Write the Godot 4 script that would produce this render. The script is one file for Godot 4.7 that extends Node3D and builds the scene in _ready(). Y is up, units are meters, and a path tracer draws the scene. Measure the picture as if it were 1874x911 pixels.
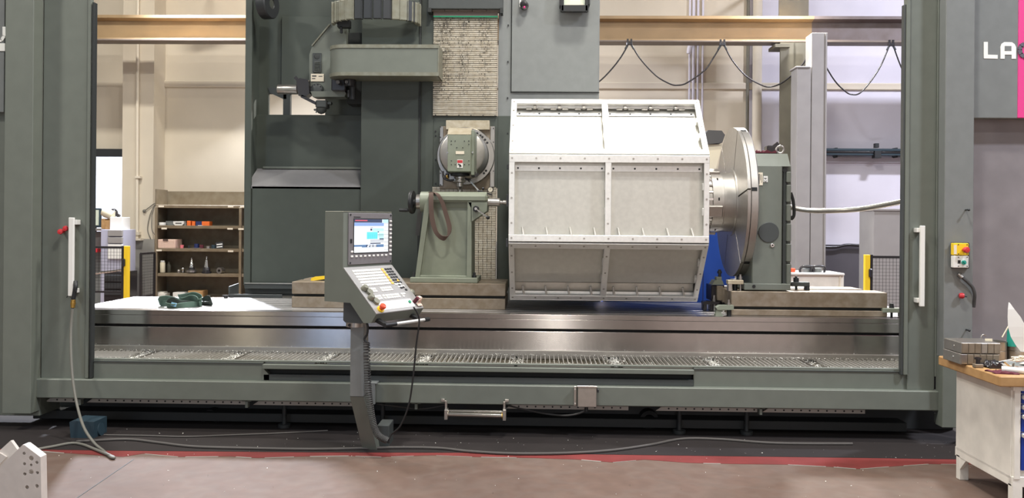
extends Node3D
# A machining hall: a long travelling-column mill with its guard frame, seen square on from the aisle.
# World: camera stands at x 0, z 0; the machine runs along x; -z goes away from the camera; metres.

var pending := {}
var taken := {}
var rng := RandomNumberGenerator.new()
var mats := {}


class B:
	var v := PackedVector3Array()
	var n := PackedVector3Array()
	var u := PackedVector2Array()

	func put(p: Vector3, q: Vector3, uv: Variant) -> void:
		v.append(p)
		n.append(q)
		if uv == null:
			var a := q.abs()
			if a.z >= a.x and a.z >= a.y:
				u.append(Vector2(p.x, -p.y))
			elif a.y >= a.x:
				u.append(Vector2(p.x, p.z))
			else:
				u.append(Vector2(p.z, -p.y))
		else:
			u.append(uv)

	func tri(a: Vector3, b: Vector3, c: Vector3, na: Vector3, nb: Vector3, nc: Vector3, ua: Variant = null, ub: Variant = null, uc: Variant = null) -> void:
		if (b - a).cross(c - a).dot(na + nb + nc) > 0.0:
			put(a, na, ua); put(c, nc, uc); put(b, nb, ub)
		else:
			put(a, na, ua); put(b, nb, ub); put(c, nc, uc)

	func flat(a: Vector3, b: Vector3, c: Vector3, away: Vector3) -> void:
		var q := (b - a).cross(c - a).normalized()
		if q.dot(away) < 0.0:
			q = -q
		tri(a, b, c, q, q, q)

	func quad(a: Vector3, b: Vector3, c: Vector3, d: Vector3, away: Vector3) -> void:
		var q := (c - a).cross(d - b).normalized()
		if q.dot(away) < 0.0:
			q = -q
		tri(a, b, c, q, q, q)
		tri(a, c, d, q, q, q)

	func pic(a: Vector3, b: Vector3, c: Vector3, d: Vector3) -> void:  # a picture: a top left, b top right, c bottom right, d bottom left
		var q := (d - a).cross(b - a).normalized()
		tri(a, b, c, q, q, q, Vector2(0, 0), Vector2(1, 0), Vector2(1, 1))
		tri(a, c, d, q, q, q, Vector2(0, 0), Vector2(1, 1), Vector2(0, 1))

	func box(c: Vector3, s: Vector3, bev := 0.0, turn := Basis()) -> B:
		var h := s.abs() * 0.5
		bev = minf(bev, minf(h.x, minf(h.y, h.z)) * 0.8)
		var at := func(k: int, sg: Array) -> Vector3:
			var p := Vector3()
			for i in 3:
				p[i] = sg[i] * (h[i] if i == k else h[i] - bev)
			return c + turn * p
		for k in 3:
			var i := (k + 1) % 3
			var j := (k + 2) % 3
			for sk in [-1, 1]:
				var ps := []
				for q in [[-1, -1], [1, -1], [1, 1], [-1, 1]]:
					var sg := [0, 0, 0]
					sg[k] = sk; sg[i] = q[0]; sg[j] = q[1]
					ps.append(at.call(k, sg))
				var e := Vector3()
				e[k] = sk
				quad(ps[0], ps[1], ps[2], ps[3], turn * e)
			if bev > 0.0:
				for q in [[-1, -1], [1, -1], [1, 1], [-1, 1]]:
					var ps := []
					for w in [[-1, i], [1, i], [1, j], [-1, j]]:
						var sg := [0, 0, 0]
						sg[k] = w[0]; sg[i] = q[0]; sg[j] = q[1]
						ps.append(at.call(w[1], sg))
					var e := Vector3()
					e[i] = q[0]; e[j] = q[1]
					quad(ps[0], ps[1], ps[2], ps[3], turn * e)
		if bev > 0.0:
			for m in 8:
				var sg := [1 if m & 1 else -1, 1 if m & 2 else -1, 1 if m & 4 else -1]
				flat(at.call(0, sg), at.call(1, sg), at.call(2, sg), turn * Vector3(sg[0], sg[1], sg[2]))
		return self

	func bar(a: Vector3, b: Vector3, w: float, t: float, up := Vector3.UP, bev := 0.0) -> B:  # a straight bar of section w (across) by t (along up)
		var z := (b - a).normalized()
		if absf(z.dot(up)) > 0.97:
			up = Vector3.BACK if absf(z.z) < 0.9 else Vector3.RIGHT
		var x := up.cross(z).normalized()
		return box((a + b) * 0.5, Vector3(w, t, a.distance_to(b)), bev, Basis(x, z.cross(x).normalized(), z))

	func prism(pts: PackedVector2Array, xf: Transform3D, depth: float, round_sides := false) -> B:  # pts in the local xy plane, pushed along local z
		var m := pts.size()
		var area := 0.0
		for i in m:
			area += pts[i].cross(pts[(i + 1) % m])
		var en := []
		for i in m:
			var d := (pts[(i + 1) % m] - pts[i]).normalized()
			en.append(Vector2(d.y, -d.x) * signf(area))
		var zb := xf.basis.z.normalized()
		var tr := Geometry2D.triangulate_polygon(pts)
		for i in range(0, tr.size(), 3):
			for e in [0.0, depth]:
				var q: Vector3 = zb * (1.0 if (e == 0.0) == (depth < 0.0) else -1.0)
				tri(xf * Vector3(pts[tr[i]].x, pts[tr[i]].y, e), xf * Vector3(pts[tr[i + 1]].x, pts[tr[i + 1]].y, e), xf * Vector3(pts[tr[i + 2]].x, pts[tr[i + 2]].y, e), q, q, q)
		for i in m:
			var j := (i + 1) % m
			var a: Vector2 = en[i]
			var b: Vector2 = en[i]
			if round_sides:
				var before: Vector2 = en[(i + m - 1) % m]
				var after: Vector2 = en[j]
				if before.dot(a) > 0.7:
					a = (a + before).normalized()
				if after.dot(b) > 0.7:
					b = (b + after).normalized()
			var na := (xf.basis * Vector3(a.x, a.y, 0)).normalized()
			var nb := (xf.basis * Vector3(b.x, b.y, 0)).normalized()
			var p0 := xf * Vector3(pts[i].x, pts[i].y, 0)
			var p1 := xf * Vector3(pts[j].x, pts[j].y, 0)
			var p2 := xf * Vector3(pts[j].x, pts[j].y, depth)
			var p3 := xf * Vector3(pts[i].x, pts[i].y, depth)
			tri(p0, p1, p2, na, nb, nb)
			tri(p0, p2, p3, na, nb if false else nb, na)
		return self

	func lathe(prof: Array, xf: Transform3D, segs := 24, a0 := 0.0, a1 := TAU) -> B:  # prof of Vector2(radius, height along local y)
		var m := prof.size()
		var sn := []
		for i in m - 1:
			var d: Vector2 = (prof[i + 1] - prof[i])
			sn.append(Vector2(d.y, -d.x).normalized())
		for i in m - 1:
			var n0: Vector2 = sn[i]
			var n1: Vector2 = sn[i]
			if i > 0 and n0.dot(sn[i - 1]) > 0.75:
				n0 = (n0 + sn[i - 1]).normalized()
			if i < m - 2 and n1.dot(sn[i + 1]) > 0.75:
				n1 = (n1 + sn[i + 1]).normalized()
			for s in segs:
				var A := a0 + (a1 - a0) * s / segs
				var C := a0 + (a1 - a0) * (s + 1) / segs
				var ps := []
				var ns := []
				for q in [[prof[i], n0, A], [prof[i], n0, C], [prof[i + 1], n1, C], [prof[i + 1], n1, A]]:
					ps.append(xf * Vector3(q[0].x * cos(q[2]), q[0].y, q[0].x * sin(q[2])))
					ns.append((xf.basis * Vector3(q[1].x * cos(q[2]), q[1].y, q[1].x * sin(q[2]))).normalized())
				if prof[i].x > 1e-6:
					tri(ps[0], ps[1], ps[2], ns[0], ns[1], ns[2])
				if prof[i + 1].x > 1e-6:
					tri(ps[0], ps[2], ps[3], ns[0], ns[2], ns[3])
		return self

	func cyl(a: Vector3, b: Vector3, r: float, segs := 16, r2 := -1.0, bev := 0.0) -> B:
		var L := a.distance_to(b)
		var q := r if r2 < 0.0 else r2
		var prof := [Vector2(0, 0), Vector2(r - bev, 0), Vector2(r, bev), Vector2(q, L - bev), Vector2(q - bev, L), Vector2(0, L)] if bev > 0.0 else [Vector2(0, 0), Vector2(r, 0), Vector2(q, L), Vector2(0, L)]
		return lathe(prof, along(a, b), segs)

	static func along(a: Vector3, b: Vector3) -> Transform3D:
		var y := (b - a).normalized()
		var x := (Vector3.RIGHT if absf(y.x) < 0.8 else Vector3.BACK)
		x = (x - y * x.dot(y)).normalized()
		return Transform3D(Basis(x, y, x.cross(y)), a)

	func ball(c: Vector3, r: float, squash := Vector3.ONE, segs := 16) -> B:
		var prof := []
		for i in segs / 2 + 1:
			var a := -PI / 2 + PI * i / (segs / 2)
			prof.append(Vector2(maxf(0.0, r * cos(a)), r * sin(a)))
		return lathe(prof, Transform3D(Basis.from_scale(squash), c), segs)

	func tube(pts: Array, r: float, segs := 8, r_end := -1.0) -> B:
		var m := pts.size()
		var x := Vector3()
		var rings := []
		for i in m:
			var t: Vector3 = (pts[mini(i + 1, m - 1)] - pts[maxi(i - 1, 0)]).normalized()
			if i == 0:
				x = Vector3.UP if absf(t.y) < 0.9 else Vector3.RIGHT
			x = (x - t * x.dot(t)).normalized()
			var y := t.cross(x)
			var ring := []
			var rr := r if r_end < 0.0 else lerpf(r, r_end, float(i) / (m - 1))
			for s in segs:
				var a := TAU * s / segs
				var d := x * cos(a) + y * sin(a)
				ring.append([pts[i] + d * rr, d])
			rings.append(ring)
		for i in m - 1:
			for s in segs:
				var e := (s + 1) % segs
				var a: Array = rings[i][s]
				var b: Array = rings[i][e]
				var c: Array = rings[i + 1][e]
				var d: Array = rings[i + 1][s]
				tri(a[0], b[0], c[0], a[1], b[1], c[1])
				tri(a[0], c[0], d[0], a[1], c[1], d[1])
		for e in [0, m - 1]:
			var away: Vector3 = pts[0] - pts[1] if e == 0 else pts[m - 1] - pts[m - 2]
			for s in range(1, segs - 1):
				flat(rings[e][0][0], rings[e][s][0], rings[e][s + 1][0], away)
		return self

	func ribbon(pts: Array, wide: Array, t: float) -> B:  # a strap: points down its middle, half-width vectors, thickness
		var m := pts.size()
		for i in m - 1:
			var q := []
			for k in [i, i + 1]:
				var tg: Vector3 = (pts[mini(k + 1, m - 1)] - pts[maxi(k - 1, 0)]).normalized()
				var nn: Vector3 = tg.cross(wide[k]).normalized()
				q.append([pts[k] - wide[k], pts[k] + wide[k], nn])
			var a: Array = q[0]
			var b: Array = q[1]
			for sd in [-1.0, 1.0]:
				var oa: Vector3 = a[2] * t * 0.5 * sd
				var ob: Vector3 = b[2] * t * 0.5 * sd
				tri(a[0] + oa, a[1] + oa, b[1] + ob, oa.normalized(), oa.normalized(), ob.normalized())
				tri(a[0] + oa, b[1] + ob, b[0] + ob, oa.normalized(), ob.normalized(), ob.normalized())
			for k in 2:
				var w: Vector3 = (wide[i] if k == 1 else -wide[i]).normalized()
				quad(a[k] - a[2] * t * 0.5, a[k] + a[2] * t * 0.5, b[k] + b[2] * t * 0.5, b[k] - b[2] * t * 0.5, w)
		return self

	func mesh(off: Vector3) -> ArrayMesh:
		var w := PackedVector3Array()
		w.resize(v.size())
		for i in v.size():
			w[i] = v[i] - off
		var a := []
		a.resize(Mesh.ARRAY_MAX)
		a[Mesh.ARRAY_VERTEX] = w
		a[Mesh.ARRAY_NORMAL] = n
		a[Mesh.ARRAY_TEX_UV] = u
		var m := ArrayMesh.new()
		m.add_surface_from_arrays(Mesh.PRIMITIVE_TRIANGLES, a)
		return m


func spline(pts: Array, per := 8, closed := false) -> Array:
	var out := []
	var m := pts.size()
	for i in (m if closed else m - 1):
		var p0: Vector3 = pts[(i - 1 + m) % m] if closed else pts[maxi(i - 1, 0)]
		var p1: Vector3 = pts[i]
		var p2: Vector3 = pts[(i + 1) % m]
		var p3: Vector3 = pts[(i + 2) % m] if closed else pts[mini(i + 2, m - 1)]
		for k in per:
			out.append(p1.cubic_interpolate(p2, p0, p3, float(k) / per))
	out.append(pts[0] if closed else pts[m - 1])
	return out


func numbered(called: String) -> String:
	taken[called] = taken.get(called, -1) + 1
	return called if taken[called] == 0 else "%s_%03d" % [called, taken[called]]


func tag(o: Node, label: String, category: String, group := "") -> void:
	o.set_meta("label", label)
	o.set_meta("category", category)
	if group:
		o.set_meta("group", group)


func thing(called: String, label: String, category: String, group := "") -> Node3D:
	var o := Node3D.new()
	o.name = numbered(called)
	add_child(o)
	tag(o, label, category, group)
	pending[o] = []
	return o


func part(called: String, b: B, m: Material, parent: Node3D, kind := "") -> MeshInstance3D:
	var o := MeshInstance3D.new()
	o.name = called
	o.material_override = m
	parent.add_child(o, true)
	if kind:
		o.set_meta("kind", kind)
	var top: Node = parent
	while not pending.has(top):
		top = top.get_parent()
	pending[top].append([o, b])
	return o


func done(o: Node3D, base: Variant = null) -> Node3D:  # sets the thing's origin at the middle of its foot and makes its meshes
	var lo := Vector3.ONE * 1e9
	var hi := -lo
	for q in pending[o]:
		for p in q[1].v:
			lo = lo.min(p)
			hi = hi.max(p)
	var at := Vector3((lo.x + hi.x) / 2, lo.y, (lo.z + hi.z) / 2) if base == null else base as Vector3
	o.position = at
	for q in pending[o]:
		q[0].mesh = q[1].mesh(at)
	pending.erase(o)
	return o


func single(called: String, label: String, category: String, b: B, m: Material, group := "") -> MeshInstance3D:
	var o := MeshInstance3D.new()
	o.name = numbered(called)
	o.material_override = m
	add_child(o)
	tag(o, label, category, group)
	pending[o] = [[o, b]]
	done(o)
	return o


func struct(called: String, b: B, m: Material) -> MeshInstance3D:
	var o := MeshInstance3D.new()
	o.name = numbered(called)
	o.material_override = m
	add_child(o)
	o.set_meta("kind", "structure")
	pending[o] = [[o, b]]
	done(o)
	return o


func stuff(called: String, label: String, category: String, b: B, m: Material) -> MeshInstance3D:
	var o := single(called, label, category, b, m)
	o.set_meta("kind", "stuff")
	return o


func copy(o: Node3D, shift: Vector3, label := "", turn := 0.0) -> Node3D:
	var c: Node3D = o.duplicate()
	var base := String(o.name)
	c.name = numbered(base.get_slice("_0", 0) if base.contains("_0") else base)
	add_child(c)
	c.position = o.position + shift
	c.rotation.y += turn
	if label:
		c.set_meta("label", label)
	return c


func grunge(seed_: int, freq: float, lo: float, hi: float, oct := 4, tint := Color.WHITE) -> NoiseTexture2D:
	var f := FastNoiseLite.new()
	f.seed = seed_
	f.frequency = freq
	f.fractal_octaves = oct
	var t := NoiseTexture2D.new()
	t.width = 512
	t.height = 512
	t.seamless = true
	t.noise = f
	var g := Gradient.new()
	g.set_color(0, Color(tint.r * lo, tint.g * lo, tint.b * lo))
	g.set_color(1, Color(hi, hi, hi))
	t.color_ramp = g
	return t


var tex := {}


func mat(called: String, c: Color, rough: float, metal := 0.0, g := "", scale := 1.0) -> StandardMaterial3D:
	var m := StandardMaterial3D.new()
	m.resource_name = called
	m.albedo_color = c
	m.roughness = rough
	m.metallic = metal
	if g:
		m.albedo_texture = tex[g]
		m.uv1_triplanar = true
		m.uv1_world_triplanar = true
		m.uv1_scale = Vector3.ONE * scale
	mats[called] = m
	return m


func rgb(r: int, g: int, b: int) -> Color:
	return Color8(r, g, b)


func paint_image(w: int, h: int, fill: Color, rects: Array) -> ImageTexture:  # rects of [x, y, w, h, colour] in pixels
	var im := Image.create(w, h, false, Image.FORMAT_RGB8)
	im.fill(fill)
	for r in rects:
		im.fill_rect(Rect2i(r[0], r[1], r[2], r[3]), r[4])
	return ImageTexture.create_from_image(im)


func pic_mat(called: String, t: Texture2D, rough := 0.6) -> StandardMaterial3D:
	var m := mat(called, Color.WHITE, rough)
	m.albedo_texture = t
	return m


func camera_and_sky() -> void:
	var cam := Camera3D.new()
	cam.name = "camera"
	cam.projection = Camera3D.PROJECTION_FRUSTUM
	cam.near = 0.05
	cam.far = 100.0
	cam.size = 0.05 * 911.0 / 1640.0
	cam.frustum_offset = Vector2(0.0, -50.5 / 1640.0 * 0.05)
	cam.transform = Transform3D(Basis(Vector3.UP, 0.02926) * Basis(Vector3.BACK, 0.0085), Vector3(0, 1.65, 0))
	cam.current = true
	add_child(cam)
	var e := Environment.new()
	e.background_mode = Environment.BG_COLOR
	e.background_color = Color.BLACK
	e.tonemap_mode = Environment.TONE_MAPPER_LINEAR
	e.tonemap_exposure = 1.3
	e.sdfgi_enabled = true
	e.ssao_enabled = true
	e.ssil_enabled = true
	var w := WorldEnvironment.new()
	w.name = "environment"
	w.environment = e
	add_child(w)


func hall_lights() -> void:
	# hall lamps: [x, y, z, energy, colour, label]
	var warm := Color(1.0, 0.985, 0.955)
	var cool := Color(0.93, 0.95, 1.0)
	lamp(Vector3(-8.0, 8.6, -3.4), 46.0, warm, "hall lamp under the ceiling at the aisle, leftmost of the front row")
	lamp(Vector3(-3.8, 8.6, -2.0), 3.0, warm, "hall lamp under the ceiling at the aisle, second of the front row")
	lamp(Vector3(0.3, 8.6, -3.4), 34.0, warm, "hall lamp under the ceiling in the middle of the front row")
	lamp(Vector3(7.5, 8.6, -2.4), 70.0, cool, "hall lamp under the ceiling at the aisle, rightmost of the front row")
	lamp(Vector3(-4.2, 8.6, 2.0), 14.0, Color(0.8, 0.9, 1.0), "added hall lamp behind the camera over the left of the aisle")  # this lamp and the next are added fill for front faces
	lamp(Vector3(4.5, 8.6, 2.0), 18.0, warm, "added hall lamp behind the camera over the right of the aisle")
	lamp(Vector3(-6.0, 8.6, -10.5), 44.0, warm, "hall lamp above the machine's left end")
	lamp(Vector3(1.2, 8.6, -6.6), 32.0, warm, "hall lamp above the aluminium drum")
	lamp(Vector3(8.2, 8.6, -11.5), 80.0, Color(0.93, 0.94, 1.0), "hall lamp above the right rear of the hall")
	# floodlights high on the rear wall that shine through the machine onto the aisle
	flood(Vector3(-6.2, 6.0, -15.0), Vector3(-2.4, 0.0, -5.6), 150.0, cool, "floodlight high behind the shelf unit")
	flood(Vector3(4.2, 6.0, -15.0), Vector3(1.2, 0.0, -5.0), 70.0, warm, "floodlight high behind the headstock")
	# the side room behind the opening
	var l := AreaLight3D.new()
	l.name = "side_room_light"
	l.area_size = Vector2(1.6, 0.6)
	l.light_energy = 40.0
	l.light_color = Color(0.9, 0.95, 1.0)
	l.rotation.x = -PI / 2
	l.position = Vector3(-10.5, 4.2, -18.6)
	l.shadow_enabled = true
	add_child(l)


func lamp(p: Vector3, energy: float, c: Color, label: String) -> void:
	var t := thing("hall_lamp", label, "lamp", "hall lamps under the ceiling")
	part("housing", B.new().box(p + Vector3(0, 0.1, 0), Vector3(1.1, 0.16, 0.6), 0.02), mats.dark_metal, t)
	part("diffuser", B.new().box(p + Vector3(0, 0.012, 0), Vector3(1.0, 0.02, 0.5)), mats.lamp_glow, t)
	part("hanger", B.new().cyl(p + Vector3(0, 0.18, 0), p + Vector3(0, 0.42, 0), 0.02, 8), mats.dark_metal, t)
	done(t, p + Vector3(0, 0.42, 0))
	var l := AreaLight3D.new()
	l.name = "lamp_light"
	l.area_size = Vector2(1.0, 0.5)
	l.light_energy = energy
	l.light_color = c
	l.rotation.x = -PI / 2
	l.position = p + Vector3(0, -0.02, 0)
	l.shadow_enabled = true
	l.area_range = 40.0
	l.area_attenuation = 2.0
	add_child(l, true)


func flood(p: Vector3, aim: Vector3, energy: float, c: Color, label: String) -> void:
	var d := (aim - p).normalized()
	var x := d.cross(Vector3.UP).normalized()
	var bas := Basis(x, x.cross(d), -d)
	var t := thing("wall_floodlight", label, "floodlight", "floodlights on the rear wall")
	part("housing", B.new().box(p - d * 0.09, Vector3(0.5, 0.4, 0.14), 0.02, bas), mats.dark_metal, t)
	part("lens", B.new().box(p - d * 0.012, Vector3(0.44, 0.34, 0.015), 0.0, bas), mats.lamp_glow, t)
	part("arm", B.new().bar(p - d * 0.14, Vector3(p.x, p.y + 0.1, -16.8), 0.05, 0.05), mats.dark_metal, t)
	done(t, Vector3(p.x, p.y, -16.8))
	var l := AreaLight3D.new()
	l.name = "flood_light"
	l.area_size = Vector2(0.44, 0.34)
	l.light_energy = energy
	l.light_color = c
	l.transform = Transform3D(bas, p + d * 0.03)
	l.shadow_enabled = true
	l.area_range = 40.0
	l.area_attenuation = 2.0
	add_child(l, true)


func materials() -> void:
	tex.soft = grunge(3, 0.006, 0.9, 1.0, 5)
	tex.fine = grunge(5, 0.02, 0.95, 1.0, 4)
	tex.rust = grunge(8, 0.012, 0.86, 1.0, 5, Color(1.0, 0.96, 0.9))
	tex.speck = grunge(11, 0.09, 0.9, 1.0, 3)
	# brushed steel: long streaks along the grain
	var f := FastNoiseLite.new()
	f.seed = 21
	f.frequency = 0.02
	f.fractal_octaves = 4
	var im := Image.create(512, 256, false, Image.FORMAT_RGB8)
	for y in 256:
		for x in 512:
			var a := TAU * x / 512.0
			var q := f.get_noise_3d(cos(a) * 40.0, sin(a) * 40.0, y * 14.0) * 0.5 + f.get_noise_3d(cos(a) * 60.0, sin(a) * 60.0, 900.0 + 40.0 * sin(TAU * y / 256.0)) * 0.5
			var k := clampf(0.9 + q * 0.12, 0.0, 1.0)
			im.set_pixel(x, y, Color(k, k, k))
	tex.streak = ImageTexture.create_from_image(im)

	mat("paint", rgb(110,115,106), 0.5, 0.0, "fine", 0.6)
	mat("paint_shaded", rgb(68,74,67), 0.5, 0.0, "fine", 0.6)  # machine paint darkened; the column's weaker light is in the colour
	mat("paint_dark", rgb(66,70,69), 0.5, 0.0, "fine", 0.7)
	mat("paint_green", rgb(130,136,120), 0.45, 0.0, "fine", 0.9)
	mat("paint_grey", rgb(124,127,125), 0.42, 0.0, "fine", 0.7)
	mat("paint_sheet", rgb(150,144,146), 0.4, 0.25, "soft", 0.9)
	mat("seam", rgb(38, 41, 40), 0.7)
	mat("black", rgb(30, 31, 32), 0.5)
	mat("near_black", rgb(24, 25, 26), 0.8)  # near-black; stands in for shade on surfaces under the machine
	mat("rubber", rgb(70,69,68), 0.7)
	mat("dark_metal", rgb(62, 64, 66), 0.45, 0.5)
	mat("steel", rgb(178, 174, 168), 0.3, 0.9, "fine", 1.3)
	mat("rail_pale", rgb(176, 172, 164), 0.4, 0.1)
	mat("chute_grey", rgb(140, 138, 138), 0.5, 0.0, "fine", 1.0)
	mat("swarf_stain", rgb(120, 113, 102), 0.8)
	mat("cast_shaded", rgb(44, 47, 48), 0.6, 0.0, "fine", 0.7)  # bed casting darkened, shade below the apron put into the colour
	mat("bright_steel", rgb(208, 206, 202), 0.22, 1.0)
	var s := mat("ground_steel", rgb(172,167,163), 0.23, 0.97, "fine", 0.9)
	s.anisotropy_enabled = true
	s.anisotropy = -0.95
	s = mat("table_top", rgb(200, 198, 198), 0.38, 0.9, "fine", 1.4)
	mat("turned_steel", rgb(190, 186, 180), 0.4, 0.9, "fine", 2.0)
	mat("block_steel", rgb(150,139,124), 0.5, 0.45, "rust", 1.7)
	mat("aluminium", rgb(234,233,228), 0.34, 0.5, "fine", 2.2)
	mat("aluminium_plate", rgb(214,212,202), 0.4, 0.6, "fine", 1.6)
	mat("stainless", rgb(176, 172, 165), 0.33, 0.85, "fine", 2.0)
	mat("chrome", rgb(225, 222, 215), 0.12, 1.0)
	mat("white_paint", rgb(226, 224, 218), 0.4)
	mat("bench_white", rgb(240,235,224), 0.45, 0.0, "soft", 1.1)
	mat("red", rgb(196, 52, 58), 0.4)
	mat("yellow", rgb(238, 200, 40), 0.45)
	mat("blue", rgb(28, 74, 168), 0.4)
	mat("drawer_blue", rgb(24, 58, 150), 0.35)
	mat("magenta", rgb(226, 66, 138), 0.45)
	mat("letter_white", rgb(244, 244, 236), 0.4)
	mat("letter_grey", rgb(98, 90, 102), 0.45)
	mat("brass", rgb(196, 158, 84), 0.3, 0.9)
	mat("wall_warm", rgb(224,213,192), 0.8, 0.0, "soft", 0.12)
	mat("wall_cool", rgb(226, 222, 232), 0.8, 0.0, "soft", 0.12)
	mat("wall_dado", rgb(160,157,148), 0.7, 0.0, "soft", 0.4)
	mat("wall_dark", rgb(88, 84, 90), 0.6, 0.0, "soft", 0.4)
	mat("hall_grey", rgb(120,118,115), 0.85)
	mat("front_wall", rgb(104,100,96), 0.85)
	mat("ceiling_grey", rgb(110,108,106), 0.85)
	mat("beam_tan", rgb(160, 134, 98), 0.6, 0.0, "soft", 0.5)
	mat("beam_dark", rgb(112, 102, 102), 0.6, 0.0, "rust", 0.5)
	mat("beam_edge", rgb(120, 108, 98), 0.5, 0.0, "soft", 0.6)
	mat("pillar_green", rgb(110, 106, 92), 0.6, 0.0, "soft", 0.8)
	mat("panel_lilac", rgb(150,146,143), 0.5, 0.0, "fine", 0.3)
	mat("shelf_brown", rgb(124,115,98), 0.6, 0.1, "rust", 0.8)
	mat("shelf_edge", rgb(132, 120, 100), 0.55, 0.1, "rust", 0.9)
	mat("cream", rgb(226, 216, 196), 0.7)
	mat("wood", rgb(188,150,102), 0.6, 0.0, "rust", 1.4)
	mat("strap_brown", rgb(92,74,66), 0.85, 0.0, "speck", 6.0)
	mat("sling_green", rgb(96, 122, 108), 0.85, 0.0, "speck", 5.0)
	mat("sling_dark", rgb(66, 74, 68), 0.85, 0.0, "speck", 5.0)
	mat("maroon", rgb(98, 42, 54), 0.9, 0.0, "speck", 5.0)
	mat("orange", rgb(232, 112, 44), 0.5)
	mat("navy", rgb(36, 48, 98), 0.5)
	mat("pink", rgb(226, 120, 128), 0.6)
	mat("peach", rgb(236, 204, 186), 0.6)
	mat("green_glow", rgb(40, 150, 110), 0.4)
	mat("teal", rgb(34, 148, 132), 0.4)
	mat("paper", rgb(240, 240, 238), 0.85)
	mat("chips", rgb(232, 230, 222), 0.35, 0.3)
	mat("swarf_dirt", rgb(84,77,62), 0.9, 0.0, "speck", 3.0)
	mat("cover_slat", rgb(206, 200, 186), 0.42, 0.35, "rust", 2.6)
	mat("cover_line", rgb(66, 62, 56), 0.7)
	mat("cable", rgb(74,70,67), 0.7)
	mat("hose_grey", rgb(108,106,98), 0.6)
	mat("film", rgb(44, 42, 44), 0.25)
	mat("floor_shaded", rgb(26,17,16), 0.9, 0.0, "rust", 0.9)  # near-black floor; the shade under the machine is painted into it
	mat("floor_red", rgb(118,40,38), 0.8, 0.0, "rust", 0.7)
	mat("leather_tan", rgb(206, 196, 170), 0.6)
	mat("link_grey", rgb(134, 136, 124), 0.45, 0.2, "rust", 2.0)
	mat("cream_steel", rgb(196, 188, 168), 0.4, 0.4, "rust", 2.0)
	mat("label_blue", rgb(150, 200, 230), 0.5)
	mat("pump_blue", rgb(40,58,68), 0.5)
	mat("lamp_lens", rgb(206, 214, 196), 0.25)
	mat("machined", rgb(214, 206, 198), 0.45, 0.25, "fine", 1.5)
	pendant_materials()
	var g := mat("lamp_glow", rgb(240, 240, 236), 0.5)
	g.emission_enabled = true
	g.emission = Color(1, 0.97, 0.92)
	g.emission_energy_multiplier = 1.5
	var g2 := mat("pane_glow", rgb(120, 124, 128), 0.3)
	g2.emission_enabled = true
	g2.emission = Color(0.95, 0.97, 1.0)
	g2.emission_energy_multiplier = 0.06
	mat("cabinet_lilac", rgb(176, 176, 194), 0.45)
	# floor: worn red and grey paint over concrete
	var fl := FastNoiseLite.new()
	fl.seed = 31
	fl.frequency = 0.011
	fl.fractal_octaves = 5
	var t := NoiseTexture2D.new()
	t.width = 1024
	t.height = 1024
	t.seamless = true
	t.noise = fl
	var ramp := Gradient.new()
	ramp.offsets = PackedFloat32Array([0.0, 0.35, 0.5, 0.66, 1.0])
	ramp.colors = PackedColorArray([rgb(100, 78, 66), rgb(103, 82, 71), rgb(106, 88, 78), rgb(103, 82, 71), rgb(109, 93, 85)])
	t.color_ramp = ramp
	tex.floor = t
	var fm := mat("floor_paint", Color.WHITE, 0.82, 0.0, "floor", 0.14)
	fm.detail_enabled = true
	fm.detail_blend_mode = BaseMaterial3D.BLEND_MODE_MUL
	fm.detail_albedo = tex.speck
	fm.detail_uv_layer = BaseMaterial3D.DETAIL_UV_1


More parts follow.
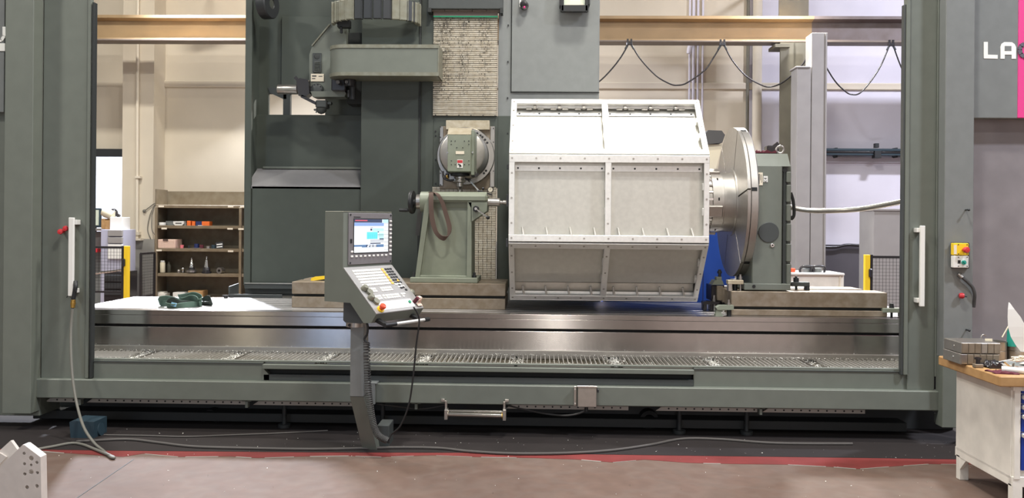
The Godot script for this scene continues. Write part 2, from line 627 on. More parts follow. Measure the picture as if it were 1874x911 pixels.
func setting() -> void:
	struct("floor", B.new().box(Vector3(0.5, -0.1, -8), Vector3(26, 0.2, 27)), mats.floor_paint)
	struct("ceiling", B.new().box(Vector3(0.5, 9.1, -8), Vector3(26, 0.2, 27)), mats.ceiling_grey)
	struct("wall_left", B.new().box(Vector3(-12.6, 4.5, -8), Vector3(0.2, 9, 27)), mats.hall_grey)
	struct("wall_right", B.new().box(Vector3(13.1, 4.5, -8), Vector3(0.2, 9, 27)), mats.hall_grey)
	struct("wall_front", B.new().box(Vector3(0.5, 4.5, 5.1), Vector3(25.4, 9, 0.2)), mats.front_wall)
	# unseen glowing panes added behind the camera to streak the ground steel
	var panes := [[0.4, 0.5, rgb(255, 250, 244), 7.0], [-4.5, 0.9, rgb(170, 206, 255), 5.0], [-6.4, 0.4, rgb(255, 246, 214), 2.5], [4.4, 3.6, rgb(255, 226, 214), 4.0]]  # the last, widest pane stands in for a lit stretch of wall
	for q in panes:
		var b0 := B.new()
		for x in [-0.5, 0.5]:
			b0.box(Vector3(q[0] + x * (q[1] + 0.06), 2.6, 4.98), Vector3(0.06, 4.9, 0.06))
		for y in [0.15, 2.6, 5.05]:
			b0.box(Vector3(q[0], y, 4.98), Vector3(q[1], 0.06, 0.06))
		var w := struct("added_pane_%d" % (1 + panes.find(q)), b0, mats.dark_metal)
		var pane := MeshInstance3D.new()
		pane.name = "pane"
		pane.mesh = B.new().box(Vector3(q[0], 2.6, 4.985), Vector3(q[1], 4.8, 0.01)).mesh(w.position)
		pane.material_override = mats.pane_glow
		w.add_child(pane)
		var l := AreaLight3D.new()
		l.name = "added_pane_light"
		l.area_size = Vector2(q[1], 4.8)
		l.light_energy = q[3]
		l.light_color = q[2]
		l.position = Vector3(q[0], 2.6, 4.93)
		l.shadow_enabled = true
		l.area_range = 40.0
		l.area_attenuation = 2.0
		add_child(l, true)
	# rear wall, with the opening to the side room at the left
	var hx: float = -7.884
	var hy: float = 2.831
	struct("wall_back", B.new().box(Vector3((hx + 3.9) / 2, 4.5, -16.95), Vector3(3.9 - hx, 9, 0.3)), mats.wall_warm)
	struct("wall_back", B.new().box(Vector3((13 + 3.9) / 2, 4.5, -16.95), Vector3(13 - 3.9, 9, 0.3)), mats.wall_cool)
	struct("wall_back", B.new().box(Vector3((hx - 12.5) / 2, (9 + hy) / 2, -16.95), Vector3(hx + 12.5, 9 - hy, 0.3)), mats.wall_warm)
	struct("wall_back", B.new().box(Vector3(-12.2, hy / 2, -16.95), Vector3(0.8, hy, 0.3)), mats.wall_warm)
	struct("trim_1", B.new().box(Vector3(-8.562, 2.883, -16.75), Vector3(1.405, 0.145, 0.1)), mats.dark_metal)
	struct("wall_back", B.new().box(Vector3(0.5, 4.5, -21.4), Vector3(26, 9, 0.2)), mats.wall_cool)
	# painted dado
	struct("trim_2", B.new().box(Vector3((hx + 3.9) / 2, 0.635, -16.79), Vector3(3.9 - hx, 1.27, 0.02)), mats.wall_dado)
	struct("trim_3", B.new().box(Vector3((13 + 3.9) / 2, 0.635, -16.79), Vector3(13 - 3.9, 1.27, 0.02)), mats.wall_dark)
	# ledge where the precast panels meet
	struct("trim_4", B.new().box(Vector3((hx + 13) / 2, 4.198, -16.78), Vector3(13 - hx, 0.13, 0.05), 0.015), mats.wall_warm)
	struct("trim_5", B.new().box(Vector3(6.523, 2.841, -16.78), Vector3(2.545, 0.101, 0.04)), mats.wall_cool)
	# concrete pillar
	struct("pillar", B.new().box(Vector3(-7.384, 3.237, -16.55), Vector3(0.581, 6.473, 0.5) ), mats.wall_warm)
	struct("pillar", B.new().box(Vector3(-7.353, 0.636, -16.54), Vector3(0.593, 1.267, 0.52) ), mats.wall_dado)
	# crane runway beam across the hall
	for k in 2:
		var x0: float = -12.5 if k == 0 else 4.592
		var x1: float = 4.592 if k == 0 else 13.0
		var b := B.new()
		var yt: float = 5.131
		var yb: float = 4.692
		var sec := PackedVector2Array([Vector2(-0.15, 0), Vector2(0.15, 0), Vector2(0.15, -0.05), Vector2(0.02, -0.075), Vector2(0.02, yb - yt + 0.075), Vector2(0.15, yb - yt + 0.05), Vector2(0.15, yb - yt), Vector2(-0.15, yb - yt), Vector2(-0.15, yb - yt + 0.05), Vector2(-0.02, yb - yt + 0.075), Vector2(-0.02, -0.075), Vector2(-0.15, -0.05)])
		b.prism(sec, Transform3D(Basis(Vector3.BACK, Vector3.UP, Vector3.RIGHT), Vector3(x0, yt, -15.3)), x1 - x0)
		var o := struct("crane_beam", b, mats.beam_tan if k == 0 else mats.beam_dark)
		var fl := MeshInstance3D.new()
		fl.name = "crane_rail"
		fl.mesh = B.new().box(Vector3((x0 + x1) / 2, yb + 0.012, -15.3), Vector3(x1 - x0, 0.028, 0.32), 0.004).mesh(o.position)
		fl.material_override = mats.beam_edge
		o.add_child(fl)
	# steel stanchion under the beam joint
	var b := B.new()
	b.box(Vector3(4.34, 5.382, -15.48), Vector3(0.5, 1.308, 0.04))
	b.box(Vector3(4.264, 2.343, -15.12), Vector3(0.489, 4.664, 0.04))
	b.box(Vector3(4.377, 2.38, -15.52), Vector3(0.502, 4.75, 0.04))
	b.box(Vector3(4.259, 2.356, -15.3), Vector3(0.045, 4.637, 0.4))
	b.box(Vector3(4.046, 4.619, -15.275), Vector3(0.244, 0.055, 0.45))
	struct("pillar", b, mats.pillar_green)
	# red painted machine pit, its worn edge along the aisle
	var edge := [Vector3(-4.416, 0.0, -6.221), Vector3(-3.564, 0.0, -6.244), Vector3(-3.297, 0.0, -6.186), Vector3(-2.854, 0.0, -6.111), Vector3(-2.755, 0.0, -6.205), Vector3(-2.463, 0.0, -6.135), Vector3(-2.131, 0.0, -6.17), Vector3(-1.93, 0.0, -6.139), Vector3(-1.604, 0.0, -6.202), Vector3(-1.305, 0.0, -6.236), Vector3(-1.072, 0.0, -6.221), Vector3(-0.735, 0.0, -6.285), Vector3(-0.425, 0.0, -6.261), Vector3(-0.005, 0.0, -6.257), Vector3(0.298, 0.0, -6.233), Vector3(0.521, 0.0, -6.176), Vector3(0.755, 0.0, -6.261), Vector3(1.047, 0.0, -6.194), Vector3(1.381, 0.0, -6.186), Vector3(1.717, 0.0, -6.193), Vector3(2.001, 0.0, -6.155), Vector3(2.17, 0.0, -6.112), Vector3(2.458, 0.0, -6.197), Vector3(2.71, 0.0, -6.267), Vector3(3.047, 0.0, -6.274), Vector3(3.653, 0.0, -6.297)]
	var poly := PackedVector2Array()
	for p in edge:
		poly.append(Vector2(p.x, p.z))
	poly.append(Vector2(4.6, -9.0))
	poly.append(Vector2(-4.6, -9.0))
	struct("floor_marking", B.new().prism(poly, Transform3D(Basis(Vector3.RIGHT, Vector3.BACK, Vector3.UP), Vector3(0, 0.0, 0)), 0.002), mats.floor_red)
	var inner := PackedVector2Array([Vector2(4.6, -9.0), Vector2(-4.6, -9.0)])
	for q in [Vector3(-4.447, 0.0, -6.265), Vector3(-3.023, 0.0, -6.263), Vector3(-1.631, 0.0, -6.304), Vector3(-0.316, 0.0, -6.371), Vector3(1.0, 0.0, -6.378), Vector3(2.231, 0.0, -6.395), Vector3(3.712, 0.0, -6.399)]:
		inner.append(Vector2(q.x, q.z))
	struct("floor_marking", B.new().prism(inner, Transform3D(Basis(Vector3.RIGHT, Vector3.BACK, Vector3.UP), Vector3(0, 0.0, 0)), 0.004), mats.floor_shaded)  # dark floor under the machine, with shade in its colour
	# bare scuffed line along the red edge
	b = B.new()
	for i in range(1, edge.size() - 2):
		var p: Vector3 = edge[i]
		var q: Vector3 = edge[i + 1]
		if rng.randf() < 0.75:
			b.bar(p.lerp(q, rng.randf() * 0.3) + Vector3(0, 0.0015, 0.006), p.lerp(q, 0.6 + rng.randf() * 0.4) + Vector3(0, 0.0015, 0.006), rng.randf_range(0.004, 0.012), 0.003)
	struct("floor_marking", b, mats.wall_dado)
	# a saw cut across the aisle floor
	struct("floor_marking", B.new().bar(Vector3(-2.753, 0.001, -6.056), Vector3(-2.692, 0.001, -5.056), 0.006, 0.002), mats.seam)


func pipes() -> void:
	single("wall_pipe", "thin vertical conduit pipe running up the pale concrete pillar", "pipe", B.new().cyl(Vector3(-7.388, 6.258, -16.25), Vector3(-7.365, 1.26, -16.25), 0.028, 10).box(Vector3(-7.342, 2.402, -16.25), Vector3(0.091, 0.04, 0.1)).box(Vector3(-7.325, 1.263, -16.225), Vector3(0.141, 0.04, 0.15)).box(Vector3(-7.338, 1.372, -16.25), Vector3(0.061, 0.06, 0.1)), mats.cream)
	var said := ["first of the thin pipes on the rear wall above the drum, under the hooked elbow", "second thin pipe on the rear wall above the drum, the thickest of the four", "third thin pipe from the hooked elbow on the rear wall above the drum", "fourth thin pipe on the rear wall above the drum, nearest the green stanchion"]
	var xs := [2.79, 2.86, 2.941, 3.032]
	var rs := [0.02, 0.028, 0.022, 0.02]
	for k in 4:
		var b := B.new().cyl(Vector3(xs[k], 1.28, -16.77), Vector3(xs[k], 8.95, -16.77), rs[k], 8)
		if k == 0:
			b.tube(spline([Vector3(2.761, 4.78, -16.66), Vector3(2.77, 4.881, -16.66), Vector3(2.813, 4.966, -16.68), Vector3(2.887, 5.011, -16.7)], 5), 0.045, 8)
		single("wall_pipe", said[k], "pipe", b, mats.wall_cool, "thin pipes on the rear wall")
	var xa: float = 3.865
	var xb: float = 4.025
	single("wall_pipe", "thin brown pipe on the rear wall right beside the thick pale downpipe", "pipe", B.new().cyl(Vector3(xa, 1.28, -16.76), Vector3(xa, 8.95, -16.76), 0.03, 8), mats.pillar_green)
	single("wall_pipe", "thick pale downpipe on the rear wall left of the green steel stanchion", "pipe", B.new().cyl(Vector3(xb, 1.28, -16.7), Vector3(xb, 8.95, -16.7), 0.085, 16).cyl(Vector3(xb, 2.86, -16.7), Vector3(xb, 2.92, -16.7), 0.095, 16), mats.wall_warm)


func bed() -> void:
	# long T-slotted machine table
	var x0 := -3.95
	var x1 := 3.3
	var cx := (x0 + x1) / 2
	var w := x1 - x0
	var t := thing("machine_table", "long ground-steel T-slotted machine table spanning between the two guard columns", "machine table")
	var z := 7.4
	for k in 8:
		var d := 0.13 if k in [0, 7] else 0.143
		part("table_slat", B.new().box(Vector3(cx, 0.863, -(z + d / 2)), Vector3(w, 0.04, d), 0.002), mats.table_top if k > 0 else mats.ground_steel, t)
		z += d + 0.022
	part("slot_floor", B.new().box(Vector3(cx, 0.81, -8.03), Vector3(w, 0.06, 1.22)), mats.dark_metal, t)
	part("upper_face", B.new().box(Vector3(cx, 0.8043, -7.5), Vector3(w, 0.077, 0.2), 0.003), mats.ground_steel, t)
	part("side_groove", B.new().box(Vector3(cx, 0.755, -7.53), Vector3(w, 0.05, 0.18)), mats.near_black, t)
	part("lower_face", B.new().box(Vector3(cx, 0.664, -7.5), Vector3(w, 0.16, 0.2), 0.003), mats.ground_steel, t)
	part("underside", B.new().box(Vector3(cx, 0.515, -8.06), Vector3(w, 0.48, 1.1)), mats.near_black, t)
	done(t)
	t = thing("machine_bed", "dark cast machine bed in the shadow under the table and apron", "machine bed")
	part("casting", B.new().box(Vector3(-0.3, 0.13, -8.0), Vector3(7.3, 0.26, 1.4), 0.01), mats.cast_shaded, t)
	part("ledge", B.new().box(Vector3(-0.58, 0.06, -7.31), Vector3(6.972, 0.07, 0.38), 0.004), mats.cast_shaded, t)
	for q in [Vector3(0.901, 0.072, -7.2), Vector3(-2.647, 0.028, -7.2)]:
		part("bore_ring", B.new().lathe([Vector2(0.0, 0), Vector2(0.04, 0), Vector2(0.045, 0.09), Vector2(0.075, 0.09), Vector2(0.075, -0.1)], B.along(q + Vector3(0, 0, -0.08), q), 20), mats.near_black, t)
	for q in [Vector3(1.117, -0.024, -7.05), Vector3(1.64, -0.033, -7.05), Vector3(-1.999, -0.055, -7.05), Vector3(-1.216, -0.052, -7.05)]:
		part("levelling_foot", B.new().cyl(Vector3(q.x, 0.0, q.z), Vector3(q.x, 0.03, q.z), 0.05, 12).cyl(Vector3(q.x, 0.03, q.z), Vector3(q.x, 0.2, q.z), 0.018, 8), mats.cast_shaded, t)
	done(t)


func rails() -> void:
	var runs := [
		[-3.902, -3.62, "short pale drilled rail under the apron at the left guard column"],
		[-3.563, -2.282, "drilled rail under the apron from the air hose to the second hanger tab"],
		[-2.235, -1.425, "drilled rail under the apron left of the pendant post"],
		[-0.24, 0.714, "drilled rail under the apron beneath the stainless junction box"],
		[0.926, 1.71, "drilled rail under the apron below the dark end of the tray recess"],
		[1.748, 2.536, "drilled rail under the apron ending short of the guard column by the bench"]]
	for q in runs:
		var t := thing("scale_rail", q[2], "rail", "drilled rails under the apron")
		var a: float = q[0]
		var c: float = q[1]
		var y := 0.208
		part("strip", B.new().prism(PackedVector2Array([Vector2(a, y - 0.02), Vector2(a + 0.05, y + 0.014), Vector2(c, y + 0.014), Vector2(c, y - 0.02)]), Transform3D(Basis(), Vector3(0, 0, -7.0)), -0.02), mats.rail_pale, t)
		part("mounting", B.new().box(Vector3((a + c) / 2, 0.21, -7.15), Vector3(c - a - 0.08, 0.03, 0.26)), mats.near_black, t)
		var b := B.new()
		var x := a + 0.1
		while x < c - 0.02:
			b.cyl(Vector3(x, y - 0.002, -7.01), Vector3(x, y - 0.002, -6.998), 0.007, 8)
			x += 0.066
		part("bolt_hole", b, mats.black, t, "stuff")
		done(t)


func tray() -> void:
	var t := thing("chip_tray", "grated swarf tray along the table foot, strewn with bright metal chips", "chip tray")
	var x0 := -3.9
	var x1 := 3.2
	var cx := (x0 + x1) / 2
	var w := x1 - x0
	part("rear_guard", B.new().box(Vector3(cx, 0.565, -7.4), Vector3(w, 0.05, 0.06), 0.003), mats.stainless, t)
	part("tray_floor", B.new().box(Vector3(cx, 0.51, -7.15), Vector3(w, 0.02, 0.44)), mats.swarf_dirt, t)
	var gaps := [-3.199, -2.432, -1.684, -0.896, -0.165, 0.618, 1.395, 2.19]
	var ends := [x0]
	ends.append_array(gaps)
	ends.append(x1)
	var panels := []
	for k in ends.size() - 1:
		var a: float = ends[k] + (0.05 if k > 0 else 0.0)
		var c: float = ends[k + 1] - (0.05 if k < ends.size() - 2 else 0.0)
		if k == 4:
			c += 0.035
		if k == 5:
			a -= 0.035
		var b := B.new()
		for zz in [-6.95, -7.36]:
			b.box(Vector3((a + c) / 2, 0.538, zz), Vector3(c - a, 0.028, 0.005))
		for xx in [a, c]:
			b.box(Vector3(xx, 0.538, -7.155), Vector3(0.005, 0.028, 0.406))
		panels.append([part("grate_panel", b, mats.stainless, t), a, c])
	part("front_rim", B.new().box(Vector3(cx, 0.545, -6.935), Vector3(w, 0.012, 0.03), 0.003), mats.paint, t)
	for q in [[-3.52, -2.128], [1.202, 2.84]]:
		part("front_panel", B.new().box(Vector3((q[0] + q[1]) / 2, 0.462, -6.935), Vector3(q[1] - q[0], 0.154, 0.03), 0.003), mats.paint, t)
		part("front_rim", B.new().box(Vector3((q[0] + q[1]) / 2, 0.528, -6.918), Vector3(q[1] - q[0], 0.006, 0.012)), mats.paint_dark, t)
	var ra: float = -2.128
	var rb: float = 1.202
	part("recess_lip", B.new().box(Vector3((ra + rb) / 2, 0.508, -6.915), Vector3(rb - ra, 0.036, 0.06), 0.003), mats.paint, t)
	part("recess", B.new().box(Vector3((ra + rb) / 2, 0.46, -7.0), Vector3(rb - ra, 0.16, 0.02)), mats.seam, t)
	part("recess_sill", B.new().box(Vector3((ra + rb) / 2, 0.42, -6.935), Vector3(rb - ra, 0.05, 0.04), 0.003), mats.paint_dark, t)
	part("recess_cheek", B.new().prism(PackedVector2Array([Vector2(ra - 0.01, 0.5), Vector2(ra + 0.045, 0.44), Vector2(ra + 0.045, 0.395), Vector2(ra - 0.01, 0.395)]), Transform3D(Basis(), Vector3(0, 0, -6.915)), -0.05), mats.paint, t)
	done(t, Vector3(cx, 0.4, -7.15))
	var bar := B.new().box(Vector3(), Vector3(0.0036, 0.026, 0.405)).mesh(Vector3())
	for q in panels:
		var n := int(round((q[2] - q[1]) / 0.0363))
		for i in n + 1:
			var o := MeshInstance3D.new()
			o.name = "grate_bar"
			o.mesh = bar
			o.material_override = mats.rail_pale
			o.position = Vector3(lerpf(q[1], q[2], float(i) / n) - cx, 0.138, -0.005)
			q[0].add_child(o, true)
	# loose chips: piles in the gaps, crumbs along the rims
	var b := B.new()
	for k in gaps.size():
		var g: float = gaps[k]
		var many := 900 if k in [0, 1, 2, 3, 5, 6] else 300
		for i in many:
			var zz := rng.randf_range(-7.35, -6.95)
			chip(b, Vector3(g + rng.randfn(0, 0.032), 0.53 + absf(rng.randfn(0, 0.012)), zz), rng.randf_range(0.002, 0.0065))
	for i in 1500:
		chip(b, Vector3(rng.randf_range(x0, x1), 0.556 + rng.randf() * 0.006, -7.352 + rng.randfn(0, 0.008)), rng.randf_range(0.002, 0.006))
	for i in 1500:
		chip(b, Vector3(rng.randf_range(x0, x1), 0.554 + rng.randf() * 0.005, -6.94 + rng.randfn(0, 0.006)), rng.randf_range(0.002, 0.0055))
	for i in 900:
		chip(b, Vector3(rng.randf_range(x0, x1), 0.53 + rng.randf() * 0.03, rng.randf_range(-7.35, -6.95)), rng.randf_range(0.002, 0.0055))
	for i in 160:
		chip(b, Vector3(rng.randf_range(x0, x1), 0.594 + rng.randf() * 0.003, -7.388 - rng.randf() * 0.02), rng.randf_range(0.002, 0.0055))
	stuff("metal_chips", "bright curly metal chips scattered over the grated tray", "metal chips", b, mats.chips)
	b = B.new()
	for i in 170:
		var p := Vector3(rng.randf_range(-4.0, 3.6), 0.004, rng.randf_range(-6.6, -4.6))
		chip(b, p, rng.randf_range(0.003, 0.007))
	for i in 120:
		chip(b, Vector3(rng.randf_range(-3.2, 3.2), 0.004, rng.randf_range(-6.95, -6.4)), rng.randf_range(0.003, 0.007))
	stuff("floor_chips", "tiny stray metal chips lying on the aisle floor", "metal chips", b, mats.chips)


func chip(b: B, p: Vector3, s: float) -> void:
	var bas := Basis.from_euler(Vector3(rng.randf() * TAU, rng.randf() * TAU, rng.randf() * TAU))
	var a := p + bas * Vector3(-s, 0, 0)
	var c := p + bas * Vector3(0, s * 0.5, s * 0.3)
	var d := p + bas * Vector3(s, 0, 0)
	var e := p + bas * Vector3(0, -s * 0.5, s * 0.2)
	b.flat(a, c, e, Vector3.UP)
	b.flat(c, d, e, Vector3.UP)


func apron() -> void:
	var t := thing("apron_beam", "long grey apron beam across the machine front at shin height", "apron beam")
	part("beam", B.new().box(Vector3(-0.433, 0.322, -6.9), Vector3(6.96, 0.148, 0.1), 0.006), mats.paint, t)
	part("underside_channel", B.new().box(Vector3(-0.25, 0.262, -7.1), Vector3(6.5, 0.03, 0.3)), mats.near_black, t)
	part("rear_web", B.new().box(Vector3(-0.25, 0.36, -7.02), Vector3(6.6, 0.16, 0.08)), mats.paint_dark, t)
	for q in [Vector3(-3.56, 0.221, -6.9), Vector3(-2.246, 0.219, -6.9), Vector3(-0.929, 0.225, -6.9), Vector3(1.707, 0.222, -6.9), Vector3(3.038, 0.179, -6.9)]:
		part("hanger_tab", B.new().box(Vector3(q.x, q.y + 0.005, q.z), Vector3(0.022, 0.07, 0.05), 0.003).box(Vector3(q.x, 0.245, q.z), Vector3(0.07, 0.012, 0.05)), mats.paint, t)
	done(t)
	# stainless junction box on the apron
	t = thing("junction_box", "small stainless junction box clipped on the apron beam below the drum", "junction box")
	part("body", B.new().box(Vector3(0.381, 0.324, -6.82), Vector3(0.144, 0.149, 0.06), 0.004), mats.stainless, t)
	part("lid_edge", B.new().box(Vector3(0.38, 0.404, -6.817), Vector3(0.152, 0.017, 0.065), 0.003), mats.bright_steel, t)
	part("hinge_strip", B.new().box(Vector3(0.292, 0.325, -6.842), Vector3(0.021, 0.146, 0.015), 0.002).cyl(Vector3(0.291, 0.378, -6.83), Vector3(0.292, 0.374, -6.85), 0.006, 8).cyl(Vector3(0.292, 0.27, -6.83), Vector3(0.293, 0.266, -6.85), 0.006, 8), mats.stainless, t)
	part("latch", B.new().box(Vector3(0.464, 0.373, -6.825), Vector3(0.012, 0.025, 0.05), 0.002), mats.dark_metal, t)
	part("cable_gland", B.new().cyl(Vector3(0.377, 0.215, -6.82), Vector3(0.377, 0.248, -6.82), 0.014, 10), mats.black, t)
	done(t)
	single("cable", "slack black cable hanging from the junction box to the roller bracket", "cable", B.new().tube(spline([Vector3(0.377, 0.227, -6.82), Vector3(0.325, 0.193, -6.84), Vector3(0.222, 0.166, -6.88), Vector3(0.076, 0.162, -6.95), Vector3(-0.073, 0.179, -7.0), Vector3(-0.223, 0.211, -7.0)], 6), 0.008, 6), mats.rubber)
	single("cable", "thin cable slung under the apron between the pendant post and roller bracket", "cable", B.new().tube(spline([Vector3(-1.244, 0.219, -6.95), Vector3(-1.072, 0.2, -6.95), Vector3(-0.91, 0.185, -6.95), Vector3(-0.774, 0.204, -6.95), Vector3(-0.71, 0.222, -6.95)], 6), 0.006, 6), mats.rubber)
	# twin roller bracket
	t = thing("roller_bracket", "slotted bracket with two chrome rollers hung beneath the apron beam", "roller bracket")
	for s in [0, 1]:
		var b := B.new()
		if s == 0:
			b.box(Vector3(-0.694, 0.235, -6.87), Vector3(0.017, 0.079, 0.06), 0.002).box(Vector3(-0.69, 0.174, -6.85), Vector3(0.025, 0.075, 0.1), 0.002).box(Vector3(-0.716, 0.28, -6.86), Vector3(0.029, 0.021, 0.08), 0.002)
		else:
			b.box(Vector3(-0.247, 0.237, -6.87), Vector3(0.017, 0.071, 0.06), 0.002).box(Vector3(-0.245, 0.177, -6.85), Vector3(0.025, 0.083, 0.1), 0.002).box(Vector3(-0.228, 0.283, -6.86), Vector3(0.029, 0.021, 0.08), 0.002)
		part("side_bracket", b, mats.stainless, t)
	part("roller", B.new().cyl(Vector3(-0.689, 0.172, -6.83), Vector3(-0.254, 0.166, -6.83), 0.019, 16), mats.chrome, t)
	part("roller", B.new().cyl(Vector3(-0.693, 0.189, -6.87), Vector3(-0.256, 0.187, -6.87), 0.016, 16), mats.chrome, t)
	for q in [Vector3(-0.689, 0.168, -6.83), Vector3(-0.254, 0.166, -6.83)]:
		part("end_collar", B.new().cyl(q - Vector3(0.012, 0, 0), q + Vector3(0.012, 0, 0), 0.024, 16), mats.brass, t)
	done(t)
	# plate behind the pendant post
	single("socket_plate", "grey folded socket plate hooked over the apron behind the pendant post", "bracket", B.new().box(Vector3(-1.292, 0.32, -6.835), Vector3(0.109, 0.159, 0.03), 0.003).box(Vector3(-1.276, 0.402, -6.885), Vector3(0.109, 0.013, 0.13), 0.003), mats.paint_grey)


func guards() -> void:
	# left post and door
	var t := thing("guard_column", "dark green guard column at the machine front, left edge of the picture", "guard column")
	part("post", B.new().box(Vector3(-3.996, 2.275, -6.835), Vector3(0.222, 4.269, 0.13), 0.004), mats.paint, t)
	part("rear_frame", B.new().box(Vector3(-4.184, 2.28, -7.05), Vector3(0.597, 4.366, 0.3), 0.004), mats.paint, t)
	done(t)
	t = thing("guard_door", "sliding guard door left of the opening with a white handle", "guard door")
	part("panel", B.new().box(Vector3(-3.698, 2.426, -6.912), Vector3(0.36, 4.071, 0.025), 0.003), mats.paint, t)
	part("edge_strip", B.new().box(Vector3(-3.477, 1.865, -6.905), Vector3(0.017, 2.928, 0.05), 0.002), mats.seam, t)
	part("edge_fold", B.new().box(Vector3(-3.51, 2.427, -6.907), Vector3(0.026, 4.055, 0.045), 0.003), mats.paint, t)
	var h := part("handle", B.new().box(Vector3(-3.608, 1.347, -6.832), Vector3(0.041, 0.608, 0.025), 0.004), mats.white_paint, t)
	part("standoff", B.new().box(Vector3(-3.598, 1.615, -6.867), Vector3(0.052, 0.038, 0.065), 0.002).box(Vector3(-3.598, 1.084, -6.867), Vector3(0.043, 0.034, 0.065), 0.002), mats.white_paint, h)
	for q in [Vector3(-3.705, 1.54, -6.84), Vector3(-3.675, 1.565, -6.86)]:
		part("red_button", B.new().cyl(q + Vector3(0, 0, -0.06), q, 0.01, 10).lathe([Vector2(0, -0.012), Vector2(0.017, -0.01), Vector2(0.022, 0.0), Vector2(0.019, 0.012), Vector2(0, 0.016)], B.along(q + Vector3(0, 0, -0.008), q + Vector3(0, 0, 0.02)), 16), mats.red, t)
	done(t)
	t = thing("enclosure_panel", "grey machine enclosure panel with white lettering at the left edge", "enclosure panel")
	part("sign_panel", B.new().box(Vector3(-4.447, 3.457, -6.88), Vector3(0.56, 1.981, 0.04), 0.003), mats.paint_grey, t)
	part("lower_panel", B.new().box(Vector3(-4.509, 1.622, -6.99), Vector3(0.569, 1.708, 0.02), 0.003), mats.white_paint, t)
	var u := [Vector3(-4.273, 3.131, -6.86), Vector3(-4.272, 3.059, -6.86), Vector3(-4.254, 3.025, -6.86), Vector3(-4.189, 3.025, -6.86), Vector3(-4.168, 3.059, -6.86), Vector3(-4.169, 3.131, -6.86)]
	var b := B.new()
	for i in u.size() - 1:
		b.bar(u[i] + Vector3(0, 0, 0.002), u[i + 1] + Vector3(0, 0, 0.002), 0.024, 0.006, Vector3.BACK)
	part("letter", b, mats.letter_white, t)
	part("letter_bar", B.new().box(Vector3(-4.244, 2.972, -6.857), Vector3(0.169, 0.06, 0.006)), mats.letter_white, t)
	done(t)
	# right post, door and panels
	t = thing("guard_column", "grey-green guard column at the machine front, behind the workbench", "guard column")
	part("post", B.new().box(Vector3(3.132, 2.523, -6.825), Vector3(0.213, 3.724, 0.11), 0.004), mats.paint_grey, t)
	part("foot", B.new().box(Vector3(3.178, 0.409, -6.84), Vector3(0.301, 0.542, 0.12), 0.004), mats.paint, t)
	part("side_frame", B.new().box(Vector3(3.131, 2.466, -6.935), Vector3(0.225, 3.936, 0.09), 0.004), mats.paint, t)
	for q in [Vector3(3.18, 1.764, -6.77), Vector3(3.192, 0.873, -6.77)]:
		part("hook", B.new().cyl(q, q + Vector3(0, 0, 0.05), 0.006, 8).ball(q + Vector3(0, 0, 0.05), 0.01), mats.dark_metal, t)
	done(t)
	t = thing("guard_door", "sliding guard door right of the opening with a white handle", "guard door")
	part("panel", B.new().box(Vector3(2.916, 2.416, -6.912), Vector3(0.205, 4.045, 0.025), 0.003), mats.paint, t)
	part("edge_strip", B.new().box(Vector3(2.773, 1.916, -6.905), Vector3(0.025, 2.809, 0.05), 0.002), mats.paint_dark, t)
	part("edge_fold", B.new().box(Vector3(2.791, 2.47, -6.9), Vector3(0.029, 3.914, 0.06), 0.003), mats.paint, t)
	h = part("handle", B.new().box(Vector3(2.89, 1.34, -6.832), Vector3(0.036, 0.608, 0.025), 0.004), mats.white_paint, t)
	part("standoff", B.new().box(Vector3(2.875, 1.61, -6.867), Vector3(0.049, 0.033, 0.065), 0.002).box(Vector3(2.88, 1.08, -6.867), Vector3(0.049, 0.033, 0.065), 0.002), mats.white_paint, h)
	done(t)
	t = thing("enclosure_panel", "grey enclosure panel with the letters LAG beside a magenta band", "enclosure panel")
	part("sign_panel", B.new().box(Vector3(3.436, 3.44, -6.875), Vector3(0.333, 1.961, 0.03), 0.003), mats.paint_grey, t)
	part("magenta_band", B.new().box(Vector3(3.857, 3.441, -6.875), Vector3(0.509, 1.958, 0.03), 0.003), mats.magenta, t)
	part("lower_panel", B.new().box(Vector3(3.759, 1.255, -7.015), Vector3(0.909, 2.461, 0.03), 0.003), mats.paint_sheet, t)
	part("top_return", B.new().box(Vector3(3.715, 2.487, -6.945), Vector3(0.846, 0.045, 0.11)), mats.paint_grey, t)
	var xf := Transform3D(Basis(), Vector3(0, 0, -6.856))
	b = B.new().prism(PackedVector2Array([Vector2(3.346, 3.033), Vector2(3.376, 3.033), Vector2(3.377, 2.937), Vector2(3.45, 2.935), Vector2(3.45, 2.906), Vector2(3.347, 2.908)]), xf, -0.006)
	part("letter", b, mats.letter_white, t)
	b = B.new().prism(PackedVector2Array([Vector2(3.471, 2.906), Vector2(3.47, 2.994), Vector2(3.478, 3.019), Vector2(3.498, 3.032), Vector2(3.555, 3.031), Vector2(3.575, 3.017), Vector2(3.586, 2.995), Vector2(3.586, 2.906), Vector2(3.554, 2.906), Vector2(3.554, 2.937), Vector2(3.502, 2.937), Vector2(3.502, 2.906)]), xf, -0.006)
	part("letter", b, mats.letter_white, t)
	part("letter_opening", B.new().box(Vector3(3.526, 2.984, -6.856), Vector3(0.05, 0.037, 0.004), 0.001), mats.paint_grey, t)
	b = B.new()
	var g := [Vector3(3.705, 3.012, -6.856), Vector3(3.644, 3.018, -6.856), Vector3(3.62, 3.003, -6.856), Vector3(3.612, 2.974, -6.856), Vector3(3.62, 2.941, -6.856), Vector3(3.645, 2.923, -6.856), Vector3(3.706, 2.921, -6.856), Vector3(3.705, 2.966, -6.856), Vector3(3.669, 2.966, -6.856)]
	for i in g.size() - 1:
		b.bar(g[i] + Vector3(0, 0, 0.001), g[i + 1] + Vector3(0, 0, 0.001), 0.03, 0.006, Vector3.BACK)
	part("letter", b, mats.letter_grey, t)
	done(t)


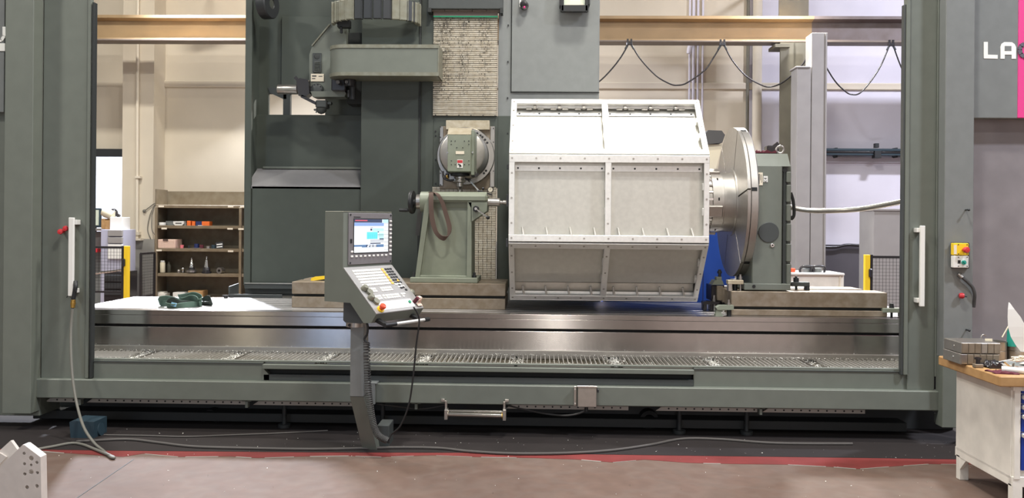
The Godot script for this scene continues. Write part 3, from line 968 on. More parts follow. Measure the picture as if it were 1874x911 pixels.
func post_fittings() -> void:
	# emergency stop box on the right post
	var t := thing("emergency_stop_box", "yellow and white emergency-stop box mounted on the guard column by the bench", "control box")
	part("backplate", B.new().box(Vector3(3.137, 1.425, -6.758), Vector3(0.124, 0.191, 0.025), 0.002), mats.black, t)
	part("stop_housing", B.new().box(Vector3(3.118, 1.473, -6.723), Vector3(0.111, 0.089, 0.045), 0.004), mats.yellow, t)
	part("start_housing", B.new().box(Vector3(3.119, 1.38, -6.723), Vector3(0.111, 0.089, 0.045), 0.004), mats.white_paint, t)
	var q := Vector3(3.138, 1.469, -6.7)
	part("stop_button", B.new().cyl(q, q + Vector3(0, 0, 0.025), 0.014, 14).lathe([Vector2(0, 0.05), Vector2(0.018, 0.047), Vector2(0.024, 0.038), Vector2(0.022, 0.022), Vector2(0, 0.02)], B.along(q, q + Vector3(0.003, 0, 0.03)), 20), mats.red, t)
	q = Vector3(3.135, 1.376, -6.7)
	part("start_button", B.new().cyl(q, q + Vector3(0, 0, 0.014), 0.016, 16).box(q + Vector3(0, 0, 0.016), Vector3(0.008, 0.03, 0.012), 0.002, Basis(Vector3.BACK, 0.6)), mats.teal, t)
	part("black_symbol", B.new().box(Vector3(3.104, 1.38, -6.699), Vector3(0.02, 0.024, 0.002)), mats.black, t)
	part("label_strip", B.new().box(Vector3(3.075, 1.47, -6.699), Vector3(0.02, 0.068, 0.002)), mats.cream, t)
	var b := B.new()
	for p in [Vector3(3.098, 1.507, -6.7), Vector3(3.161, 1.507, -6.7), Vector3(3.098, 1.438, -6.7), Vector3(3.162, 1.439, -6.7), Vector3(3.099, 1.414, -6.7), Vector3(3.162, 1.415, -6.7), Vector3(3.099, 1.348, -6.7), Vector3(3.163, 1.348, -6.7)]:
		b.cyl(p, p + Vector3(0, 0, 0.002), 0.004, 8)
	part("cover_screw", b, mats.dark_metal, t, "stuff")
	done(t)
	t = thing("control_cable", "short grey cable with a metal gland curving from below the emergency-stop box", "cable")
	part("sheath", B.new().tube(spline([Vector3(3.139, 1.288, -6.76), Vector3(3.157, 1.257, -6.745), Vector3(3.193, 1.225, -6.745), Vector3(3.225, 1.189, -6.745), Vector3(3.242, 1.14, -6.75), Vector3(3.25, 1.081, -6.77), Vector3(3.251, 1.04, -6.78)], 8), 0.012, 8), mats.rubber, t)
	part("gland", B.new().cyl(Vector3(3.125, 1.288, -6.755), Vector3(3.149, 1.261, -6.745), 0.015, 12), mats.stainless, t)
	done(t)
	q = Vector3(3.143, 1.127, -6.74)
	t = thing("red_valve_knob", "small red valve knob on the guard column under the emergency-stop box", "valve")
	part("knob", B.new().lathe([Vector2(0, -0.02), Vector2(0.018, -0.016), Vector2(0.022, 0), Vector2(0.018, 0.016), Vector2(0, 0.02)], B.along(q, q + Vector3(1, 0, 0.2)), 16), mats.red, t)
	part("stem", B.new().cyl(q + Vector3(0, 0, -0.035), q, 0.012, 10).cyl(q, q + Vector3(0.035, -0.004, 0.005), 0.006, 8), mats.dark_metal, t)
	done(t)
	# blow gun hung on the left door, and its hose
	t = thing("air_gun", "black air blow gun with brass coupling hung below the left door handle", "air gun")
	part("body", B.new().tube(spline([Vector3(-3.58, 1.156, -6.84), Vector3(-3.567, 1.119, -6.82), Vector3(-3.575, 1.073, -6.82), Vector3(-3.585, 1.018, -6.82)], 6), 0.016, 10), mats.black, t)
	part("nozzle", B.new().tube(spline([Vector3(-3.57, 1.096, -6.84), Vector3(-3.586, 1.129, -6.86), Vector3(-3.604, 1.158, -6.87)], 5), 0.006, 8), mats.black, t)
	part("trigger", B.new().bar(Vector3(-3.561, 1.152, -6.83), Vector3(-3.555, 1.078, -6.81), 0.008, 0.006), mats.black, t)
	part("coupling", B.new().cyl(Vector3(-3.584, 1.018, -6.82), Vector3(-3.588, 0.954, -6.82), 0.017, 14, -1.0, 0.003).cyl(Vector3(-3.585, 0.997, -6.82), Vector3(-3.586, 0.98, -6.82), 0.02, 14), mats.brass, t)
	part("hook", B.new().bar(Vector3(-3.658, 1.03, -6.86), Vector3(-3.641, 1.048, -6.86), 0.006, 0.006).bar(Vector3(-3.641, 1.048, -6.86), Vector3(-3.667, 1.043, -6.91), 0.006, 0.006), mats.black, t)
	done(t)
	single("air_hose", "grey air hose hanging from the blow gun and looping along the aisle floor", "hose", B.new().tube(spline([Vector3(-3.589, 0.954, -6.82), Vector3(-3.59, 0.8, -6.8), Vector3(-3.556, 0.599, -6.74), Vector3(-3.506, 0.402, -6.68), Vector3(-3.429, 0.234, -6.6), Vector3(-3.301, 0.115, -6.45), Vector3(-3.183, 0.032, -6.36), Vector3(-3.079, -0.001, -6.28), Vector3(-2.915, 0.012, -6.061), Vector3(-2.886, 0.012, -6.049), Vector3(-2.971, 0.014, -6.122), Vector3(-3.118, 0.014, -6.247), Vector3(-3.279, 0.014, -6.377), Vector3(-3.381, 0.014, -6.402), Vector3(-3.469, 0.014, -6.287), Vector3(-3.6, 0.014, -6.172), Vector3(-3.947, 0.014, -6.106)], 8), 0.0105, 8), mats.hose_grey)
	single("floor_cable", "long grey cable snaking along the red floor edge past the pendant post", "cable", B.new().tube(spline([Vector3(-3.363, 0.012, -6.46), Vector3(-3.038, 0.012, -6.547), Vector3(-2.758, 0.012, -6.466), Vector3(-2.48, 0.012, -6.373), Vector3(-2.115, 0.012, -6.349), Vector3(-1.642, 0.012, -6.348), Vector3(-1.336, 0.012, -6.382), Vector3(-1.03, 0.012, -6.433), Vector3(-0.714, 0.012, -6.437), Vector3(-0.471, 0.012, -6.36), Vector3(-0.159, 0.012, -6.319), Vector3(0.227, 0.012, -6.358), Vector3(0.543, 0.012, -6.454), Vector3(0.839, 0.012, -6.63), Vector3(1.112, 0.012, -6.831), Vector3(1.4, 0.012, -6.832), Vector3(1.786, 0.012, -6.74), Vector3(2.358, 0.012, -6.759)], 6), 0.011, 6), mats.cable)
	single("floor_cable", "thin pale cable lying in the shade beneath the machine, behind the blue pump", "cable", B.new().tube(spline([Vector3(-3.266, 0.01, -6.676), Vector3(-2.974, 0.01, -6.678), Vector3(-2.636, 0.01, -6.666), Vector3(-2.329, 0.01, -6.737), Vector3(-2.016, 0.01, -6.81), Vector3(-1.622, 0.01, -6.926)], 5), 0.007, 6), mats.cable)
	# blue-grey pump box in the shade
	t = thing("pump", "blue-grey pump housing on the floor in the shade behind the air hose", "pump")
	part("housing", B.new().prism(PackedVector2Array([Vector2(-3.491, 0.123), Vector2(-3.474, 0.131), Vector2(-3.304, 0.126), Vector2(-3.303, -0.025), Vector2(-3.477, -0.032)]), Transform3D(Basis(), Vector3(0, 0, -6.6)), -0.2), mats.pump_blue, t)
	part("motor", B.new().cyl(Vector3(-3.362, 0.04, -6.7), Vector3(-3.295, 0.05, -6.7), 0.062, 16, 0.05), mats.pump_blue, t)
	part("foot", B.new().box(Vector3(-3.38, -0.022, -6.69), Vector3(0.207, 0.024, 0.22)), mats.dark_metal, t)
	done(t)


func mill() -> void:
	var t := thing("milling_column", "tall dark green travelling milling column standing behind the table", "milling machine")
	# left half: the open tool-changer bay
	part("bay_post", B.new().box(Vector3(-2.942, 2.755, -9.0), Vector3(0.067, 3.548, 0.04), 0.003), mats.paint_shaded, t)
	part("bay_cheek", B.new().box(Vector3(-2.977, 2.759, -9.22), Vector3(0.02, 3.564, 0.4)), mats.paint_shaded, t)
	part("bay_apron", B.new().box(Vector3(-2.345, 1.486, -9.02), Vector3(1.119, 1.0, 0.04), 0.004), mats.paint_shaded, t)
	part("bay_chute", B.new().prism(PackedVector2Array([Vector2(-9.0,1.992), Vector2(-9.33,2.182), Vector2(-9.33,2.152), Vector2(-9.0,1.962)]), Transform3D(Basis(Vector3.BACK, Vector3.UP, Vector3.RIGHT), Vector3(-2.954, 0, 0)), 1.169), mats.chute_grey, t)
	part("bay_rear_panel", B.new().box(Vector3(-2.41, 2.429, -9.36), Vector3(1.317, 0.642, 0.04), 0.003), mats.paint_shaded, t)
	part("bay_rear_wall", B.new().box(Vector3(-2.981, 3.813, -9.42), Vector3(0.239, 2.163, 0.04)).box(Vector3(-2.261, 3.935, -9.42), Vector3(1.202, 1.916, 0.04)).box(Vector3(-1.955, 2.858, -9.42), Vector3(0.609, 0.242, 0.04)), mats.paint_shaded, t)
	part("window_mullion", B.new().box(Vector3(-2.667, 2.873, -9.42), Vector3(0.076, 0.283, 0.06), 0.003), mats.paint_dark, t)
	part("window_brace", B.new().prism(PackedVector2Array([Vector2(-2.869, 3.043), Vector2(-2.845, 2.985), Vector2(-2.705, 2.922), Vector2(-2.67, 2.922), Vector2(-2.671, 3.044)]), Transform3D(Basis(), Vector3(0, 0, -9.39)), -0.02), mats.paint_dark, t)
	part("bay_rear_wall", B.new().box(Vector3(-2.169, 3.397, -9.38), Vector3(1.098, 0.781, 0.04), 0.003), mats.paint_shaded, t)
	part("bay_ledge", B.new().box(Vector3(-2.369, 2.192, -9.32), Vector3(1.035, 0.023, 0.04), 0.002), mats.paint, t)
	# main column face with its vertical seam
	part("main_face", B.new().box(Vector3(-1.5, 2.762, -9.29), Vector3(0.586, 3.531, 0.62), 0.004), mats.paint_shaded, t)
	part("slide_cover", B.new().box(Vector3(-1.133, 2.767, -9.305), Vector3(0.133, 3.539, 0.59), 0.003), mats.paint_shaded, t)
	part("slide_edge", B.new().box(Vector3(-1.2, 2.762, -8.99), Vector3(0.017, 3.524, 0.04), 0.001), mats.seam, t)
	# vertical way cover
	part("way_head", B.new().box(Vector3(-0.742, 4.131, -9.0), Vector3(0.746, 0.74, 0.2), 0.004), mats.paint_dark, t)
	part("way_head_lip", B.new().box(Vector3(-1.098, 3.745, -8.94), Vector3(0.033, 0.043, 0.12)).box(Vector3(-0.383, 3.741, -8.94), Vector3(0.027, 0.054, 0.12)), mats.seam, t)
	var b := B.new()
	for k in 5:
		b.box(Vector3(-1.032, 3.755, -8.965), Vector3(0.126, 0.025, 0.05) + Vector3(0, 0, 0), 0.002) if k < 0 else b.box(Vector3(lerpf(-1.025, -0.466, k / 4.0), 3.757, -8.965), Vector3(0.136, 0.025, 0.05), 0.002)
	part("wiper_segment", b, mats.beam_edge, t)
	part("wiper_plate", B.new().box(Vector3(-0.746, 3.726, -8.99), Vector3(0.647, 0.044, 0.06), 0.002), mats.beam_edge, t)
	part("green_seal", B.new().box(Vector3(-0.745, 3.698, -8.988), Vector3(0.647, 0.011, 0.065)), mats.green_glow, t)
	b = B.new()
	var ya: float = 3.702
	var yb: float = 2.707
	var xa: float = -1.07
	var xb: float = -0.425
	var n := 51
	for k in n:
		part("way_cover_slat", B.new().box(Vector3((xa + xb) / 2, lerpf(ya, yb, (k + 0.5) / n), -9.0 + 0.003 * (k % 2)), Vector3(xb - xa, (ya - yb) / n - 0.0045, 0.012), 0.002), mats.cover_slat, t)
	part("way_cover_back", B.new().box(Vector3((xa + xb) / 2, (ya + yb) / 2, -9.03), Vector3(xb - xa, ya - yb, 0.04)), mats.cover_line, t)
	# swarf stains worn into the cover
	b = B.new()
	var dark := B.new()
	for i in 1300:
		var k := rng.randi_range(0, n - 9)
		if k > 24 and rng.randf() < 0.5:
			continue
		var xx := xa + (xb - xa) * clampf([0.15, 0.2, 0.48, 0.8, rng.randf()][i % 5] + rng.randfn(0, 0.06), 0.01, 0.97)
		(dark if rng.randf() < 0.16 else b).box(Vector3(xx, lerpf(ya, yb, (k + 0.5) / n), -8.9925 + 0.003 * (k % 2)), Vector3(rng.randf_range(0.002, 0.007), rng.randf_range(0.006, 0.019), 0.0016))
	part("dry_swarf", b, mats.swarf_stain, t, "stuff")
	b = dark
	part("oily_swarf", b, mats.cover_line, t, "stuff")
	part("way_foot_bolt", bolts([Vector3(-1.042, 2.712, -8.985), Vector3(-0.926, 2.711, -8.985), Vector3(-0.805, 2.711, -8.985), Vector3(-0.684, 2.71, -8.985), Vector3(-0.563, 2.71, -8.985), Vector3(-0.442, 2.709, -8.985)], 0.006), mats.black, t)
	# lower way cover behind the tailstock
	ya = 1.992
	yb = 0.992
	b = B.new()
	for k in 44:
		for j in 15:
			b.box(Vector3(lerpf(xa, xb, (j + 0.5) / 15.0) + rng.randfn(0, 0.001), lerpf(ya, yb, (k + 0.5) / 44.0), -9.0 + 0.004 * rng.randf()), Vector3((xb - xa) / 15.0 - 0.0035, (ya - yb) / 44.0 - 0.003, 0.012))
	part("way_cover_scale", b, mats.cover_slat, t, "stuff")
	part("way_cover_back", B.new().box(Vector3((xa + xb) / 2, (ya + yb) / 2, -9.03), Vector3(xb - xa, ya - yb, 0.04)), mats.swarf_dirt, t)
	part("saddle_plate", B.new().box(Vector3(-0.67, 2.346, -9.04), Vector3(0.8, 0.727, 0.04), 0.002), mats.paint_shaded, t)
	part("way_rail", B.new().box(Vector3(-0.343, 1.853, -9.038), Vector3(0.143, 1.716, 0.045), 0.002), mats.paint_shaded, t)
	# right half with its electrical door
	part("right_face", B.new().box(Vector3(0.092, 2.671, -9.315), Vector3(1.017, 3.741, 0.57), 0.004), mats.paint_grey, t)
	part("door", B.new().box(Vector3(0.154, 3.743, -9.015), Vector3(0.871, 1.579, 0.03), 0.003), mats.paint_grey, t)
	part("door_seam", B.new().box(Vector3(-0.286, 3.742, -9.027), Vector3(0.008, 1.597, 0.006)).box(Vector3(0.161, 2.952, -9.027), Vector3(0.884, 0.008, 0.006)), mats.seam, t)
	part("door_screw", bolts([Vector3(-0.319, 3.625, -9.02), Vector3(-0.319, 3.257, -9.02), Vector3(-0.319, 2.893, -9.02), Vector3(-1.044, 2.553, -9.015), Vector3(-1.043, 2.509, -9.015), Vector3(-1.041, 2.266, -9.015), Vector3(-1.039, 2.024, -9.015), Vector3(-0.315, 2.535, -9.015)], 0.008), mats.black, t)
	part("base_skirt", B.new().box(Vector3(-1.177, 0.678, -9.38), Vector3(3.615, 0.676, 0.64)), mats.paint_dark, t)
	done(t)
	# chip chute tray on the bay foot
	t = thing("chip_chute", "black open sheet-metal chip chute at the table's rear edge", "chip chute")
	part("floor", B.new().prism(PackedVector2Array([Vector2(-3.026, 0.869), Vector2(-2.409, 0.876), Vector2(-2.409, 0.882), Vector2(-3.026, 0.88)]), Transform3D(Basis(), Vector3(0, 0, -8.72)), -0.26), mats.stainless, t)
	part("end_wall", B.new().prism(PackedVector2Array([Vector2(-8.72, 0.869), Vector2(-8.72, 0.987), Vector2(-8.98, 1.0), Vector2(-8.98, 0.871)]), Transform3D(Basis(Vector3.BACK, Vector3.UP, Vector3.RIGHT), Vector3(-3.037, 0, 0)), 0.015), mats.paint_dark, t)
	part("rear_wall", B.new().box(Vector3(-2.701, 0.979, -8.97), Vector3(0.517, 0.055, 0.02)), mats.paint_dark, t)
	part("rear_rim", B.new().box(Vector3(-2.422, 1.005, -8.96), Vector3(1.069, 0.011, 0.02)), mats.stainless, t)
	part("front_lip", B.new().box(Vector3(-2.76, 0.893, -8.71), Vector3(0.518, 0.043, 0.02), 0.002), mats.paint_dark, t)
	done(t)
	tool_changer()
	milling_head()
	# warning beacon and floodlight on the right face
	t = thing("warning_beacon", "small red-lensed dome camera or beacon high on the milling column", "beacon")
	var q := Vector3(-0.16, 3.809, -8.96)
	part("dome", B.new().lathe([Vector2(0, 0.05), Vector2(0.03, 0.045), Vector2(0.044, 0.02), Vector2(0.045, -0.03), Vector2(0, -0.035)], B.along(q, q + Vector3(0.2, -0.5, 1)), 20), mats.film, t)
	part("red_lens", B.new().ball(q + Vector3(0.004, -0.026, 0.038), 0.012), mats.magenta, t)
	part("bracket", B.new().bar(q + Vector3(-0.04, 0.1, -0.05), q + Vector3(-0.038, -0.02, 0.02), 0.014, 0.006), mats.white_paint, t)
	part("arm", B.new().bar(q, q + Vector3(0, 0.08, -0.06), 0.03, 0.03), mats.dark_metal, t)
	done(t)
	t = thing("floodlight", "black square floodlight with a frosted lens on the milling column door", "floodlight")
	b = B.new()
	for s in [[Vector3(0.219, 3.853, -8.89), Vector3(0.032, 0.243, 0.06)], [Vector3(0.461, 3.853, -8.89), Vector3(0.032, 0.243, 0.06)]]:
		b.box(s[0], s[1], 0.004)
	b.box(Vector3(0.341, 3.759, -8.89), Vector3(0.264, 0.065, 0.06), 0.004).box(Vector3(0.339, 3.98, -8.89), Vector3(0.264, 0.043, 0.06), 0.004)
	part("housing_frame", b, mats.black, t)
	part("housing_back", B.new().box(Vector3(0.342, 3.879, -8.94), Vector3(0.255, 0.255, 0.04), 0.004), mats.black, t)
	part("lens", B.new().box(Vector3(0.341, 3.888, -8.905), Vector3(0.222, 0.184, 0.01)), mats.lamp_lens, t)
	part("reflector", B.new().prism(PackedVector2Array([Vector2(0.247, 3.799), Vector2(0.437, 3.8), Vector2(0.388, 3.846), Vector2(0.296, 3.845)]), Transform3D(Basis(), Vector3(0, 0, -8.895)), -0.004), mats.cream, t)
	part("yoke", B.new().box(Vector3(0.201, 3.829, -8.93), Vector3(0.013, 0.086, 0.14), 0.002).box(Vector3(0.485, 3.835, -8.93), Vector3(0.016, 0.075, 0.14), 0.002), mats.black, t)
	done(t)


func bolts(ps: Array, r: float, d := Vector3(0, 0, 1)) -> B:
	var b := B.new()
	for p in ps:
		b.cyl(p - d * 0.006, p + d * 0.004, r, 8)
	return b


func tool_changer() -> void:
	# round coin-like knob at the top left of the bay
	var t := thing("bay_lamp", "round dark rim with a bright edge at the bay's upper corner", "lamp")
	var q := Vector3(-2.802, 3.826, -9.0)
	part("rim", B.new().lathe([Vector2(0.05, 0.0), Vector2(0.15, 0.0), Vector2(0.15, 0.09), Vector2(0.14, 0.1), Vector2(0.05, 0.1), Vector2(0.05, 0.0)], B.along(q, q + Vector3(1, 0, 0.25)), 32), mats.dark_metal, t)
	part("glass", B.new().lathe([Vector2(0.0, 0.095), Vector2(0.07, 0.095), Vector2(0.07, 0.09), Vector2(0, 0.09)], B.along(q, q + Vector3(1, 0, 0.25)), 24), mats.bright_steel, t)
	done(t)
	# energy chain hoop
	t = thing("cable_chain", "curved hoop of dark linked cable chain hanging above the changer arm", "cable chain")
	q = Vector3(-1.635, 3.696, -8.86)
	var r := 0.42
	for k in 16:
		var a := -0.12 + (PI + 0.24) * k / 15.0
		var bas := Basis()
		var c := q + Vector3(cos(a) * r, 0, sin(a) * 0.15)
		var wob := Vector3(0, -0.02 * sin(a), 0)
		bas = Basis(Vector3.UP, atan2(-sin(a) * 0.15, -cos(a) * r) * -1.0 + PI) if false else Basis(Vector3.UP, atan2(cos(a) * r * 0.36, maxf(0.12, sin(a)) * r))
		part("chain_link", B.new().box(c - wob, Vector3(0.083, 0.2, 0.03), 0.006, bas).box(c - wob + bas * Vector3(0.04, 0, 0.004), Vector3(0.008, 0.21, 0.036), 0.002, bas), mats.dark_metal if k in [3, 6, 7, 8, 9] else mats.link_grey, t)
	part("end_bracket", B.new().box(Vector3(-1.962, 3.612, -8.94), Vector3(0.126, 0.076, 0.08), 0.004).box(Vector3(-1.986, 3.552, -8.915), Vector3(0.022, 0.066, 0.03)), mats.black, t)
	for x in [-0.4, 0.4]:
		part("chain_tail", B.new().box(q + Vector3(x, 0.02, -0.05), Vector3(0.05, 0.19, 0.1)), mats.dark_metal, t)
	done(t)
	# changer arm housing
	t = thing("changer_arm", "long round-ended grey arm cover reaching across to the way cover", "tool changer arm")
	var y0: float = 3.052
	var y1: float = 3.345
	var x0: float = -2.063
	var x1: float = -0.981
	var pts := PackedVector2Array()
	var rad := 0.17
	for k in 13:
		var a := -PI / 2 - PI * k / 12.0
		pts.append(Vector2(x0 + rad + cos(a) * rad, sin(a) * rad))
	pts.append(Vector2(x1, rad))
	pts.append(Vector2(x1, -rad))
	part("cover", B.new().prism(pts, Transform3D(Basis(Vector3.RIGHT, Vector3.FORWARD, Vector3.UP), Vector3(0, y0 + 0.02, -8.8)), y1 - y0 - 0.04, true), mats.paint, t)
	for y in [y0 - 0.005, y1 - 0.03]:
		var pr := PackedVector2Array()
		for p in pts:
			pr.append(Vector2((p.x - x0 - 0.3) * 1.012 + x0 + 0.3, p.y * 1.05))
		part("rim", B.new().prism(pr, Transform3D(Basis(Vector3.RIGHT, Vector3.FORWARD, Vector3.UP), Vector3(0, y, -8.8)), 0.035, true), mats.link_grey, t)
	part("end_plate", B.new().box(Vector3(x1 + 0.004, (y0 + y1) / 2, -8.8), Vector3(0.012, y1 - y0 + 0.01, 0.35), 0.002), mats.link_grey, t)
	part("gear_cluster", B.new().cyl(Vector3(-1.889, 2.981, -8.88), Vector3(-1.89, 3.079, -8.88), 0.06, 16).box(Vector3(-2.009, 3.006, -8.975), Vector3(0.143, 0.131, 0.15), 0.01).cyl(Vector3(-2.01, 3.024, -8.88), Vector3(-1.992, 3.012, -8.8), 0.02, 12).cyl(Vector3(-1.923, 3.025, -8.88), Vector3(-1.905, 3.012, -8.8), 0.016, 12), mats.film, t)
	part("screw_stud", B.new().cyl(Vector3(-1.904, 2.875, -8.9), Vector3(-1.904, 2.946, -8.9), 0.012, 10).cyl(Vector3(-1.876, 2.86, -8.95), Vector3(-1.877, 2.981, -8.95), 0.03, 12), mats.dark_metal, t)
	done(t)
	# tool magazine head in the bay
	t = thing("tool_gripper_head", "grey tool magazine head with a steel tool holder gripped in the bay", "tool magazine")
	var z := 9.02
	part("plate", B.new().prism(PackedVector2Array([Vector2(-2.307, 3.411), Vector2(-2.114, 3.644), Vector2(-1.958, 3.644), Vector2(-1.956, 3.412), Vector2(-1.952, 2.936), Vector2(-1.963, 2.892), Vector2(-2.286, 2.89), Vector2(-2.325, 2.945), Vector2(-2.333, 3.189), Vector2(-2.334, 3.322)]), Transform3D(Basis(), Vector3(0, 0, -9.02)), -0.16), mats.paint, t)
	part("edge_strip", B.new().bar(Vector3(-2.305, 3.409, -9.01), Vector3(-2.123, 3.63, -9.01), 0.012, 0.02, Vector3.BACK), mats.link_grey, t)
	part("foot", B.new().prism(PackedVector2Array([Vector2(-2.304, 2.943), Vector2(-1.959, 2.944), Vector2(-1.942, 2.922), Vector2(-1.958, 2.889), Vector2(-2.281, 2.887)]), Transform3D(Basis(), Vector3(0, 0, -8.96)), -0.1), mats.paint, t)
	part("control_plate", B.new().box(Vector3(-2.252, 3.239, -9.012), Vector3(0.089, 0.194, 0.015), 0.002).lathe([Vector2(0, 0.012), Vector2(0.026, 0.01), Vector2(0.03, 0.0)], B.along(Vector3(-2.249, 3.303, -9.005), Vector3(-2.223, 3.284, -8.9)), 18), mats.paint_dark, t)
	var b := B.new()
	for k in 7:
		b.box(Vector3(-2.248, 3.241, -9.0) - Vector3(0, 0.0155 * k, 0), Vector3(0.055, 0.005, 0.01), 0.001)
	part("louvre", b, mats.paint, t, "stuff")
	part("rating_plate", B.new().box(Vector3(-2.247, 3.088, -9.014), Vector3(0.131, 0.077, 0.012)), mats.cream, t)
	part("rating_text", B.new().box(Vector3(-2.279, 3.104, -9.007), Vector3(0.045, 0.011, 0.002)).box(Vector3(-2.284, 3.078, -9.007), Vector3(0.033, 0.008, 0.002)).box(Vector3(-2.215, 3.101, -9.007), Vector3(0.039, 0.006, 0.002)), mats.dark_metal, t)
	q = Vector3(-2.251, 2.961, -9.01)
	part("hub", B.new().lathe([Vector2(0, 0.03), Vector2(0.05, 0.03), Vector2(0.065, 0.02), Vector2(0.07, 0)], B.along(q, q + Vector3(0, 0, 1)), 24), mats.paint_dark, t)
	b = B.new()
	for k in 10:
		var a := TAU * k / 10.0
		b.cyl(q + Vector3(cos(a) * 0.054, sin(a) * 0.054, 0.02), q + Vector3(cos(a) * 0.054, sin(a) * 0.054, 0.034), 0.007, 8)
	part("hub_bolt", b, mats.film, t, "stuff")
	part("gripper", B.new().prism(PackedVector2Array([Vector2(-2.444, 3.038), Vector2(-2.411, 3.072), Vector2(-2.322, 3.055), Vector2(-2.309, 2.918), Vector2(-2.354, 2.884), Vector2(-2.42, 2.895), Vector2(-2.432, 2.972)]), Transform3D(Basis(), Vector3(0, 0, -8.94)), -0.14).bar(Vector3(-2.416, 3.035, -8.96), Vector3(-2.461, 3.085, -8.96), 0.03, 0.02, Vector3.BACK).bar(Vector3(-2.427, 2.98, -8.96), Vector3(-2.465, 2.947, -8.96), 0.025, 0.02, Vector3.BACK).bar(Vector3(-2.393, 2.892, -8.96), Vector3(-2.248, 2.821, -8.96), 0.03, 0.04, Vector3.BACK), mats.film, t)
	part("tool_holder", B.new().lathe([Vector2(0, 0), Vector2(0.046, 0), Vector2(0.05, 0.006), Vector2(0.05, 0.2), Vector2(0, 0.2)], B.along(Vector3(-2.641, 2.963, -8.98), Vector3(-2.438, 2.964, -8.98)), 24), mats.steel, t)
	part("lower_gripper", B.new().box(Vector3(-2.193, 2.815, -9.015), Vector3(0.116, 0.077, 0.13), 0.01).box(Vector3(-2.12, 2.826, -9.0), Vector3(0.05, 0.028, 0.06), 0.004).lathe([Vector2(0, 0), Vector2(0.03, 0.01), Vector2(0.05, 0.03), Vector2(0.055, 0.06), Vector2(0, 0.06)], B.along(Vector3(-2.202, 2.716, -9.0), Vector3(-2.202, 2.788, -9.0)), 16).bar(Vector3(-2.252, 2.73, -8.98), Vector3(-2.219, 2.775, -8.98), 0.012, 0.012, Vector3.BACK).box(Vector3(-2.256, 2.759, -8.985), Vector3(0.033, 0.017, 0.03), 0.003), mats.paint_dark, t)
	part("mast", B.new().box(Vector3(-1.887, 3.199, -9.22), Vector3(0.146, 0.725, 0.24)), mats.seam, t)
	done(t)


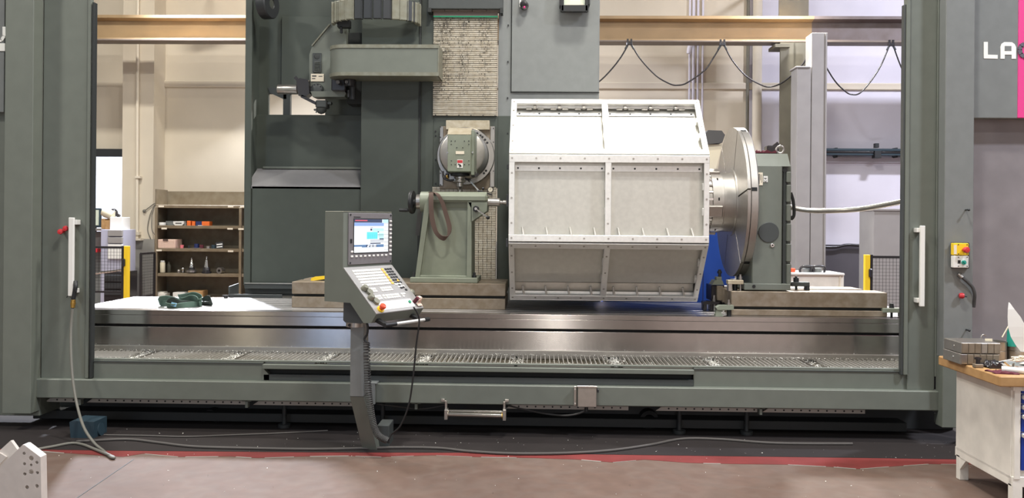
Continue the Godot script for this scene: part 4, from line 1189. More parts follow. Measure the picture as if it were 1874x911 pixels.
func milling_head() -> void:
	var t := thing("milling_head", "grey-green milling head with a warning label on a round steel flange", "milling head")
	part("slide_plate", B.new().box(Vector3(-0.737, 2.284, -8.995), Vector3(0.511, 0.63, 0.05), 0.003), mats.block_steel, t)
	part("top_plate", B.new().box(Vector3(-0.711, 2.608, -8.95), Vector3(0.437, 0.093, 0.06), 0.003), mats.cream_steel, t)
	part("guide_strip", B.new().box(Vector3(-0.464, 2.296, -8.985), Vector3(0.044, 0.606, 0.07), 0.003), mats.steel, t)
	part("guide_strip", B.new().box(Vector3(-0.976, 2.299, -8.99), Vector3(0.036, 0.597, 0.06), 0.003), mats.steel, t)
	part("strip_screw", bolts([Vector3(-0.988, 2.591, -8.955), Vector3(-0.987, 2.487, -8.955), Vector3(-0.986, 2.389, -8.955), Vector3(-0.985, 2.323, -8.955), Vector3(-0.984, 2.126, -8.955), Vector3(-0.983, 2.011, -8.955), Vector3(-0.455, 2.577, -8.945), Vector3(-0.454, 2.44, -8.945), Vector3(-0.453, 2.293, -8.945), Vector3(-0.452, 2.151, -8.945)], 0.006), mats.black, t)
	var q := Vector3(-0.729, 2.298, -8.97)
	part("flange_ring", B.new().lathe([Vector2(0.22, 0.0), Vector2(0.285, 0.0), Vector2(0.29, 0.01), Vector2(0.29, 0.05), Vector2(0.282, 0.06), Vector2(0.22, 0.06)], B.along(q, q + Vector3(0, 0, 1)), 48), mats.steel, t)
	var b := B.new()
	for a in [-0.75, -0.62, 0.55, 0.7, 0.85, 0.95, 1.1]:
		var p := q + Vector3(cos(a) * 0.252, sin(a) * 0.252, 0.056)
		b.cyl(p, p + Vector3(0, 0, 0.006), 0.012, 10)
	part("flange_hole", b, mats.black, t, "stuff")
	part("swivel_drum", B.new().lathe([Vector2(0, 0.0), Vector2(0.235, 0.0), Vector2(0.235, 0.3), Vector2(0.228, 0.31), Vector2(0.215, 0.42), Vector2(0.2, 0.43), Vector2(0, 0.43)], B.along(q + Vector3(0, 0, 0.02), q + Vector3(0, 0, 1)), 48), mats.turned_steel, t)
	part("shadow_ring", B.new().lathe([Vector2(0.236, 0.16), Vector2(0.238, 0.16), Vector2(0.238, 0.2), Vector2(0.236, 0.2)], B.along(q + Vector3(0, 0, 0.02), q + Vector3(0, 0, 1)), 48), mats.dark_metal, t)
	# nose block with chamfered top
	part("nose_block", B.new().box(Vector3(-0.725, 2.268, -8.385), Vector3(0.215, 0.339, 0.47), 0.006), mats.paint_green, t)
	part("nose_cap", B.new().prism(PackedVector2Array([Vector2(-8.15, 2.438), Vector2(-8.25, 2.508), Vector2(-8.6, 2.508), Vector2(-8.6, 2.438)]), Transform3D(Basis(Vector3.BACK, Vector3.UP, Vector3.RIGHT), Vector3(-0.834, 0, 0)), 0.215), mats.cream_steel, t)
	part("side_cover", B.new().box(Vector3(-0.605, 2.276, -8.39), Vector3(0.03, 0.41, 0.42), 0.004), mats.paint_green, t)
	part("nose_screw", bolts([Vector3(-0.798, 2.378, -8.15), Vector3(-0.763, 2.378, -8.15), Vector3(-0.678, 2.378, -8.15), Vector3(-0.638, 2.379, -8.15), Vector3(-0.798, 2.348, -8.15), Vector3(-0.638, 2.349, -8.15), Vector3(-0.748, 2.318, -8.15), Vector3(-0.693, 2.318, -8.15), Vector3(-0.796, 2.198, -8.15), Vector3(-0.637, 2.199, -8.15), Vector3(-0.796, 2.163, -8.15), Vector3(-0.761, 2.164, -8.15), Vector3(-0.676, 2.164, -8.15), Vector3(-0.636, 2.164, -8.15)], 0.0045), mats.black, t)
	part("lifting_screw", bolts([Vector3(-0.832, 2.273, -8.15), Vector3(-0.604, 2.276, -8.17)], 0.008), mats.bright_steel, t)
	part("name_plate", B.new().box(Vector3(-0.718, 2.272, -8.148), Vector3(0.077, 0.027, 0.004)), mats.cream, t)
	var w := part("warning_label", B.new().box(Vector3(-0.717, 2.171, -8.148), Vector3(0.052, 0.075, 0.005)), mats.white_paint, t)
	part("red_header", B.new().box(Vector3(-0.717, 2.191, -8.145), Vector3(0.047, 0.025, 0.003)), mats.red, w)
	part("warning_symbol", B.new().bar(Vector3(-0.733, 2.168, -8.144), Vector3(-0.711, 2.154, -8.144), 0.012, 0.003, Vector3.BACK).bar(Vector3(-0.711, 2.164, -8.144), Vector3(-0.721, 2.141, -8.144), 0.008, 0.003, Vector3.BACK).cyl(Vector3(-0.708, 2.149, -8.146), Vector3(-0.708, 2.149, -8.142), 0.006, 10), mats.black, w)
	# spindle and tool
	var s := Vector3(-0.736, 2.112, -8.38)
	part("spindle_nose", B.new().lathe([Vector2(0, 0), Vector2(0.13, 0), Vector2(0.13, -0.02), Vector2(0.09, -0.03), Vector2(0.09, -0.05), Vector2(0.06, -0.055), Vector2(0, -0.055)], Transform3D(Basis(), s + Vector3(0, 0.01, 0)), 24), mats.dark_metal, t)
	part("tool_holder", B.new().lathe([Vector2(0, -0.05), Vector2(0.055, -0.05), Vector2(0.055, -0.066), Vector2(0.042, -0.07), Vector2(0.042, -0.08), Vector2(0.055, -0.084), Vector2(0.055, -0.096), Vector2(0.032, -0.105), Vector2(0.032, -0.14), Vector2(0.022, -0.15), Vector2(0.018, -0.17), Vector2(0, -0.17)], Transform3D(Basis(), s), 24), mats.steel, t)
	part("probe_stem", B.new().cyl(s + Vector3(0, -0.17, 0), s + Vector3(0, -0.225, 0), 0.007, 10), mats.bright_steel, t)
	part("coolant_pipe", B.new().tube(spline([s + Vector3(-0.16, 0.0, 0.02), s + Vector3(-0.15, -0.06, 0.04), s + Vector3(-0.1, -0.085, 0.05), s + Vector3(-0.05, -0.08, 0.05)], 5), 0.01, 8).box(Vector3(-0.856, 2.071, -8.385), Vector3(0.031, 0.046, 0.07), 0.004), mats.film, t)
	part("coolant_block", B.new().box(Vector3(-0.605, 2.084, -8.32), Vector3(0.041, 0.046, 0.08), 0.004).bar(Vector3(-0.576, 2.068, -8.3), Vector3(-0.561, 2.093, -8.3), 0.02, 0.02, Vector3.BACK), mats.film, t)
	part("work_lamp_tip", B.new().cyl(Vector3(-0.854, 2.073, -8.33), Vector3(-0.847, 2.047, -8.32), 0.009, 10), mats.brass, t)
	done(t)
	# dial indicator on its jointed arm
	t = thing("dial_indicator", "white-faced dial indicator on a black jointed arm under the milling head", "dial gauge")
	part("arm", B.new().bar(Vector3(-0.647, 2.037, -8.3), Vector3(-0.546, 1.925, -8.25), 0.013, 0.013, Vector3.BACK).bar(Vector3(-0.546, 1.925, -8.25), Vector3(-0.515, 1.934, -8.24), 0.01, 0.01, Vector3.BACK), mats.stainless, t)
	part("arm", B.new().bar(Vector3(-0.679, 2.043, -8.32), Vector3(-0.637, 2.027, -8.3), 0.02, 0.02, Vector3.BACK).bar(Vector3(-0.535, 1.924, -8.24), Vector3(-0.433, 1.894, -8.22), 0.014, 0.014, Vector3.BACK), mats.film, t)
	part("clamp", B.new().ball(Vector3(-0.546, 1.924, -8.24), 0.014).ball(Vector3(-0.511, 1.95, -8.24), 0.013).ball(Vector3(-0.642, 2.027, -8.3), 0.015), mats.film, t)
	q = Vector3(-0.44, 1.939, -8.2)
	part("case", B.new().lathe([Vector2(0, 0.0), Vector2(0.024, 0.0), Vector2(0.0265, 0.004), Vector2(0.0265, 0.02), Vector2(0.0225, 0.022), Vector2(0.0225, 0.018), Vector2(0, 0.018)], B.along(q, q + Vector3(0, 0, 1)), 24), mats.black, t)
	part("face", B.new().lathe([Vector2(0, 0.0195), Vector2(0.022, 0.0195), Vector2(0.022, 0.018)], B.along(q, q + Vector3(0, 0, 1)), 24), mats.cream, t)
	part("needle", B.new().bar(q + Vector3(-0.004, -0.006, 0.0205), q + Vector3(0.006, 0.013, 0.0205), 0.003, 0.001, Vector3.BACK), mats.black, t)
	done(t)


func tailstock() -> void:
	# riser blocks
	for q in [[-2.144, -0.279, 7.76, 8.06, "long grooved steel riser block under the tailstock, the front one"], [-2.144, -0.279, 8.14, 8.42, "rear steel riser block behind the grooved one under the tailstock"], [1.613, 2.9, 7.52, 7.79, "long grooved steel riser block under the headstock, the front one"], [1.613, 2.835, 7.89, 8.2, "rear steel riser block showing its flat top behind the headstock clamps"]]:
		var z: float = (q[2] + q[3]) / 2
		var d: float = q[3] - q[2]
		var top := 1.108 if q[0] < 0 else 1.084
		var gy := 0.99 if q[0] < 0 else 0.945
		var c: float = (q[0] + q[1]) / 2
		var w: float = q[1] - q[0]
		var tb := thing("riser_block", q[4], "riser block", "riser blocks on the machine table")
		part("upper_bar", B.new().box(Vector3(c, (top + gy + 0.012) / 2, -z), Vector3(w, top - gy - 0.012, d), 0.004), mats.block_steel, tb)
		part("groove", B.new().box(Vector3(c, gy, -z), Vector3(w - 0.02, 0.05, d - 0.06)), mats.seam, tb)
		part("lower_bar", B.new().box(Vector3(c, (gy - 0.012 + 0.884) / 2, -z), Vector3(w, gy - 0.012 - 0.884, d), 0.004), mats.block_steel, tb)
		done(tb)
	var t: Node3D
	# tailstock
	t = thing("tailstock", "grey-green cast tailstock with a steel quill and black handwheel", "tailstock")
	var z := 7.84
	var bm := part("body", B.new().prism(PackedVector2Array([Vector2(-0.965, 1.773), Vector2(-0.59, 1.776), Vector2(-0.585, 1.154), Vector2(-1.046, 1.149)]), Transform3D(Basis(), Vector3(0, 0, -7.88)), -0.34), mats.paint_green, t)
	part("rib", B.new().prism(PackedVector2Array([Vector2(-0.998, 1.783), Vector2(-0.956, 1.879), Vector2(-0.946, 1.812), Vector2(-1.036, 1.149), Vector2(-1.075, 1.149)]), Transform3D(Basis(), Vector3(0, 0, -7.83)), -0.42), mats.paint_green, t)
	part("rib", B.new().prism(PackedVector2Array([Vector2(-0.619, 1.833), Vector2(-0.586, 1.834), Vector2(-0.58, 1.154), Vector2(-0.623, 1.153)]), Transform3D(Basis(), Vector3(0, 0, -7.83)), -0.42), mats.paint_green, t)
	part("foot_rib", B.new().box(Vector3(-0.819, 1.159, -8.015), Vector3(0.432, 0.024, 0.37), 0.006), mats.paint_green, t)
	part("base_plate", B.new().box(Vector3(-0.818, 1.132, -8.03), Vector3(0.591, 0.045, 0.5), 0.005), mats.paint_green, t)
	part("head_barrel", B.new().box(Vector3(-0.702, 1.849, -8.01), Vector3(0.512, 0.072, 0.38), 0.02).lathe([Vector2(0, 0), Vector2(0.085, 0), Vector2(0.09, 0.006), Vector2(0.09, 0.591), Vector2(0, 0.591)], B.along(Vector3(-1.047, 1.818, -7.95), Vector3(-0.448, 1.819, -7.95)), 28).prism(PackedVector2Array([Vector2(-0.614, 1.814), Vector2(-0.446, 1.816), Vector2(-0.451, 1.739), Vector2(-0.589, 1.642), Vector2(-0.59, 1.767)]), Transform3D(Basis(), Vector3(0, 0, -7.83)), -0.3), mats.paint_green, t)
	part("quill", B.new().cyl(Vector3(-0.462, 1.818, -7.95), Vector3(-0.341, 1.819, -7.95), 0.037, 24, -1.0, 0.004), mats.turned_steel, t)
	part("live_centre", B.new().cyl(Vector3(-0.346, 1.819, -7.95), Vector3(-0.321, 1.818, -7.95), 0.018, 18).cyl(Vector3(-0.321, 1.818, -7.95), Vector3(-0.312, 1.818, -7.95), 0.013, 18).cyl(Vector3(-0.312, 1.818, -7.95), Vector3(-0.283, 1.818, -7.95), 0.022, 18, 0.02).cyl(Vector3(-0.283, 1.818, -7.95), Vector3(-0.258, 1.818, -7.95), 0.02, 18, 0.004), mats.turned_steel, t)
	part("bearing_collar", B.new().cyl(Vector3(-1.086, 1.818, -7.95), Vector3(-1.042, 1.818, -7.95), 0.066, 28, -1.0, 0.004), mats.steel, t)
	var q := Vector3(-1.125, 1.813, -7.95)
	var hw := part("handwheel", B.new().lathe([Vector2(0.03, -0.012), Vector2(0.1, -0.012), Vector2(0.105, 0.0), Vector2(0.1, 0.016), Vector2(0.08, 0.012), Vector2(0.03, 0.02)], B.along(q, q + Vector3(1, 0, 0.12)), 32).cyl(q + Vector3(-0.02, 0, 0), q + Vector3(0.05, 0, 0), 0.03, 18), mats.black, t)
	part("crank_grip", B.new().lathe([Vector2(0, 0), Vector2(0.012, 0), Vector2(0.017, 0.03), Vector2(0.014, 0.09), Vector2(0, 0.095)], B.along(q + Vector3(-0.015, -0.072, 0.05), q + Vector3(-0.12, -0.072, 0.05)), 14), mats.black, hw)
	q = Vector3(-0.544, 1.757, -7.8)
	var lv := part("clamp_lever", B.new().bar(q, Vector3(-0.435, 1.681, -7.74), 0.013, 0.013, Vector3.BACK), mats.bright_steel, t)
	part("lever_hub", B.new().cyl(q - Vector3(0, 0, 0.05), q + Vector3(0, 0, 0.012), 0.027, 20, -1.0, 0.004), mats.black, lv)
	part("lever_knob", B.new().ball(Vector3(-0.435, 1.681, -7.74), 0.017), mats.black, lv)
	part("hub_screw", B.new().cyl(q + Vector3(0, 0, 0.012), q + Vector3(0, 0, 0.018), 0.012, 14), mats.bright_steel, lv)
	for p in [Vector3(-1.087, 1.147, -7.86), Vector3(-0.557, 1.148, -7.86)]:
		part("hold_down_bolt", B.new().cyl(p, p + Vector3(0, 0.05, 0), 0.012, 10).cyl(p, p + Vector3(0, 0.024, 0), 0.02, 6), mats.dark_metal, t)
	done(t)
	# lifting strap looped over the tailstock
	var w := Vector3(0.026, 0.004, 0.012)
	var loop := spline([Vector3(-0.92, 1.881, -7.9), Vector3(-0.936, 1.893, -7.83), Vector3(-0.936, 1.835, -7.795), Vector3(-0.929, 1.692, -7.79), Vector3(-0.899, 1.573, -7.785), Vector3(-0.859, 1.516, -7.775), Vector3(-0.811, 1.498, -7.77), Vector3(-0.778, 1.527, -7.775), Vector3(-0.773, 1.598, -7.785), Vector3(-0.8, 1.693, -7.79), Vector3(-0.834, 1.802, -7.79), Vector3(-0.874, 1.873, -7.795), Vector3(-0.907, 1.896, -7.83), Vector3(-0.944, 1.9, -7.9), Vector3(-0.982, 1.891, -7.93)], 6)
	var wide := []
	for i in loop.size():
		var f := float(i) / (loop.size() - 1)
		wide.append(Vector3(0.021, 0.0, 0.0).rotated(Vector3.BACK, 0.2 * sin(f * TAU)).lerp(Vector3(0.006, 0.02, 0.014), 1.0 - absf(f - 0.42) * 6.0 if absf(f - 0.42) < 0.16 else 0.0))
	single("lifting_strap", "brown webbing lifting strap looped over the tailstock", "strap", B.new().ribbon(loop, wide, 0.006), mats.strap_brown)
	single("lifting_strap", "short dark strap hanging behind the tailstock's handwheel", "strap", B.new().ribbon(spline([Vector3(-1.076, 1.767, -8.1), Vector3(-1.08, 1.668, -8.1), Vector3(-1.089, 1.568, -8.1), Vector3(-1.094, 1.514, -8.1)], 4), [Vector3(0.02, 0, 0), Vector3(0.02, 0, 0), Vector3(0.02, 0, 0), Vector3(0.02, 0, 0), Vector3(0.02, 0, 0), Vector3(0.02, 0, 0), Vector3(0.02, 0, 0), Vector3(0.02, 0, 0), Vector3(0.02, 0, 0), Vector3(0.02, 0, 0), Vector3(0.02, 0, 0), Vector3(0.02, 0, 0), Vector3(0.02, 0, 0)], 0.006), mats.rubber)
	# yellow tool on the block
	t = thing("spirit_level", "small yellow box level lying on the riser block beside the control pendant", "spirit level")
	var yb := Vector3(-1.961, 1.094, -7.95)
	part("body", B.new().prism(PackedVector2Array([Vector2(-2.02, 1.108), Vector2(-2.016, 1.13), Vector2(-1.991, 1.14), Vector2(-1.854, 1.153), Vector2(-1.854, 1.129), Vector2(-1.991, 1.108)]), Transform3D(Basis(), Vector3(0, 0, -7.92)), -0.06), mats.yellow, t)
	part("underside", B.new().prism(PackedVector2Array([Vector2(-2.018, 1.108), Vector2(-1.991, 1.11), Vector2(-1.854, 1.131), Vector2(-1.853, 1.114), Vector2(-1.971, 1.093), Vector2(-2.01, 1.093)]), Transform3D(Basis(), Vector3(0, 0, -7.925)), -0.05), mats.black, t)
	done(t)
	# green sling heaped on the table
	var c := Vector3(-3.172, 0.883, -7.97)
	t = thing("lifting_sling", "crumpled heap of green and grey webbing sling on the table", "sling")
	var strips := [
		[[Vector3(-3.312, 0.916, -7.75), Vector3(-3.281, 0.949, -7.7), Vector3(-3.232, 0.958, -7.72), Vector3(-3.192, 0.937, -7.8), Vector3(-3.163, 0.909, -7.85), Vector3(-3.21, 0.896, -7.82), Vector3(-3.272, 0.901, -7.76), Vector3(-3.307, 0.911, -7.75)], 0.035, "sling_green"],
		[[Vector3(-3.201, 0.892, -7.66), Vector3(-3.175, 0.929, -7.62), Vector3(-3.137, 0.953, -7.62), Vector3(-3.107, 0.932, -7.65), Vector3(-3.075, 0.901, -7.68), Vector3(-3.031, 0.89, -7.7), Vector3(-2.993, 0.897, -7.74)], 0.036, "sling_dark"],
		[[Vector3(-3.181, 0.907, -7.6), Vector3(-3.111, 0.901, -7.58), Vector3(-3.07, 0.902, -7.62), Vector3(-3.023, 0.902, -7.68), Vector3(-2.976, 0.899, -7.72), Vector3(-2.951, 0.903, -7.78)], 0.03, "sling_green"],
		[[Vector3(-3.214, 0.933, -7.95), Vector3(-3.144, 0.953, -7.9), Vector3(-3.07, 0.962, -7.86), Vector3(-3.013, 0.955, -7.84), Vector3(-2.961, 0.928, -7.82), Vector3(-2.968, 0.901, -7.8)], 0.05, "sling_green"],
		[[Vector3(-3.046, 0.91, -7.9), Vector3(-2.979, 0.898, -7.88), Vector3(-2.922, 0.896, -7.86), Vector3(-2.881, 0.913, -7.84), Vector3(-2.895, 0.941, -7.85), Vector3(-2.95, 0.942, -7.88), Vector3(-2.994, 0.924, -7.92)], 0.028, "sling_dark"],
		[[Vector3(-3.121, 0.92, -7.78), Vector3(-3.055, 0.942, -7.76), Vector3(-2.994, 0.935, -7.74), Vector3(-2.947, 0.913, -7.72)], 0.05, "sling_green"]]
	for s in strips:
		var pts := spline(s[0], 6)
		var ws := []
		for i in pts.size():
			var f := float(i) / pts.size()
			pts[i].y = maxf(pts[i].y, 0.884 + s[1] * 0.55)
			ws.append(Vector3(0.2 * sin(f * 9.0), 0.9, 0.7 + 0.5 * sin(f * 7.0)).normalized() * s[1])
		part("webbing", B.new().ribbon(pts, ws, 0.006), mats[s[2]], t)
	part("blue_label", B.new().box(Vector3(-3.107, 0.916, -7.57), Vector3(0.045, 0.03, 0.004), 0.0, Basis(Vector3.BACK, -0.25)), mats.label_blue, t)
	done(t)


const AX := Vector3(0.0, 1.838, -8.02)  # the turning axis, along x


func headstock() -> void:
	var t := thing("headstock", "grey-green cast headstock standing on the long riser block", "headstock")
	part("body", B.new().box(Vector3(1.916, 1.636, -7.86), Vector3(0.245, 0.997, 0.6), 0.006), mats.paint, t)
	part("body", B.new().prism(PackedVector2Array([Vector2(-7.56, 2.13), Vector2(-7.66, 2.243), Vector2(-8.08, 2.243), Vector2(-8.16, 2.13)]), Transform3D(Basis(Vector3.BACK, Vector3.UP, Vector3.RIGHT), Vector3(1.788, 0, 0)), 0.318), mats.paint, t)
	part("foot", B.new().box(Vector3(1.92, 1.12, -7.865), Vector3(0.385, 0.055, 0.63), 0.005), mats.paint, t)
	part("slot_back", B.new().box(Vector3(2.089, 1.637, -7.89), Vector3(0.078, 1.004, 0.54), 0.003), mats.paint, t)
	part("slot_recess", B.new().box(Vector3(2.074, 1.628, -7.615), Vector3(0.032, 0.965, 0.03), 0.002).cyl(Vector3(2.07, 2.101, -7.598) + Vector3(0, 0, -0.03), Vector3(2.07, 2.101, -7.598), 0.021, 16), mats.paint_dark, t)
	for q in [[Vector3(2.094, 2.04, -7.63), Vector3(0.036, 0.091, 0.14)], [Vector3(2.095, 1.903, -7.63), Vector3(0.036, 0.146, 0.14)], [Vector3(2.096, 1.741, -7.63), Vector3(0.036, 0.142, 0.14)], [Vector3(2.098, 1.576, -7.63), Vector3(0.036, 0.151, 0.14)], [Vector3(2.099, 1.407, -7.63), Vector3(0.036, 0.151, 0.14)], [Vector3(2.101, 1.229, -7.63), Vector3(0.036, 0.169, 0.14)]]:
		part("side_cleat", B.new().box(q[0], q[1], 0.006), mats.paint, t)
	part("cover_disc", B.new().cyl(Vector3(1.928, 1.577, -7.552) + Vector3(0, 0, -0.03), Vector3(1.928, 1.577, -7.552), 0.085, 40, -1.0, 0.003), mats.paint_dark, t)
	part("stop_pin", B.new().cyl(Vector3(1.83, 1.572, -7.54) + Vector3(0, 0, -0.04), Vector3(1.83, 1.572, -7.54), 0.014, 12), mats.black, t)
	part("oil_plug", B.new().cyl(Vector3(1.959, 1.468, -7.548) + Vector3(0, 0, -0.03), Vector3(1.959, 1.468, -7.548), 0.017, 16, -1.0, 0.003), mats.bright_steel, t)
	part("plug_socket", B.new().cyl(Vector3(1.959, 1.468, -7.546) + Vector3(0, 0, -0.01), Vector3(1.959, 1.468, -7.546), 0.008, 6), mats.black, t)
	part("rating_plate", B.new().box(Vector3(1.854, 2.023, -7.557), Vector3(0.041, 0.107, 0.005)), mats.cream, t)
	part("plate_print", B.new().box(Vector3(1.844, 2.022, -7.554), Vector3(0.007, 0.087, 0.002)).box(Vector3(1.855, 2.036, -7.554), Vector3(0.003, 0.05, 0.002)).box(Vector3(1.865, 2.026, -7.554), Vector3(0.003, 0.069, 0.002)), mats.dark_metal, t)
	var ce := part("marking_plate", B.new().box(Vector3(1.898, 2.022, -7.557), Vector3(0.036, 0.05, 0.005)), mats.white_paint, t)
	var b := B.new()
	for q in [Vector3(1.897, 2.034, -7.553), Vector3(1.897, 2.011, -7.553)]:  # the two marks, turned to be read from the side
		for k in 8:
			var a0 := PI * k / 8.0 + PI
			var a1 := PI * (k + 1) / 8.0 + PI
			b.bar(q + Vector3(cos(a0), sin(a0), 0) * 0.0095, q + Vector3(cos(a1), sin(a1), 0) * 0.0095, 0.003, 0.002, Vector3.BACK)
	b.bar(Vector3(1.897, 2.034, -7.553) + Vector3(0, -0.009, 0), Vector3(1.897, 2.034, -7.553) + Vector3(0, 0.0, 0), 0.003, 0.002, Vector3.BACK)
	part("mark", b, mats.black, ce)
	part("foot_screw", B.new().cyl(Vector3(1.807, 1.124, -7.545) + Vector3(0, 0, -0.03), Vector3(1.807, 1.124, -7.545), 0.014, 12), mats.black, t)
	var q := Vector3(2.081, 2.288, -7.8)
	part("eye_bolt", B.new().tube(spline([q + Vector3(0.032, 0, 0), q + Vector3(0.022, 0.022, 0), q + Vector3(0, 0.032, 0), q + Vector3(-0.022, 0.022, 0), q + Vector3(-0.032, 0, 0), q + Vector3(-0.022, -0.022, 0), q + Vector3(0, -0.032, 0), q + Vector3(0.022, -0.022, 0)], 4, true), 0.009, 10).cyl(q + Vector3(0, -0.06, 0), q + Vector3(0, -0.03, 0), 0.018, 14), mats.steel, t)
	part("motor_hump", B.new().box(Vector3(2.061, 2.299, -8.005), Vector3(0.105, 0.077, 0.11), 0.01).bar(Vector3(2.069, 2.323, -8.0), Vector3(2.117, 2.362, -8.0), 0.03, 0.03, Vector3.BACK), mats.film, t)
	part("side_hose", B.new().tube(spline([Vector3(2.175, 1.92, -7.8), Vector3(2.195, 1.859, -7.8), Vector3(2.204, 1.789, -7.8), Vector3(2.205, 1.727, -7.8), Vector3(2.187, 1.694, -7.8), Vector3(2.172, 1.713, -7.8)], 6), 0.014, 8), mats.black, t)
	done(t)
	t = thing("rag", "crumpled burgundy rag lying on top of the headstock", "rag")
	part("cloth", cloth(Vector3(1.838, 2.268, -7.75), Vector3(2.038, 2.255, -7.75), 0.28, 0.035, 5), mats.maroon, t)
	done(t)
	# faceplate: six segments with slots between them
	t = thing("faceplate", "large turned-steel lathe faceplate disc with radial slots", "faceplate")
	var R := 0.658
	var x0 := 1.709
	part("back_disc", B.new().lathe([Vector2(0, 0.0), Vector2(R - 0.012, 0.0), Vector2(R, 0.008), Vector2(R, 0.06), Vector2(R - 0.012, 0.07), Vector2(0, 0.07)], B.along(Vector3(x0 + 0.024, AX.y, AX.z), Vector3(x0 + 1, AX.y, AX.z)), 96), mats.turned_steel, t)
	for k in 6:
		var a0 := deg_to_rad(60.0 * k + 8.0)
		var pts := PackedVector2Array()
		var g := 0.007
		var am := a0 + deg_to_rad(30)
		pts.append(Vector2(cos(am), sin(am)) * g * 2.0)
		for i in 13:
			var a := a0 + deg_to_rad(60.0 * i / 12.0)
			var p := Vector2(cos(a), sin(a)) * R
			if i == 0:
				p += Vector2(-sin(a), cos(a)) * g
			if i == 12:
				p -= Vector2(-sin(a), cos(a)) * g
			pts.append(p)
		part("face_segment", B.new().prism(pts, Transform3D(Basis(Vector3.BACK, Vector3.UP, Vector3.RIGHT), Vector3(x0, AX.y, AX.z)), 0.024, true), mats.turned_steel, t)
		var e := Vector3(0, sin(a0), cos(a0))
		part("slot_mouth", B.new().bar(Vector3(x0 + 0.03, AX.y, AX.z) + e * (R + 0.001), Vector3(x0 + 0.075, AX.y, AX.z) + e * (R + 0.001), 0.03, 0.004, e), mats.near_black, t)
	done(t, Vector3(x0 + 0.05, AX.y - R, AX.z))
	# chuck between plate and drum
	t = thing("chuck", "stepped steel chuck gripping the drum's end in front of the faceplate", "chuck")
	var ax := func(x: float) -> Transform3D: return B.along(Vector3(x, AX.y, AX.z), Vector3(x + 1, AX.y, AX.z))
	part("body", B.new().lathe([Vector2(0, 1.5), Vector2(0.262, 1.5), Vector2(0.272, 1.505), Vector2(0.272, 1.6), Vector2(0.262, 1.604), Vector2(0.262, 1.7), Vector2(0.3, 1.7), Vector2(0.3, 1.709), Vector2(0, 1.709)], ax.call(0.0), 64), mats.turned_steel, t)
	part("front_ring", B.new().lathe([Vector2(0, 1.4), Vector2(0.25, 1.4), Vector2(0.258, 1.405), Vector2(0.258, 1.5)], ax.call(0.0), 64), mats.turned_steel, t)
	for k in 4:
		var a := deg_to_rad(90.0 * k - 18.0)
		var e := Vector3(0, sin(a), cos(a))
		var s := Vector3(0, cos(a), -sin(a))
		var jb := B.new()
		jb.box(Vector3(1.5, AX.y, AX.z) + e * 0.255, Vector3(0.17, 0.075, 0.1), 0.006, Basis(Vector3.RIGHT, e, Vector3.RIGHT.cross(e)))
		part("jaw", jb, mats.turned_steel, t)
	var grooves := B.new()
	var teeth := B.new()
	for k in 26:
		var a := TAU * k / 26.0 + 0.07
		var e := Vector3(0, sin(a), cos(a))
		var bas := Basis(Vector3.RIGHT, e, Vector3.RIGHT.cross(e))
		teeth.box(Vector3(1.47 + 0.012 * (k % 3), AX.y, AX.z) + e * 0.262, Vector3(0.075, 0.012, 0.02), 0.003, bas)
		grooves.box(Vector3(1.42 + 0.02 * (k % 2), AX.y, AX.z) + e * 0.258, Vector3(0.07, 0.004, 0.012), 0.0, bas)
		if k % 3 == 0:
			grooves.box(Vector3(1.552, AX.y, AX.z) + e * 0.272, Vector3(0.012, 0.004, 0.026), 0.0, bas)
	part("jaw_teeth", teeth, mats.bright_steel, t, "stuff")
	part("slot", grooves, mats.near_black, t, "stuff")
	part("draw_stub", B.new().cyl(Vector3(1.36, AX.y, AX.z), Vector3(1.41, AX.y, AX.z), 0.22, 40), mats.steel, t)
	done(t, Vector3(1.55, AX.y - 0.3, AX.z))
	clamps()


func cloth(a: Vector3, c: Vector3, depth: float, h: float, seed_: int) -> B:
	var f := FastNoiseLite.new()
	f.seed = seed_
	f.frequency = 0.09
	var n := 22
	var m := 14
	var b := B.new()
	var at := func(i: int, j: int) -> Vector3:
		var u := float(i) / n
		var w := float(j) / m
		var p := a.lerp(c, u) + Vector3(0, 0, -depth * w)
		p.x += 0.03 * f.get_noise_2d(i * 0.7, j + 200.0)
		var k := sin(PI * u) * 0.6 + 0.4
		p.y = minf(a.y, c.y) + 0.003 + h * (0.5 + 0.9 * f.get_noise_2d(i * 2.0, j * 2.0)) * k
		return p
	var nor := func(i: int, j: int) -> Vector3:
		var p: Vector3 = at.call(mini(i + 1, n), j) - at.call(maxi(i - 1, 0), j)
		var q: Vector3 = at.call(i, mini(j + 1, m)) - at.call(i, maxi(j - 1, 0))
		var r := p.cross(q).normalized()
		return r if r.y > 0 else -r
	for i in n:
		for j in m:
			b.tri(at.call(i, j), at.call(i + 1, j), at.call(i + 1, j + 1), nor.call(i, j), nor.call(i + 1, j), nor.call(i + 1, j + 1))
			b.tri(at.call(i, j), at.call(i + 1, j + 1), at.call(i, j + 1), nor.call(i, j), nor.call(i + 1, j + 1), nor.call(i, j + 1))
	for i in n:
		for j in [0, m]:
			var p: Vector3 = at.call(i, j)
			var q: Vector3 = at.call(i + 1, j)
			b.quad(p, q, Vector3(q.x, minf(a.y, c.y), q.z), Vector3(p.x, minf(a.y, c.y), p.z), Vector3(0, 0, 1.0 if j == 0 else -1.0))
	return b


